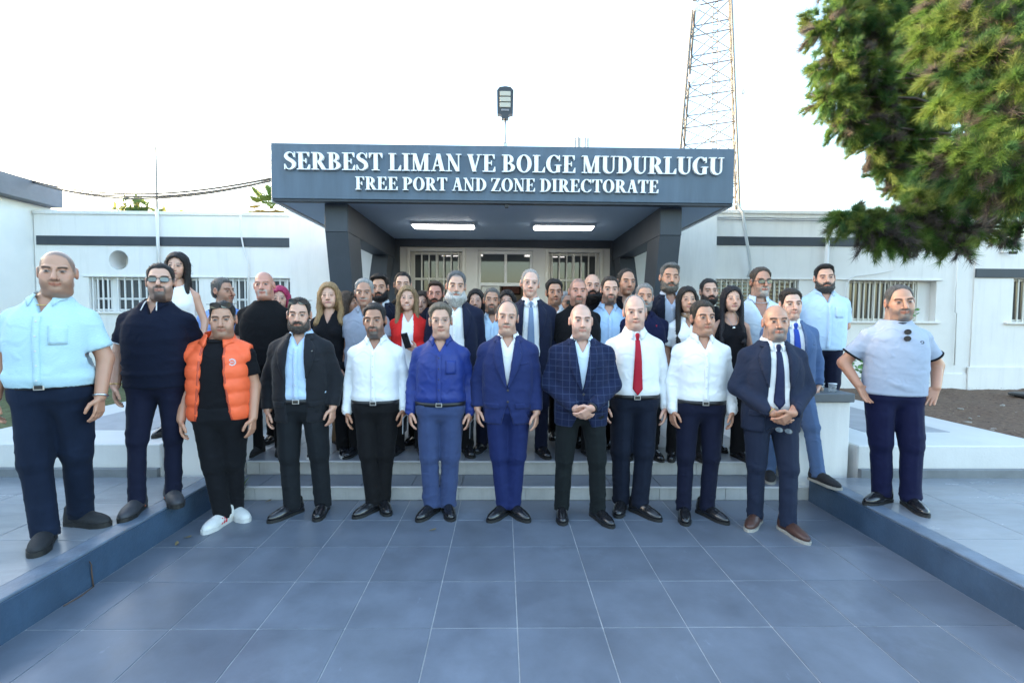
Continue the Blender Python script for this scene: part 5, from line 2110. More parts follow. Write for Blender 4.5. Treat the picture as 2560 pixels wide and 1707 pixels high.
            if closed:
                disc(O, 'button', button_d, oo, s, .004, closed[0] - .015, .010, .004)
                disc(O, 'button', button_d, oo, s, .004, closed[0] - .105, .010, .004)
            if p.get('lod', 1) == 0:
                patch(O, 'breast_pocket', om, oo, s, [(.085, 1.265), (.085, 1.245)], [(.165, 1.275), (.165, 1.255)], .001, .003, 4, 3)
        if vest:
            collar(oo, om, s, (0, .016), 1.535, nk + .030, drop=.075, point=.03, gap=30, spread=.030, name='vest_collar', S=O)
            for sg in (-1, 1):
                zz = np.linspace(1.42, ho + .01, 10)
                inner = [(sg * (float(wf(np.array([z]))[0]) + .001), z) for z in zz]
                outer_ = [(q[0] + sg * .014, q[1]) for q in inner]
                a_, b_ = (inner, outer_) if sg > 0 else (outer_, inner)
                patch(O, 'zip_edge', out['zip'], oo, s, a_, b_, .002, .004, 2, 20)
        p['_O'] = (O, oo)
    p['_S'] = (S, sh_o)
    p['_root'] = root
    p['_s'] = s
    p['_J'] = J
    p['_hm'] = hm
    return p


def hand_world(p, q):
    J = p['_J']['a' + q]
    v = np.asarray(J[3], float)
    v /= np.linalg.norm(v)
    c = (J[2] + v * .10) * p['_s']
    a = R(p.get('rot', 0))
    return Vector((p['X'] + c[0] * math.cos(a) - c[1] * math.sin(a), p['Y'] + c[0] * math.sin(a) + c[1] * math.cos(a), p['Z'] + c[2]))
# ---------------------------------------------------------------- cloth
def stripes(key, col, col2, scale, axis_='x', rough=.85, width=.5, noise=0.0):
    m = cloth(key, col, rough)
    nt, p, Lk = add_nodes(m)
    tc = nt.nodes.new('ShaderNodeTexCoord')
    w = nt.nodes.new('ShaderNodeTexWave')
    w.bands_direction = axis_.upper()
    w.inputs['Scale'].default_value = scale
    w.inputs['Distortion'].default_value = noise
    w.inputs['Detail'].default_value = 2
    Lk(tc.outputs['Object'], w.inputs['Vector'])
    mx = nt.nodes.new('ShaderNodeMix')
    mx.data_type = 'RGBA'
    mx.inputs[6].default_value = (*col, 1)
    mx.inputs[7].default_value = (*col2, 1)
    rp = nt.nodes.new('ShaderNodeMapRange')
    rp.inputs[1].default_value = 1 - width
    rp.inputs[2].default_value = 1
    Lk(w.outputs['Fac'], rp.inputs[0])
    Lk(rp.outputs[0], mx.inputs[0])
    Lk(mx.outputs[2], p.inputs['Base Color'])
    return m


def checks(key, col, line, step, wid):
    m = cloth(key, col, .85)
    nt, p, Lk = add_nodes(m)
    tc = nt.nodes.new('ShaderNodeTexCoord')
    sp = nt.nodes.new('ShaderNodeSeparateXYZ')
    Lk(tc.outputs['Object'], sp.inputs[0])
    fac = None
    for i in (0, 2):
        md = nt.nodes.new('ShaderNodeMath')
        md.operation = 'PINGPONG'
        md.inputs[1].default_value = step / 2
        Lk(sp.outputs[i], md.inputs[0])
        lt = nt.nodes.new('ShaderNodeMath')
        lt.operation = 'LESS_THAN'
        lt.inputs[1].default_value = wid
        Lk(md.outputs[0], lt.inputs[0])
        if fac is None:
            fac = lt
        else:
            mxm = nt.nodes.new('ShaderNodeMath')
            mxm.operation = 'MAXIMUM'
            Lk(fac.outputs[0], mxm.inputs[0])
            Lk(lt.outputs[0], mxm.inputs[1])
            fac = mxm
    mx = nt.nodes.new('ShaderNodeMix')
    mx.data_type = 'RGBA'
    mx.inputs[6].default_value = (*col, 1)
    mx.inputs[7].default_value = (*line, 1)
    Lk(fac.outputs[0], mx.inputs[0])
    Lk(mx.outputs[2], p.inputs['Base Color'])
    return m


linen = stripes('aqua_linen', (.41, .59, .67), (.47, .645, .715), 34, 'z', .9, .9, 14.0)
w_shirt = cloth('white_shirt', (.78, .80, .82), .7, .04)
w_shirt2 = cloth('white_shirt_crisp', (.80, .81, .82), .65, .03)
lb_shirt = stripes('pale_blue_shirt', (.43, .57, .76), (.50, .64, .82), 60, 'x', .75, .6)
lb_shirt2 = cloth('sky_blue_shirt', (.38, .54, .75), .75, .06)
lb_shirt3 = cloth('light_blue_shirt', (.47, .62, .79), .75, .05)
ice_shirt = cloth('ice_blue_shirt', (.60, .71, .82), .75, .05)
grey_shirt = cloth('pale_grey_shirt', (.50, .56, .66), .75, .05)
cobalt = cloth('cobalt_shirt', (.010, .030, .19), .55, .12, sheen=.05, spec=.4)
royal = cloth('royal_blue_suit', (.015, .026, .105), .7, .08, sheen=.1)
char_suit = cloth('charcoal_suit', (0.0122, 0.0137, 0.0180), .75, .10, sheen=.1)
navy_suit = stripes('navy_suit', (.013, .019, .040), (.020, .028, .056), 70, 'x', .75, .6)
navy_jkt = cloth('navy_jacket', (0.0079, 0.0115, 0.0324), .75, .10, sheen=.1)
navy_jkt2 = cloth('dark_navy_jacket', (0.0072, 0.0101, 0.0230), .75, .10, sheen=.1)
check_jkt = checks('checked_blazer', (.010, .016, .048), (.032, .046, .095), .052, .0022)
seer = stripes('seersucker_suit', (.060, .105, .215), (.10, .16, .29), 90, 'x', .85, .6)
navy_polo = cloth('navy_polo', (0.0058, 0.0086, 0.0216), .9, .10)
black_c = cloth('black_cotton', (0.0072, 0.0072, 0.0094), .9, .12)
black_d = cloth('black_knit', (0.0065, 0.0065, 0.0079), .92, .12)
grey_polo = cloth('grey_polo', (.27, .30, .37), .9, .06)
grey_tee = cloth('grey_tee', (.35, .40, .50), .9, .05)
red_jkt = cloth('red_blazer', (.62, .022, .020), .75, .06)
orange = cloth('orange_padded', (.90, .135, .045), .55, .06, sheen=.0, spec=.4)
black_t = cloth('black_trousers', (0.0072, 0.0072, 0.0086), .8, .10)
char_t = cloth('charcoal_trousers', (0.0108, 0.0130, 0.0166), .8, .10)
navy_t = cloth('navy_trousers', (0.0072, 0.0094, 0.0259), .8, .10)
navy_t2 = cloth('bright_navy_trousers', (0.0058, 0.0079, 0.0360), .75, .10)
blue_t = cloth('blue_wool_trousers', (.040, .062, .150), .7, .08, sheen=.1)
dark_t = cloth('black_green_trousers', (0.0086, 0.0115, 0.0130), .8, .10)
denim = cloth('dark_denim', (0.0072, 0.0130, 0.0302), .85, .30, vs=5, stretch=(1, 1, .4))
dblack = cloth('black_denim', (0.0079, 0.0086, 0.0115), .85, .2, vs=6)
tie_navy = cloth('navy_tie', (.014, .020, .060), .5, .08)
tie_red = cloth('red_tie', (.36, .012, .030), .5, .08)
tie_blue = stripes('pale_blue_tie', (.12, .18, .30), (.19, .26, .38), 60, 'z', .5, .6)
rib_black = cloth('black_rib', (.010, .010, .012), .9)
rib_white = cloth('white_rib', (.6, .6, .62), .9)
print_cl = cloth('printed_scarf', (.30, .20, .13), .8, .8, vs=60)

TAN, FAIR, BROWN, RUDDY, PALE = (.46, .25, .165), (.55, .325, .235), (.39, .205, .13), (.52, .25, .18), (.60, .37, .285)
BLK, DBR, GRY, LGR, WHT, BLD, PINK = (.013, .011, .011), (.035, .024, .017), (.16, .155, .15), (.30, .295, .29), (.46, .45, .43), (.30, .19, .09), (.42, .03, .11)

SH = dict(kind='shirt', sl=1, collar=True, placket=True, gap=32)


def sh(m, **k):
    return dict(SH, m=m, **k)


def tee(m, **k):
    return dict(dict(m=m, sl=.62, z0=.86, v=(0, 0), ease=.018, name='t_shirt', rib=m), **k)


def polo(m, **k):
    return dict(dict(m=m, sl=.64, z0=.86, collar=True, v=(1.37, .022), ease=.016, name='polo_shirt', cdrop=.038, cpoint=.03), **k)


def jk(m, **k):
    return dict(dict(kind='jacket', m=m), **k)


OX = ('dress', shoe_black, sole_black)
GO = 40
PEOPLE = [
    # ---- front row, left to right
    dict(X=-2.82, Y=3.06, Z=.22, H=1.80, rot=20, hyaw=12, lod=0, f=.40, ff=.65, hs=1.08, fw=1.06, jaw=1.12, sw=.98, hc=(.05, -.02, 1.619), skin=TAN, scalp=('high', (.10, .085, .075), .75), beard='stubble',
         top=sh(linen, sl=.74, v=(1.36, .030), placket=True, pocket=True, z0=.935, ease=.012), legs=denim, belt=True, shoes=('sneaker', shoe_suede, sole_black), tw=1.12, neckchain=gold, toes=((-2.70, 2.78, 32, .22), (-2.62, 3.20, 82, .22)),
         label='heavy man in aqua linen short sleeved shirt and dark jeans at far left'),
    dict(X=-2.55, Y=3.60, Z=.22, H=1.78, rot=14, hyaw=14, hpit=-6, lod=0, f=.34, ff=.35, hs=1.06, hc=(.04, -.02, 1.622), fw=1.04, sw=1.06, skin=FAIR, scalp=('full', BLK, .82), hair='crop', hth=.008, hcol=BLK, beard='short', bcol=(.05, .04, .038), specs='dark', armr='back',
         top=polo(navy_polo, rib=None, cm=navy_polo, z0=.865), legs=navy_t, tw=.86, shoes=('sneaker', shoe_char, sole_black), toes=((-2.57, 3.25, 16, .22), (-2.36, 3.50, 43, .22)),
         label='man with tinted glasses in navy polo shirt with white tipped collar'),
    dict(X=-2.15, Y=3.68, Z=0, H=1.73, rot=12, hyaw=8, lod=0, f=.42, ff=.5, hs=1.10, hc=(.04, -.02, 1.617), fw=1.05, jaw=1.12, sw=1.08, skin=TAN, scalp=('full', (.02, .017, .015), .9), hair='crop', hth=.008, hcol=BLK, beard='stubble', shades_up=True,
         top=tee(black_c, z0=.875, ease=0), outer=dict(kind='vest', m=orange, hem=.855, open=(.07, .085, .115), zip=mat('orange_zip_tape', (.5, .07, .03), .6)), legs=dblack, tw=1.05,
         shoes=('sneaker', shoe_white, sole_white), toes=((-2.22, 3.55, -8, 0), (-2.00, 3.77, 55, 0)),
         label='man in orange padded vest over black t-shirt with sunglasses on his head'),
    dict(X=-1.64, Y=3.94, Z=0, H=1.77, rot=6, hyaw=8, lod=0, f=.38, hs=1.08, skin=FAIR, scalp=('high', (.03, .024, .02), .9), hair='thin', hth=.008, hcol=(.02, .017, .015), beard='short', bcol=(.075, .06, .05), bvol=.008, shades_up=True,
         top=sh(lb_shirt, v=(1.365, .036)), outer=jk(char_suit, open=(.062, .078, .070)), legs=char_t, belt=True, shoes=OX, tw=1.1, toes=((-1.84, 3.755, -32, 0), (-1.475, 3.78, 6, 0)),
         label='bearded man in open charcoal suit jacket and light blue shirt, no tie'),
    dict(X=-1.05, Y=4.0, Z=0, H=1.73, rot=4, hyaw=4, lod=0, f=.30, hs=1.12, fw=1.02, skin=BROWN, scalp=('full', BLK, .9), hair='crop', hth=.012, hcol=(.02, .018, .018), beard='short', bcol=(.06, .055, .052),
         top=sh(w_shirt, v=(1.365, .036)), legs=black_t, belt=True, shoes=OX, toes=((-1.20, 3.83, -34, 0), (-.925, 3.875, 26, 0)),
         label='dark haired man in white shirt and black trousers beside charcoal suit'),
    dict(X=-.51, Y=3.94, Z=0, H=1.73, rot=2, hyaw=2, lod=0, f=.42, hs=1.12, fw=1.0, skin=FAIR, hair='crop', hth=.020, hcol=(.15, .125, .095), scalp=('full', (.15, .125, .1), .8), brow=(.16, .12, .09), specs='thin', browd=.5,
         top=sh(cobalt, v=(1.355, .038), cm=cobalt, bm=button_d, pocket=True), legs=blue_t, belt=True, shoes=OX, tw=1.12, toes=((-.675, 3.765, -25, 0), (-.40, 3.775, 16, 0)),
         label='man in cobalt blue shirt and blue grey trousers holding a phone'),
    dict(X=.04, Y=3.92, Z=0, H=1.76, rot=-2, hyaw=3, lod=0, f=.30, hs=1.10, skin=FAIR, scalp=('side', (.14, .13, .12), .85), hair='side', hcol=(.13, .12, .11), brow=(.14, .11, .09), browd=.6, beard='moustache', bcol=(.30, .24, .20), jaw=.95,
         top=sh(w_shirt2, v=(1.365, .036)), outer=jk(royal, closed=(1.065, .062, .050)), legs=cloth('royal_blue_trousers', (.012, .021, .092), .7, .08), shoes=OX, toes=((-.11, 3.76, -36, 0), (.215, 3.76, 36, 0)),
         label='balding man in buttoned royal blue suit and open white shirt, centre front'),
    dict(X=.63, Y=3.86, Z=0, H=1.74, rot=-4, hyaw=0, lod=0, f=.48, ff=.3, hs=1.12, fw=1.05, jaw=1.08, sw=1.08, skin=PALE, scalp=('full', (.30, .22, .18), .35), beard='stubble', bcol=(.16, .13, .11), brow=(.04, .03, .025), arml='clasp', armr='clasp',
         top=sh(ice_shirt, v=(1.355, .038)), outer=jk(check_jkt, closed=(1.06, .066, .08)), legs=dark_t, shoes=('dress', shoe_black, sole_black), tw=1.02, toes=((.475, 3.70, -4, 0), (.86, 3.65, 22, 0)),
         label='bald man in navy checked blazer with hands clasped in front'),
    dict(X=1.11, Y=4.05, Z=0, H=1.82, rot=-5, hyaw=-2, lod=0, f=.36, ff=.2, hs=1.10, skin=PALE, scalp=('side', (.30, .28, .27), .7), hair='side', hcol=(.28, .27, .26), brow=(.2, .16, .14), browd=.5,
         top=sh(w_shirt, v=(0, 0), gap=16), tie=dict(m=tie_red), legs=cloth('slate_navy_trousers', (0.0072, 0.0108, 0.0230), .8, .1), belt=True, shoes=OX, tw=1.12, toes=((.94, 3.85, -22, 0), (1.27, 3.78, 34, 0)),
         label='man in white shirt with red tie standing behind the checked blazer'),
    dict(X=1.63, Y=3.93, Z=0, H=1.77, rot=-6, hyaw=2, lod=0, f=.22, hs=1.10, skin=TAN, scalp=('full', (.04, .032, .026), .9), hair='crop', hth=.012, hcol=(.035, .028, .022), jaw=1.02,
         top=sh(w_shirt2, v=(1.355, .038)), legs=navy_t, belt=True, shoes=OX, tw=.98, toes=((1.44, 3.695, -17, 0), (1.79, 3.715, 26, 0)),
         label='man in white shirt and navy trousers between red tie and navy suit'),
    dict(X=2.08, Y=3.68, Z=0, H=1.74, rot=-10, hyaw=-4, lod=0, f=.40, hs=1.12, skin=TAN, scalp=('side', (.22, .19, .17), .4), beard='short', bcol=(.16, .15, .145), brow=(.02, .015, .012), arml='clasp', armr='clasp', jaw=1.02,
         top=sh(w_shirt2, v=(0, 0), gap=16), tie=dict(m=tie_navy), outer=jk(navy_suit, open=(.062, .075, .085)), legs=navy_suit, shoes=('dress', shoe_brown, sole_pale), tw=.98, toes=((1.88, 3.59, -42, 0), (2.22, 3.375, 8, 0)),
         label='bald bearded man in navy suit and navy tie with clasped hands'),
    dict(X=2.97, Y=3.60, Z=.22, H=1.67, rot=-14, hyaw=-12, lod=0, f=.44, ff=.25, hs=1.12, sw=1.05, skin=TAN, scalp=('high', (.11, .10, .095), .8), hair='thin', hth=.006, hcol=(.10, .095, .09), beard='short', bcol=(.15, .13, .12), arml='hip', armr='hip',
         top=tee(grey_tee, rib=rib_black, cuffs=True, z0=.89, sl=.70), legs=navy_t2, tw=1.12, shoes=OX, toes=((2.75, 3.56, -70, .22), (3.03, 3.32, -14, .22)),
         label='man in grey t-shirt with black trim, hands on hips, at far right'),
    # ---- rows behind, left to right
    dict(X=-3.07, Y=4.62, Z=.5, H=1.71, rot=14, hyaw=4, sex='f', f=.0, skin=FAIR, hair='straight', hcol=BLK, hs=1.05, part=.0, top=dict(m=w_shirt2, sl=0, z0=.90, v=(0, 0), scoop=(.07, .05), name='sleeveless_top'), legs=black_t, shoes=('slim', shoe_black, sole_black), tw=1.1,
         label='woman with long black hair and white sleeveless top at far left'),
    dict(X=-2.93, Y=5.12, Z=.245, H=1.77, rot=30, hyaw=48, lod=1, f=.3, skin=TAN, scalp=('full', (.10, .095, .09), .9), hair='crop', hth=.010, hcol=(.10, .095, .092), beard='stubble', top=sh(cloth('cornflower_shirt', (.22, .36, .72), .75, .05)), legs=navy_t, shoes=OX,
         label='grey haired man in cornflower blue shirt turned in profile to the right'),
    dict(X=-2.36, Y=4.84, Z=.245, H=1.82, rot=8, hyaw=6, f=.5, ff=.2, sw=1.08, hs=1.08, jaw=1.08, skin=RUDDY, scalp=('full', (.36, .22, .18), .3), beard='horseshoe', bcol=(.45, .42, .38), brow=(.25, .18, .14), browd=.5, top=tee(black_d, sl=.8), legs=black_t, shoes=('sneaker', shoe_suede, sole_black),
         label='bald man with white horseshoe moustache in black long t-shirt'),
    dict(X=-2.43, Y=5.32, Z=.245, H=1.70, rot=10, hyaw=4, lod=2, sex='f', f=.2, skin=FAIR, hair='shoulder', hcol=PINK, top=tee(black_d), legs=black_t, shoes=('slim', shoe_black, sole_black),
         label='woman with bright pink hair half hidden behind the moustached man'),
    dict(X=-1.72, Y=4.80, Z=.245, H=1.71, rot=6, hyaw=6, sex='f', f=.1, skin=FAIR, hair='long', hcol=BLD, wave=.012, shut=True, brow=(.12, .08, .05), browd=.5, part=.0, top=dict(m=black_c, sl=1, z0=.86, v=(1.33, .035), name='blouse'), legs=black_t, tw=1.1, shoes=('slim', shoe_black, sole_white),
         label='blonde woman in black v-neck blouse with long wavy hair'),
    dict(X=-1.72, Y=5.32, Z=.245, H=1.65, rot=60, hyaw=40, lod=2, sex='f', f=.1, skin=TAN, hair='shoulder', wave=.015, hcol=(.06, .038, .025), shades_up=True, top=tee(black_d), legs=cloth('tan_trousers', (.25, .16, .09), .8), shoes=('slim', shoe_brown, sole_black),
         label='curly brown haired woman with sunglasses on head behind the blonde woman'),
    dict(X=-1.37, Y=4.82, Z=.245, H=1.75, rot=4, hyaw=10, f=.15, hs=1.10, skin=(.40, .21, .14), hair='thin', hth=.012, hcol=LGR, scalp=('high', (.28, .27, .26), .8), beard='moustache', bcol=(.34, .30, .27), brow=(.15, .12, .1), top=polo(grey_polo), legs=black_t, shoes=OX,
         label='older grey haired man in grey polo shirt with moustache'),
    dict(X=-1.33, Y=5.27, Z=.245, H=1.83, rot=4, hyaw=0, f=.3, skin=TAN, hair='quiff', hth=.018, hcol=BLK, scalp=('full', BLK, .9), beard='full', bcol=BLK, bvol=.012, top=sh(w_shirt2, gap=18), outer=jk(navy_jkt2, open=(.06, .07, .08)), legs=black_t, shoes=OX,
         label='black bearded man in dark suit and white shirt behind the grey polo'),
    dict(X=-1.12, Y=5.45, Z=.245, H=1.88, rot=3, hyaw=6, f=.35, skin=FAIR, hair='crop', hth=.007, hcol=BLK, scalp=('full', (.02, .017, .016), .85), beard='full', bcol=(.016, .013, .012), bvol=.008, smile=True, top=tee(black_c), legs=black_t, shoes=OX,
         label='smiling man with dark beard in black t-shirt beneath the porch window'),
    dict(X=-.95, Y=4.88, Z=.245, H=1.69, rot=3, hyaw=2, sex='f', f=.2, skin=FAIR, hair='shoulder', hcol=(.24, .16, .085), part=.01, brow=(.06, .04, .03), armr='hold', smile=True, top=dict(m=w_shirt2, sl=0, z0=.86, v=(1.36, .034), name='blouse'), outer=jk(red_jkt, open=(.058, .060, .075), lapel=False, hem=.86), legs=black_t, shoes=('slim', shoe_black, sole_black),
         label='woman in bright red blazer over white top holding a phone'),
    dict(X=-.88, Y=5.30, Z=.245, H=1.66, rot=2, hyaw=-6, lod=2, sex='f', f=.2, skin=FAIR, hair='updo', hcol=DBR, smile=True, top=sh(lb_shirt3), legs=black_t, shoes=('slim', shoe_black, sole_black),
         label='smiling woman with tied back hair behind the red blazer'),
    dict(X=-.735, Y=5.22, Z=.245, H=1.76, rot=2, hyaw=-4, f=.35, skin=RUDDY, hair='quiff', hth=.010, hcol=(.05, .03, .02), scalp=('full', (.05, .035, .025), .8), beard='full', bcol=(.045, .028, .02), bvol=.006, top=tee(navy_polo), legs=black_t, shoes=OX,
         label='brown bearded man with side swept hair between red blazer and white beard'),
    dict(X=-.48, Y=4.84, Z=.245, H=1.83, rot=2, hyaw=3, hs=1.13, f=.45, sw=1.12, skin=FAIR, hair='thin', hth=.014, hcol=(.12, .12, .125), scalp=('full', (.15, .15, .15), .8), beard='full', bcol=(.50, .49, .47), bvol=.030, brow=(.03, .025, .022), top=sh(w_shirt2, v=(1.365, .036)), outer=jk(navy_jkt, open=(.075, .09, .10)), legs=black_t, shoes=('dress', shoe_black, sole_black),
         label='tall man with big white beard in navy blazer and white shirt'),
    dict(X=-.31, Y=5.42, Z=.245, H=1.69, rot=0, hyaw=0, lod=2, sex='f', f=.1, skin=FAIR, hair='shoulder', hcol=BLK, shut=True, top=tee(black_d), legs=black_t, shoes=('slim', shoe_black, sole_black),
         label='dark haired woman peeking over the white bearded man\'s shoulder'),
    dict(X=-.11, Y=4.98, Z=.245, H=1.68, rot=0, hyaw=2, f=.30, skin=TAN, hair='crop', hth=.010, hcol=(.13, .125, .12), scalp=('full', (.10, .095, .09), .85), beard='goatee', bcol=(.03, .025, .022), top=sh(lb_shirt3, v=(1.365, .036)), legs=navy_t, shoes=OX,
         label='man with cropped grey hair and goatee in light blue shirt'),
    dict(X=.03, Y=5.52, Z=.245, H=1.69, rot=0, hyaw=0, lod=2, sex='f', f=.1, skin=FAIR, hair='shoulder', hcol=BLK, part=.0, top=tee(black_d), legs=black_t, shoes=('slim', shoe_black, sole_black),
         label='dark haired woman in the doorway, seen from the eyes up'),
    dict(X=.27, Y=4.82, Z=.245, H=1.86, rot=-1, hyaw=2, f=.18, hs=1.08, jaw=.92, skin=PALE, scalp=('side', (.30, .28, .27), .6), hair='thin', hth=.004, hcol=(.36, .33, .31), specs='thin', brow=(.3, .24, .2), browd=.3, top=sh(w_shirt2, v=(0, 0), gap=16), tie=dict(m=tie_blue), outer=jk(navy_jkt, open=(.066, .078, .08)), legs=navy_t, shoes=OX,
         label='tall man in navy suit with pale blue tie and thin glasses'),
    dict(X=.55, Y=5.22, Z=.245, H=1.79, rot=-2, hyaw=0, f=.25, skin=TAN, hair='crop', hth=.018, hcol=BLK, scalp=('full', BLK, .9), beard='stubble', top=sh(w_shirt2, v=(1.365, .036)), legs=black_t, shoes=OX,
         label='clean shaven black haired man in white shirt by the right porch window'),
    dict(X=.70, Y=5.55, Z=.245, H=1.68, rot=10, hyaw=20, lod=2, f=.2, skin=TAN, hair='crop', hth=.01, hcol=LGR, scalp=('full', LGR, .8), specs='dark', top=tee(black_d), legs=black_t, shoes=OX,
         label='grey haired person with glasses mostly hidden behind the black polo'),
    dict(X=.745, Y=4.82, Z=.245, H=1.78, rot=-2, hyaw=0, f=.6, ff=.4, hs=1.10, fw=1.06, jaw=1.12, sw=1.08, skin=(.48, .24, .17), scalp=('full', (.09, .08, .075), .6), beard='goatee', bcol=(.10, .06, .045), top=polo(black_d, sl=.8), legs=black_t, shoes=OX,
         label='heavy man with cropped hair and goatee in black polo'),
    dict(X=.96, Y=5.22, Z=.245, H=1.86, rot=-3, hyaw=-2, f=.3, skin=FAIR, scalp=('full', (.34, .24, .19), .2), beard='full', bcol=(.010, .009, .009), bvol=.042, top=tee(black_c), legs=black_t, shoes=OX,
         label='bald man with huge black beard behind the black polo'),
    dict(X=1.06, Y=4.88, Z=.245, H=1.80, rot=-4, hyaw=-2, f=.30, skin=FAIR, hair='crop', hth=.008, hcol=(.03, .022, .018), scalp=('full', (.035, .028, .024), .85), beard='short', bcol=(.07, .05, .04), top=sh(lb_shirt2, v=(1.365, .036)), legs=navy_t, shoes=OX,
         label='young man with short stubble in sky blue shirt'),
    dict(X=1.30, Y=5.18, Z=.245, H=1.91, rot=-4, hyaw=8, f=.2, skin=TAN, hair='thin', hth=.006, hcol=(.03, .024, .02), scalp=('high', (.035, .028, .024), .85), beard='stubble', top=polo(black_c, v=(1.33, .035)), legs=black_t, shoes=OX,
         label='tall smiling man in black polo beside the right canopy strut'),
    dict(X=1.385, Y=4.74, Z=.245, H=1.72, rot=-4, hyaw=-4, f=.35, sw=1.06, skin=TAN, hair='crop', hth=.010, hcol=(.22, .215, .21), scalp=('full', (.2, .195, .19), .85), beard='full', bcol=(.26, .25, .24), bvol=.006, top=polo(cloth('indigo_polo', (0.0072, 0.0094, 0.0360), .9)), legs=black_t, shoes=OX,
         label='grey bearded man in indigo polo behind the red tie man'),
    dict(X=1.73, Y=5.02, Z=.245, H=1.95, rot=-6, hyaw=4, f=.25, skin=TAN, hair='quiff', hth=.012, hcol=(.13, .128, .125), scalp=('full', (.15, .145, .14), .85), beard='full', bcol=(.13, .115, .10), bvol=.008, shut=True, top=sh(grey_shirt, v=(1.355, .038)), outer=jk(navy_jkt2, open=(.068, .08, .085)), legs=black_t, shoes=OX,
         label='very tall grey haired man in navy blazer and pale grey shirt'),
    dict(X=1.80, Y=4.70, Z=.245, H=1.69, rot=-6, hyaw=0, sex='f', f=.15, skin=(.47, .27, .185), hair='straight', hcol=BLK, part=-.01, top=dict(m=w_shirt, sl=.72, z0=.86, v=(1.33, .04), collar=True, name='blouse'), scarf=True, legs=black_t, shoes=('slim', shoe_black, sole_black),
         label='dark haired woman in white blouse with printed neck scarf'),
    dict(X=2.15, Y=5.07, Z=.245, H=1.80, rot=-6, hyaw=-4, f=.4, ff=.2, hs=1.05, skin=FAIR, hair='crop', hth=.010, hcol=(.022, .02, .02), scalp=('full', (.03, .026, .024), .8), beard='full', bcol=(.03, .025, .023), bvol=.005, top=tee(black_c), legs=black_t, shoes=OX,
         label='man with neat fade and dark beard in black t-shirt'),
    dict(X=2.24, Y=4.72, Z=.245, H=1.70, rot=-8, hyaw=2, hpit=-4, sex='f', f=.12, skin=FAIR, hair='straight', hcol=(.012, .010, .014), part=-.005, shut=True, top=dict(m=black_c, sl=0, z0=.86, v=(0, 0), scoop=(.10, .115), name='tank_top'), legs=black_t, tw=1.25, shoes=('slim', shoe_black, sole_black), pendant=True,
         label='woman with long straight black hair in black tank top and pendant'),
    dict(X=2.65, Y=4.98, Z=.245, H=1.91, rot=-10, hyaw=0, f=.30, sw=1.05, skin=(.42, .22, .15), hair='curly', hth=.014, hcol=(.07, .055, .045), scalp=('high', (.08, .065, .055), .8), beard='goatee', bcol=(.38, .36, .33), specs='dark', top=sh(ice_shirt, v=(1.27, .055), sl=.8), legs=black_t, shoes=OX, neckchain=silver,
         label='man in black framed glasses and unbuttoned pale blue shirt'),
    dict(X=2.64, Y=4.40, Z=.14, H=1.76, rot=-8, hyaw=-2, lod=0, f=.35, ff=.15, hs=1.08, skin=PALE, hair='crop', hth=.016, hcol=(.03, .022, .018), scalp=('full', (.035, .027, .022), .85), top=sh(w_shirt2, v=(0, 0), gap=18), tie=dict(m=cloth('bright_blue_tie', (.02, .06, .35), .5), zb=.98), outer=jk(seer, open=(.06, .075, .09)), legs=seer, tw=.92, shoes=('dress', shoe_suede, sole_pale),
         toes=((2.45, 4.31, -28, .118), (2.79, 3.87, 12, .22)),
         label='young man in blue seersucker suit with one foot on the kerb'),
    dict(X=3.30, Y=4.94, Z=.5, H=1.69, rot=-14, hyaw=-6, f=.48, hs=1.16, sw=1.12, skin=FAIR, hair='quiff', hth=.010, hcol=BLK, scalp=('full', (.03, .027, .026), .8), beard='full', bcol=(.06, .055, .052), bvol=.008, arml='back', armr='back', top=sh(lb_shirt3, sl=.78, v=(1.33, .04), pocket=True, z0=.85, ease=.02), legs=navy_t, tw=1.05, shoes=('dress', shoe_char, sole_pale),
         label='broad man in light blue short sleeved shirt with hands behind back'),
]

for i_, p in enumerate(PEOPLE):
    p['seed'] = 100 + i_ * 7
    sc_ = p['H'] / 1.75
    if 'toes' in p:
        for (tx, ty, yw, tz), q in zip(p['toes'], 'lr'):
            a = R(p.get('rot', 0))
            dx, dy = tx - math.sin(R(yw)) * -0 - p['X'], ty - p['Y']
            # from toe back to the ankle, 0.2 m along the foot
            dx -= math.sin(R(yw)) * .21
            dy += math.cos(R(yw)) * .21
            lx, ly = dx * math.cos(a) + dy * math.sin(a), -dx * math.sin(a) + dy * math.cos(a)
            p['foot' + q] = (lx / sc_, ly / sc_, yw - p.get('rot', 0), (tz - p['Z']) / sc_)
    person(p)
# ---------------------------------------------------------------- small details on and around the people
B_ = {p['label'].split(' ')[0] + str(i): p for i, p in enumerate(PEOPLE)}


def P_(word):
    return next(p for p in PEOPLE if word in p['label'])


# white tipping on the navy polo collar, logo gear on the vest, lapel pins, sunglasses on the t-shirt
p = P_('navy polo')
S, o = p['_S']
for sg in (-1, 1):
    nk = .056 + .016 * p['f'] + .012
    e = []
    for t in np.linspace(0, 1, 6):
        a = R(sg * (180 - 26))
        rr_ = nk + .004 + .022 * t ** 1.1 + .010 * t
        x_, z_ = rr_ * math.sin(a), 1.516 - .034 - (.038 + .03) * t
        e.append((x_, min(.016 + rr_ * math.cos(a) * 1.05 - .004, float(S.front(np.array([x_]), np.array([z_]))[0]) - .015), z_))
    tubes('collar_tipping', rib_white, o, p['_s'], [e], .004)
for q in 'lr':
    sh_, el = p['_J']['a' + q][:2]
    e = sh_ + (el - sh_) * .62
    v = Vector(el - sh_).normalized()
    u = v.orthogonal().normalized()
    w = v.cross(u)
    rad = .055 + .012 * p['f'] + .011 + .004 * p['f']
    tubes('sleeve_tipping', rib_white, o, p['_s'], [[tuple(Vector(e) + (u * math.cos(t) + w * math.sin(t)) * rad) for t in [2 * math.pi * k / 20 for k in range(20)]]], .004, True)
p = P_('orange padded')
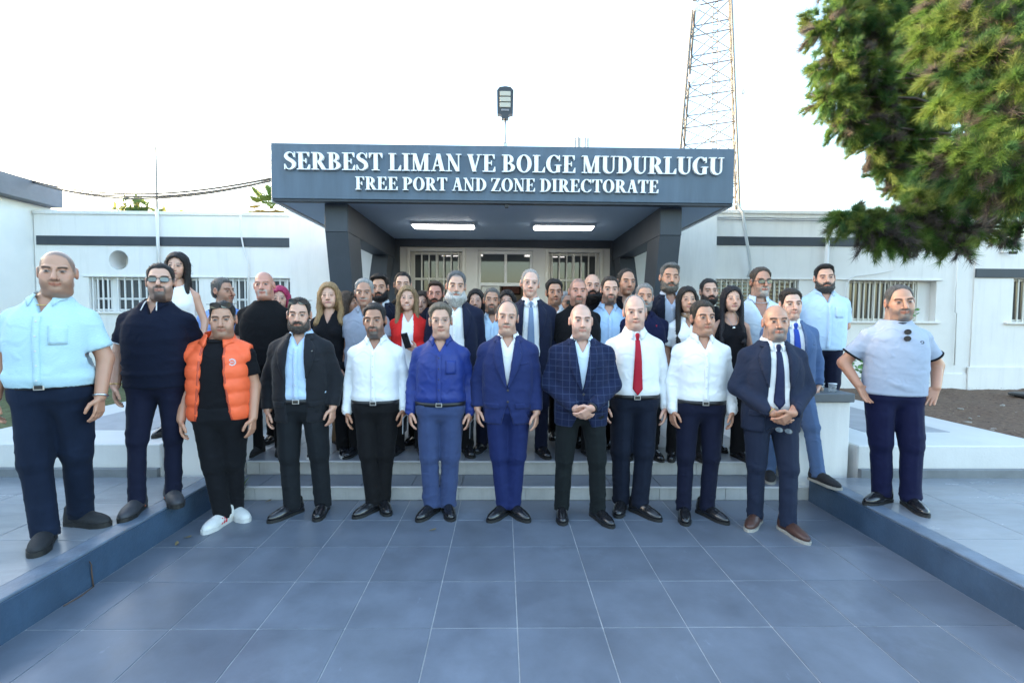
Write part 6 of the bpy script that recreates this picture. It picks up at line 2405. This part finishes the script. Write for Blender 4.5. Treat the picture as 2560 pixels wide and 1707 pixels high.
O, o = p['_O']
s = p['_s']
cx, cz = .135, 1.30
y = float(O.front(np.array([cx]), np.array([cz]))[0]) - .012
mb = MB()
n = 32
gv = [((.030 if k % 2 else .023) * math.cos(2 * math.pi * k / n), (.030 if k % 2 else .023) * math.sin(2 * math.pi * k / n)) for k in range(n)]
iv = [(.018 * math.cos(2 * math.pi * k / n), .018 * math.sin(2 * math.pi * k / n)) for k in range(n)]
mb.add([((cx + a) * s, y * s, (cz + b) * s) for a, b in gv] + [((cx + a) * s, y * s, (cz + b) * s) for a, b in iv], [(k, (k + 1) % n, n + (k + 1) % n, n + k) for k in range(n)])
bd = mb.build('gear_badge', rib_white, o)
mb = MB()
for k in range(3):
    mb.box((cx - .011 + .008 * k) * s, (cx - .006 + .008 * k) * s, (y - .001) * s, y * s, (cz - .006) * s, (cz + .006) * s)
mb.build('badge_lettering', rib_white, bd)
for word, x, z, r_, m_ in (('open charcoal', .118, 1.335, .008, silver), ('royal blue', .098, 1.335, .009, rib_white)):
    p = P_(word)
    O, o = p['_O']
    disc(O, 'lapel_pin', m_, o, p['_s'], x, z, r_, .012)
p = P_('grey t-shirt')
S, o = p['_S']
s = p['_s']
g = MB()
ls = MB()
for k, zc_ in enumerate((1.385, 1.335)):
    x0 = .01 - .012 * k
    y = float(S.front(np.array([x0]), np.array([zc_]))[0]) - .016
    lp = [((x0 + .024 * math.cos(a)) * s, (y) * s, (zc_ + .020 * math.sin(a)) * s) for a in [2 * math.pi * j / 14 for j in range(14)]]
    g.tube(lp, .0018 * s, 5, True)
    ls.add([(q[0], q[1] - .0004, q[2]) for q in lp], [tuple(range(14))])
go = g.build('hung_sunglasses', frame_dark, p['_root'], True)
ls.build('lens', lens_dark, go)
patch(S, 'chest_emblem', rib_black, o, s, [(.095, 1.318), (.088, 1.307), (.095, 1.296)], [(.118, 1.318), (.125, 1.307), (.118, 1.296)], .001, .002, 3, 6)
patch(S, 'emblem_core', grey_tee, o, s, [(.100, 1.313), (.098, 1.307), (.100, 1.301)], [(.113, 1.313), (.115, 1.307), (.113, 1.301)], .0015, .003, 3, 6)
p = P_('indigo polo')
S, o = p['_S']
patch(S, 'chest_emblem', tie_red, o, p['_s'], [(.085, 1.345), (.088, 1.325)], [(.100, 1.345), (.097, 1.325)], .001, .002, 2, 4)
p = P_('printed neck')
s = p['_s']
KN = Sdf(axis(-.10, .10, .008), axis(-.12, .12, .008), axis(1.38, 1.56, .008))
for k in range(24):
    a, b = 2 * math.pi * k / 24, 2 * math.pi * (k + 1) / 24
    KN.cone((.060 * math.sin(a), .012 - .068 * math.cos(a), 1.478 - .02 * math.cos(a)), (.060 * math.sin(b), .012 - .068 * math.cos(b), 1.478 - .02 * math.cos(b)), .017, .017, .008)
KN.cone((0, -.068, 1.455), (.015, -.088, 1.395), .016, .012, .01)
fin(KN, 'neck_scarf', print_cl, p['_root'], s, .003, 5)
p = P_('tank top')
s = p['_s']
S, o = p['_S']
pts = [(-.062, .0, 1.462), (-.045, -.055, 1.425), (-.02, -.088, 1.372), (0, -.098, 1.345), (.02, -.088, 1.372), (.045, -.055, 1.425), (.062, .0, 1.462)]
nc = tubes('necklace', frame_thin, p['_root'], s, [pts], .0022)
MB().lathe((0, 0, 0), [(0, 0), (.014, .0), (.016, .003), (.009, .006), (0, .006)], 14).build('pendant', silver, nc, True, (0, -.100 * s, 1.335 * s)).rotation_euler = (R(90), 0, 0)
# red stripes on the white trainers, orange heels on the charcoal trainers
red_m = mat('red_stripe', (.5, .02, .04), .6)
org_m = mat('orange_heel', (.8, .16, .05), .6)
for word, m_, kind in (('orange padded', red_m, 's'), ('navy polo', org_m, 'h')):
    p = P_(word)
    for o in [c for c in p['_root'].children if c.name.split('.')[0] == 'shoe']:
        mb = MB()
        for sx in (-1, 1):
            if kind == 's':
                for k in range(3):
                    y = -.03 - .024 * k
                    mb.hexa([(sx * .040, y - .004, .028), (sx * .056, y - .004, .028), (sx * .056, y + .006, .028), (sx * .040, y + .006, .028),
                             (sx * .028, y + .016, .074), (sx * .0435, y + .016, .070), (sx * .0435, y + .026, .070), (sx * .028, y + .026, .074)])
            else:
                mb.hexa([(sx * .030, .02, .024), (sx * .050, .02, .024), (sx * .036, .095, .024), (sx * .02, .095, .024),
                         (sx * .030, .03, .042), (sx * .049, .03, .042), (sx * .036, .092, .055), (sx * .02, .092, .055)])
        for k in range(0, len(mb.v), 8):
            q = MB()
            q.hexa(mb.v[k:k + 8])
            q.build('stripe' if kind == 's' else 'heel_accent', m_, o)
# wrist watches and bracelets
for word, q, m_ in (('aqua linen', 'r', silver), ('checked blazer', 'r', frame_dark), ('navy polo', 'l', gold), ('clasped hands', 'l', gold)):
    p = P_(word) if word != 'clasped hands' else P_('navy tie with clasped')
    sh_, el, wr = p['_J']['a' + q][:3]
    v = Vector(wr - el).normalized()
    u = v.orthogonal().normalized()
    w = v.cross(u)
    e = Vector(wr) - v * (.0 if word in ('checked blazer',) else .01)
    rad = .036 if m_ is not gold else .034
    mb = MB()
    mb.tube([tuple((e + (u * math.cos(t) + w * math.sin(t)) * rad) * p['_s']) for t in [2 * math.pi * k / 18 for k in range(18)]], (.007 if m_ is not gold else .003) * p['_s'], 6, True)
    mb.build('wrist_watch' if m_ is not gold else 'bracelet', m_, p['_root'], True)

# things held
def phone(loc, rot, label, case):
    o = empty('phone', loc, label, 'phone', 'phones held in hands')
    o.rotation_euler = rot
    MB().box(-.036, .036, -.004, .004, -.075, .075, .003).build('phone_case', case, o)
    MB().box(-.033, .033, -.0052, -.0042, -.071, .071).build('screen', lens_dark, o)
    MB().box(-.030, -.004, .0042, .007, .035, .068, .002).build('camera_bump', lens_dark, o)


p = P_('cobalt blue')
h_ = hand_world(p, 'r')
phone((h_.x + .018, h_.y - .02, h_.z - .035), (R(8), R(-14), R(70)), 'phone held low in the hand of the man in cobalt shirt', mat('grey_phone_case', (.10, .10, .11), .4))
p = P_('bright red')
h_ = hand_world(p, 'r')
phone((h_.x - .01, h_.y - .035, h_.z + .055), (R(-12), R(12), R(160)), 'dark phone held up by the woman in the red blazer', mat('black_phone_case', (.015, .015, .018), .3))
p = P_('dark haired man in white')
h_ = hand_world(p, 'r')
phone((h_.x + .01, h_.y - .01, h_.z - .03), (R(8), R(-14), R(75)), 'pale phone hanging in the hand of the white shirted man', mat('pale_phone_case', (.35, .37, .40), .35))
p = P_('navy tie with clasped')
h_ = hand_world(p, 'l')
sg_ = empty('sunglasses', (h_.x - .01, h_.y - .01, h_.z - .06), 'black sunglasses dangling from the clasped hands of the navy suit man', 'sunglasses')
fr = MB()
ln_ = MB()
for sd in (-1, 1):
    lp = [(sd * .033 + .028 * math.cos(a), .004 * abs(math.cos(a)), .019 * math.sin(a)) for a in [2 * math.pi * j / 14 for j in range(14)]]
    fr.tube(lp, .002, 5, True)
    ln_.add(lp, [tuple(range(14))])
    fr.tube([(sd * .062, .0, .006), (sd * .068, .06, .01), (sd * .066, .12, .0)], .002, 5)
fr.tube([(-.006, 0, .006), (.006, 0, .006)], .002, 5)
fr.build('frame', frame_dark, sg_, True)
ln_.build('lens', lens_dark, sg_)
sg_.rotation_euler = (R(-20), R(8), R(-6))

# tea glasses on the right pedestal
tg = bpy.data.materials.new('clear_glass')
tg.use_nodes = True
nt, pr, Lk = add_nodes(tg)
pr.inputs['Base Color'].default_value = (.8, .85, .88, 1)
pr.inputs['Roughness'].default_value = .06
tp = nt.nodes.new('ShaderNodeBsdfTransparent')
mxs = nt.nodes.new('ShaderNodeMixShader')
mxs.inputs[0].default_value = .22
Lk(tp.outputs[0], mxs.inputs[1])
Lk(pr.outputs[0], mxs.inputs[2])
Lk(mxs.outputs[0], nt.nodes['Material Output'].inputs['Surface'])
tea = mat('amber_tea', (.35, .12, .02), .1)
foil = mat('white_lid', (.65, .68, .72), .4)
napkin = mat('blue_napkin', (.16, .32, .60), .8, var=.5, vscale=30)
for k, (x, y, r_, hh, what) in enumerate(((2.84, 4.42, .036, .085, 'napkin'), (2.945, 4.40, .030, .070, 'tea'), (3.035, 4.37, .034, .072, 'empty'), (2.92, 4.50, .030, .075, 'lid'))):
    o = empty('tea_glass', (x, y, .9655), {'napkin': 'glass stuffed with a blue napkin on the right pedestal', 'tea': 'glass half full of amber tea with pale lid on the pedestal',
              'empty': 'empty lidded glass nearest the right edge of the pedestal', 'lid': 'lidded glass standing behind the tea on the pedestal'}[what], 'glass', 'tea glasses on the pedestal')
    MB().lathe((0, 0, 0), [(0, .0), (r_ * .9, 0), (r_, hh), (r_ - .003, hh), (r_ * .86, .006), (0, .006)], 18).build('glass_wall', tg, o, True)
    if what == 'tea':
        MB().lathe((0, 0, 0), [(0, .008), (r_ * .84, .008), (r_ * .88, hh * .5), (0, hh * .5)], 18).build('tea', tea, o, True)
    if what in ('tea', 'empty', 'lid'):
        MB().lathe((0, 0, hh + .001), [(0, 0), (r_ + .002, 0), (r_ + .002, .006), (0, .008)], 18).build('lid', foil, o, True)
    if what == 'napkin':
        mb = MB()
        for j in range(7):
            a = j * .9
            mb.add([(r_ * .6 * math.cos(a), r_ * .6 * math.sin(a), .01), (r_ * .6 * math.cos(a + 1), r_ * .6 * math.sin(a + 1), .01), (r_ * .75 * math.cos(a + .8), r_ * .75 * math.sin(a + .8), hh + .02 * (j % 3)), (r_ * .75 * math.cos(a + .2), r_ * .75 * math.sin(a + .2), hh + .012)], [(0, 1, 2, 3)])
        mb.build('napkin', napkin, o)

# dry leaves, a twig and a weed
leaf_m = mat('dry_leaf', (.22, .17, .08), .8, var=.4, vscale=20)
for k, (x, y, a) in enumerate(((-2.30, 3.50, .4), (-2.31, 3.40, 2.0), (-2.05, 4.20, 1.0), (-.53, 3.62, .3))):
    mb = MB()
    L = .03
    mb.add([(-L, 0, .004), (-.01, -.011, .010), (.015, -.010, .008), (L, 0, .014), (.015, .010, .012), (-.01, .011, .006)], [(0, 1, 2, 3, 4, 5)])
    o = mb.build('fallen_leaf', leaf_m, None, True, (x, y, .002), a)
    tag(o, ('curled dry leaf on the tiles near the left kerb', 'small dry leaf beside the left kerb, nearer of two', 'dry leaf at the foot of the lower step', 'yellowish leaf scrap on the tiles before the cobalt shirt man')[k], 'leaf', 'fallen leaves')
o = MB().tube([(-2.452, 2.87, .0), (-2.450, 2.86, .08), (-2.447, 2.855, .14), (-2.443, 2.84, .165), (-2.43, 2.83, .16)], [.004, .004, .003, .003, .002], 6).tube([(-2.44, 2.86, .004), (-2.43, 2.76, .004), (-2.44, 2.66, .005)], .003, 6).build('dry_twig', mat('twig_bark', (.10, .06, .04), .9), None, True)
tag(o, 'thin dry brown twig leaning on the left kerb', 'twig')


def blade_plant(name, loc, n, h, sp, m, label, cat, wid=.006):
    mb = MB()
    for k in range(n):
        a = rng.uniform(0, 6.28)
        q = rng.uniform(.2, 1) * sp
        hh = h * rng.uniform(.5, 1)
        d = Vector((math.cos(a), math.sin(a), 0))
        w = Vector((-d.y, d.x, 0)) * wid
        c0, c1, c2 = Vector((0, 0, 0)) + d * .01, d * q * .4 + Vector((0, 0, hh * .7)), d * q + Vector((0, 0, hh))
        mb.add([c0 - w, c0 + w, c1 + w, c1 - w, c2], [(0, 1, 2, 3), (3, 2, 4)])
    return tag(mb.build(name, m, None, True, loc), label, cat)


weed_m = mat('weed_green', (.09, .13, .045), .8, var=.3, vscale=12)
blade_plant('weed', (-2.30, 4.21, 0), 40, .26, .10, weed_m, 'straggly weed growing where the left kerb meets the steps', 'weed')
blade_plant('weed', (-3.62, 4.17, .22), 14, .05, .04, weed_m, 'tiny weed sprouting along the left terrace skirting', 'weed', .003)


def leafy(name, loc, pts, n, r_, m, label, size=.035):
    root = empty(name, loc, label, 'plant')
    st = MB()
    for q in pts:
        st.tube([(0, 0, 0), (q[0] * .5, q[1] * .5, q[2] * .55), q], [.010, .008, .004], 6)
    st.build('stem', mat('green_stem', (.10, .12, .05), .8), root)
    mb = MB()
    for k in range(n):
        c = Vector(rng.choice(pts)) + Vector((rng.gauss(0, r_), rng.gauss(0, r_), rng.gauss(0, r_)))
        u = Vector((rng.gauss(0, 1), rng.gauss(0, 1), rng.gauss(0, .6))).normalized()
        v = u.orthogonal().normalized()
        L = size * rng.uniform(.6, 1.2)
        mb.add([c, c + u * L * .5 + v * L * .35, c + u * L, c + u * L * .5 - v * L * .35], [(0, 1, 2, 3)])
    mb.build('foliage', m, root)
    return root


leafg = mat('bright_leaf', (.10, .24, .05), .5, var=.4, vscale=9)
leafy('garden_plant', (4.66, 5.6, .505), [(-.02, 0, 1.18), (.05, .02, 1.10), (.10, 0, 1.24), (0, .04, 1.03), (-.30, .1, .73), (-.36, .12, .58), (-.30, .05, .48), (.0, 0, .78)], 260, .05, leafg, 'leafy green shrub behind the man in the grey t-shirt', .07)
# ---------------------------------------------------------------- pine tree on the right
CL = [
(4.26,6.60,5.57,0.37),(4.81,6.80,5.87,0.37),(5.45,7.00,6.06,0.38),(4.37,6.60,5.06,0.35),(5.06,6.90,5.46,0.37),(5.76,7.20,5.63,0.36),(4.30,6.60,4.63,0.29),(4.82,6.80,4.93,0.37),(5.59,7.20,5.13,0.39),(4.59,6.70,4.35,0.29),(5.13,6.90,4.56,0.34),(5.81,7.20,4.63,0.39),(5.04,6.80,4.10,0.28),(5.62,7.10,4.21,0.32),(5.29,6.90,3.80,0.25),(5.88,7.20,3.87,0.29),(5.95,7.00,3.56,0.25),(5.55,6.90,3.56,0.17),(6.50,7.60,4.34,0.34),(6.21,7.40,5.30,0.33),(6.79,7.80,4.96,0.35),(6.49,7.60,5.93,0.34),(6.23,7.40,6.26,0.40),(4.86,5.40,4.73,0.34),(5.00,5.20,4.80,0.35),(5.17,5.00,4.64,0.32),(4.99,5.60,5.16,0.30),(4.88,5.20,4.35,0.33),(4.95,4.90,4.24,0.31),(4.94,5.30,4.10,0.24),(4.93,5.00,3.97,0.25),(4.93,4.70,3.89,0.25),(4.92,4.80,3.66,0.22),(4.91,4.60,3.56,0.19),(4.88,4.60,3.32,0.17),(4.63,5.00,3.28,0.23),(4.68,4.80,3.24,0.24),(4.74,4.60,3.19,0.25),(4.83,4.50,3.04,0.20),(4.70,4.90,3.07,0.20),(4.81,4.70,2.98,0.21),(4.93,4.60,2.87,0.19),(4.01,5.60,2.79,0.19),(4.27,5.60,2.74,0.20),(4.60,5.70,2.79,0.20),(4.86,5.70,2.85,0.22),(4.38,5.60,2.58,0.16),(4.63,5.60,2.57,0.16),(4.95,5.70,2.62,0.16),(5.12,5.70,2.95,0.23),(5.18,5.70,2.70,0.20),(5.31,5.60,2.93,0.20),(5.35,5.60,2.65,0.14),(5.21,5.50,2.49,0.09),(6.19,6.20,3.13,0.21),(6.48,6.20,3.08,0.20),(6.55,6.60,2.87,0.14),(7.13,6.80,2.85,0.13),(7.13,6.60,2.94,0.13),(5.15,5.80,3.18,0.18),(5.28,5.60,3.13,0.18),
]
pine = empty('pine_tree', (8.9, 6.6, .25), 'large pine tree with long hanging needle boughs at the upper right', 'tree')
bark = mat('pine_bark', (.085, .060, .045), .9, var=.5, vscale=9, bump=1.0, bscale=18, stretch=(1, 1, .4))
OFF = Vector((8.9, 6.6, .25))
tk = [Vector((8.9, 6.6, .1)), Vector((8.75, 6.7, 1.2)), Vector((8.4, 6.8, 2.4)), Vector((7.7, 6.95, 3.5)), Vector((6.8, 7.0, 4.5)), Vector((6.15, 7.05, 5.6)), Vector((6.1, 7.1, 7.0)), Vector((6.2, 7.1, 8.4))]
MB().tube([q - OFF for q in tk], [.24, .21, .19, .17, .15, .12, .09, .05], 12).build('trunk', bark, pine, True)
trk = np.array([q[:] for q in tk])


def on_trunk(z):
    return Vector([float(np.interp(z, trk[:, 2], trk[:, i])) for i in range(3)])


# boughs above the picture close the crown
CL = [(x + (.14 if k < 23 else 0), y, z, r_) for k, (x, y, z, r_) in enumerate(CL)]
CL += [(6.9, 6.3, 3.4, .28), (7.2, 6.6, 3.85, .3), (6.6, 6.2, 3.55, .25), (7.0, 6.3, 4.3, .3), (6.6, 5.9, 3.9, .28)]
CLX = CL + [(4.9, 6.9, 6.5, .5), (5.7, 7.1, 6.9, .55), (6.6, 7.3, 7.2, .6), (7.3, 7.2, 6.4, .6), (7.4, 7.0, 5.4, .5), (7.7, 6.6, 4.6, .45), (6.3, 6.4, 7.6, .5), (5.6, 5.8, 5.7, .45), (6.3, 5.4, 5.3, .45), (6.9, 5.8, 5.9, .5), (6.6, 8.0, 6.3, .55), (7.2, 8.2, 5.6, .5), (6.0, 5.0, 4.3, .35), (6.4, 5.2, 3.7, .3), (6.2, 7.2, 8.6, .45)]
mb = MB()
for k, (x, y, z, r_) in enumerate(CLX):
    c = Vector((x, y, z))
    a = on_trunk(max(3.3, z - .2))
    mid = a.lerp(c, .5) + Vector((rng.uniform(-.1, .1), rng.uniform(-.1, .1), .12 + rng.uniform(-.05, .1)))
    mb = MB()
    mb.tube([q - OFF for q in (a, a.lerp(mid, .5) + Vector((0, 0, .05)), mid, mid.lerp(c, .6) + Vector((0, 0, .02)), c)], [.026, .022, .018, .013, .006], 6)
    mb.build('limb', bark, pine, True)
mb = MB()
for k, (x, y, z, r_) in enumerate(CLX):
    for j in range(9):
        d = Vector((rng.gauss(0, 1), rng.gauss(0, 1), rng.gauss(0, .8))).normalized() * r_ * rng.uniform(.6, 1.05)
        c = Vector((x, y, z)) - OFF
        mb.tube([c, c + d * .5 + Vector((0, 0, .02)), c + d], [.007, .005, .003], 4)
mb.build('twig', bark, pine)['kind'] = 'stuff'
VV, CC = [], []
NN = 26


def unit(a):
    return a / np.maximum(np.linalg.norm(a, axis=-1), 1e-6)[..., None]


for (x, y, z, r_) in CLX:
    inview = (x, y, z, r_) in CL
    # a bough end is a bundle of brushes, each brush a twig clothed in needles that sweep forward
    nb = int((80 if inview else 20) * (r_ / .3) ** 1.8) + 6
    d = unit(nrg.normal(0, 1, (nb, 3)))
    rad = nrg.uniform(.15, .92, nb)
    c0 = np.array([x, y, z]) + d * (rad * r_)[:, None] * np.array([1.1, 1.0, .8])
    ax_ = unit(d * .8 + nrg.normal(0, .40, (nb, 3)) + np.array([0, 0, .10]))
    bl = nrg.uniform(.06, .17, nb)
    col = np.array([[.085, .165, .038], [.125, .20, .042], [.062, .138, .048], [.15, .20, .05]])[nrg.integers(0, 4, nb)] * nrg.uniform(.75, 1.2, nb)[:, None]
    dead = nrg.uniform(0, 1, nb) < np.where(rad < .6, .32, .06) * (1.5 if z < 3.3 else 1.0)
    col[dead] = np.array([.125, .108, .095]) * nrg.uniform(.7, 1.3, (dead.sum(), 1))
    nt_ = 8
    t = np.linspace(0, 1, nt_)
    P = c0[:, None] + ax_[:, None] * (bl[:, None] * t)[..., None] - np.array([0, 0, .05]) * (t ** 2)[None, :, None]
    nd = unit(ax_[:, None, None] * 1.0 + nrg.normal(0, .52, (nb, nt_, NN, 3)))
    Ln = nrg.uniform(.07, .135, (nb, nt_, NN, 1))
    s0 = P[:, :, None] + nrg.normal(0, .006, (nb, nt_, NN, 3))
    tip = s0 + nd * Ln + np.array([0, 0, -.010])
    w = unit(np.cross(nd, nrg.normal(0, 1, nd.shape))) * .0026
    VV.append(np.stack([s0 - w, s0 + w, tip], 3).reshape(-1, 3))
    CC.append(np.repeat(col, nt_ * NN * 3, 0))
V = np.concatenate(VV) - np.array(OFF[:])
needle = attr_mat('pine_needles', .55, trans=.45, spec=.3)
cr = mobj('crown', np_mesh('crown', V, np.arange(len(V)).reshape(-1, 3), [needle], False, np.concatenate(CC)), pine)
cr['kind'] = 'stuff'

# ---------------------------------------------------------------- trees and a palm behind the left wing
def far_tree(x, y, h, rx, rz, n, label, cols, seed):
    g = np.random.default_rng(seed)
    root = empty('background_tree', (x, y, 0), label, 'tree', 'tree tops behind the left wing')
    MB().tube([(0, 0, 0), (.1, 0, h - rz)], [.18, .09], 8).build('trunk', bark, root)
    d = g.normal(0, 1, (n, 3))
    d /= np.linalg.norm(d, axis=1)[:, None]
    lump = 1 + .3 * np.sin(d @ g.normal(0, 4, 3)) + .25 * np.sin(d @ g.normal(0, 6, 3))
    P = d * (g.uniform(0, 1, n) ** .4 * lump)[:, None] * np.array([rx, rx * .8, rz]) + np.array([0, 0, h - rz])
    a = g.normal(0, .13, (n, 3, 3))
    V = (P[:, None] + a).reshape(-1, 3)
    c = np.repeat(np.array(cols)[g.integers(0, len(cols), n)], 3, 0)
    m = mobj('crown', np_mesh('crown', V, np.arange(n * 3).reshape(-1, 3), [needle], False, c), root)


GC = [(.10, .16, .05), (.16, .20, .06), (.20, .20, .07)]
far_tree(-16.2, 22, 6.15, 1.0, 1.6, 9000, 'rounded tree top behind the left wing, left of the mast', GC, 1)
far_tree(-15.0, 22.5, 6.05, .75, 1.5, 7000, 'smaller rounded tree top behind the left wing, right of the mast', GC, 2)
far_tree(-11.9, 23, 6.1, .5, 1.3, 3000, 'low bush top just left of the palm', GC, 3)
pl = empty('palm_tree', (-10.35, 22, 0), 'palm tree top behind the left wing beside the canopy', 'palm tree', None)
MB().tube([(0, 0, 0), (.1, 0, 3.5), (0, 0, 6.2)], [.22, .19, .2], 10).build('trunk', bark, pl)
pm = [mat('palm_leaf_green', (.12, .20, .05), .5), mat('palm_leaf_yellow', (.34, .26, .06), .6)]
for k in range(22):
    a = 2 * math.pi * k / 22 + rng.uniform(-.1, .1)
    el = rng.uniform(-.35, 1.15)
    d = Vector((math.cos(a) * math.cos(el), math.sin(a) * math.cos(el), math.sin(el)))
    c = Vector((0, 0, 6.45))
    L = rng.uniform(1.0, 1.5)
    hub = c + d * L * .45
    mb = MB()
    mb.tube([c, hub], .018, 5)
    side = d.cross(Vector((0, 0, 1))).normalized()
    for j in range(-7, 8):
        t = j / 7
        dd = (d * math.cos(t * 1.25) + side * math.sin(t * 1.25)).normalized()
        w = dd.cross(Vector((0, 0, 1))).normalized() * .04
        q = hub + dd * L * .62 * (1 - .25 * abs(t)) + Vector((0, 0, -.10))
        mid = hub.lerp(q, .5) + Vector((0, 0, .04))
        mb.add([hub, mid + w, q, mid - w], [(0, 1, 2, 3)])
    mb.build('frond', pm[1 if el < .1 else 0], pl)

# unseen trees added beyond the annex to break up the low sun
for k, (x, y, h, rx, rz, nm) in enumerate(((-27, 9.5, 9.2, 2.6, 2.4, 'nearest'), (-30, 14.5, 10.0, 2.4, 2.6, 'middle'), (-26, 6.0, 8.2, 1.6, 2.0, 'southern'), (-29, 19, 9.0, 2.2, 2.2, 'farthest'))):
    far_tree(x, y, h, rx, rz, 1700, '%s of the tall trees beyond the annex, left of the picture' % nm, GC, 20 + k)
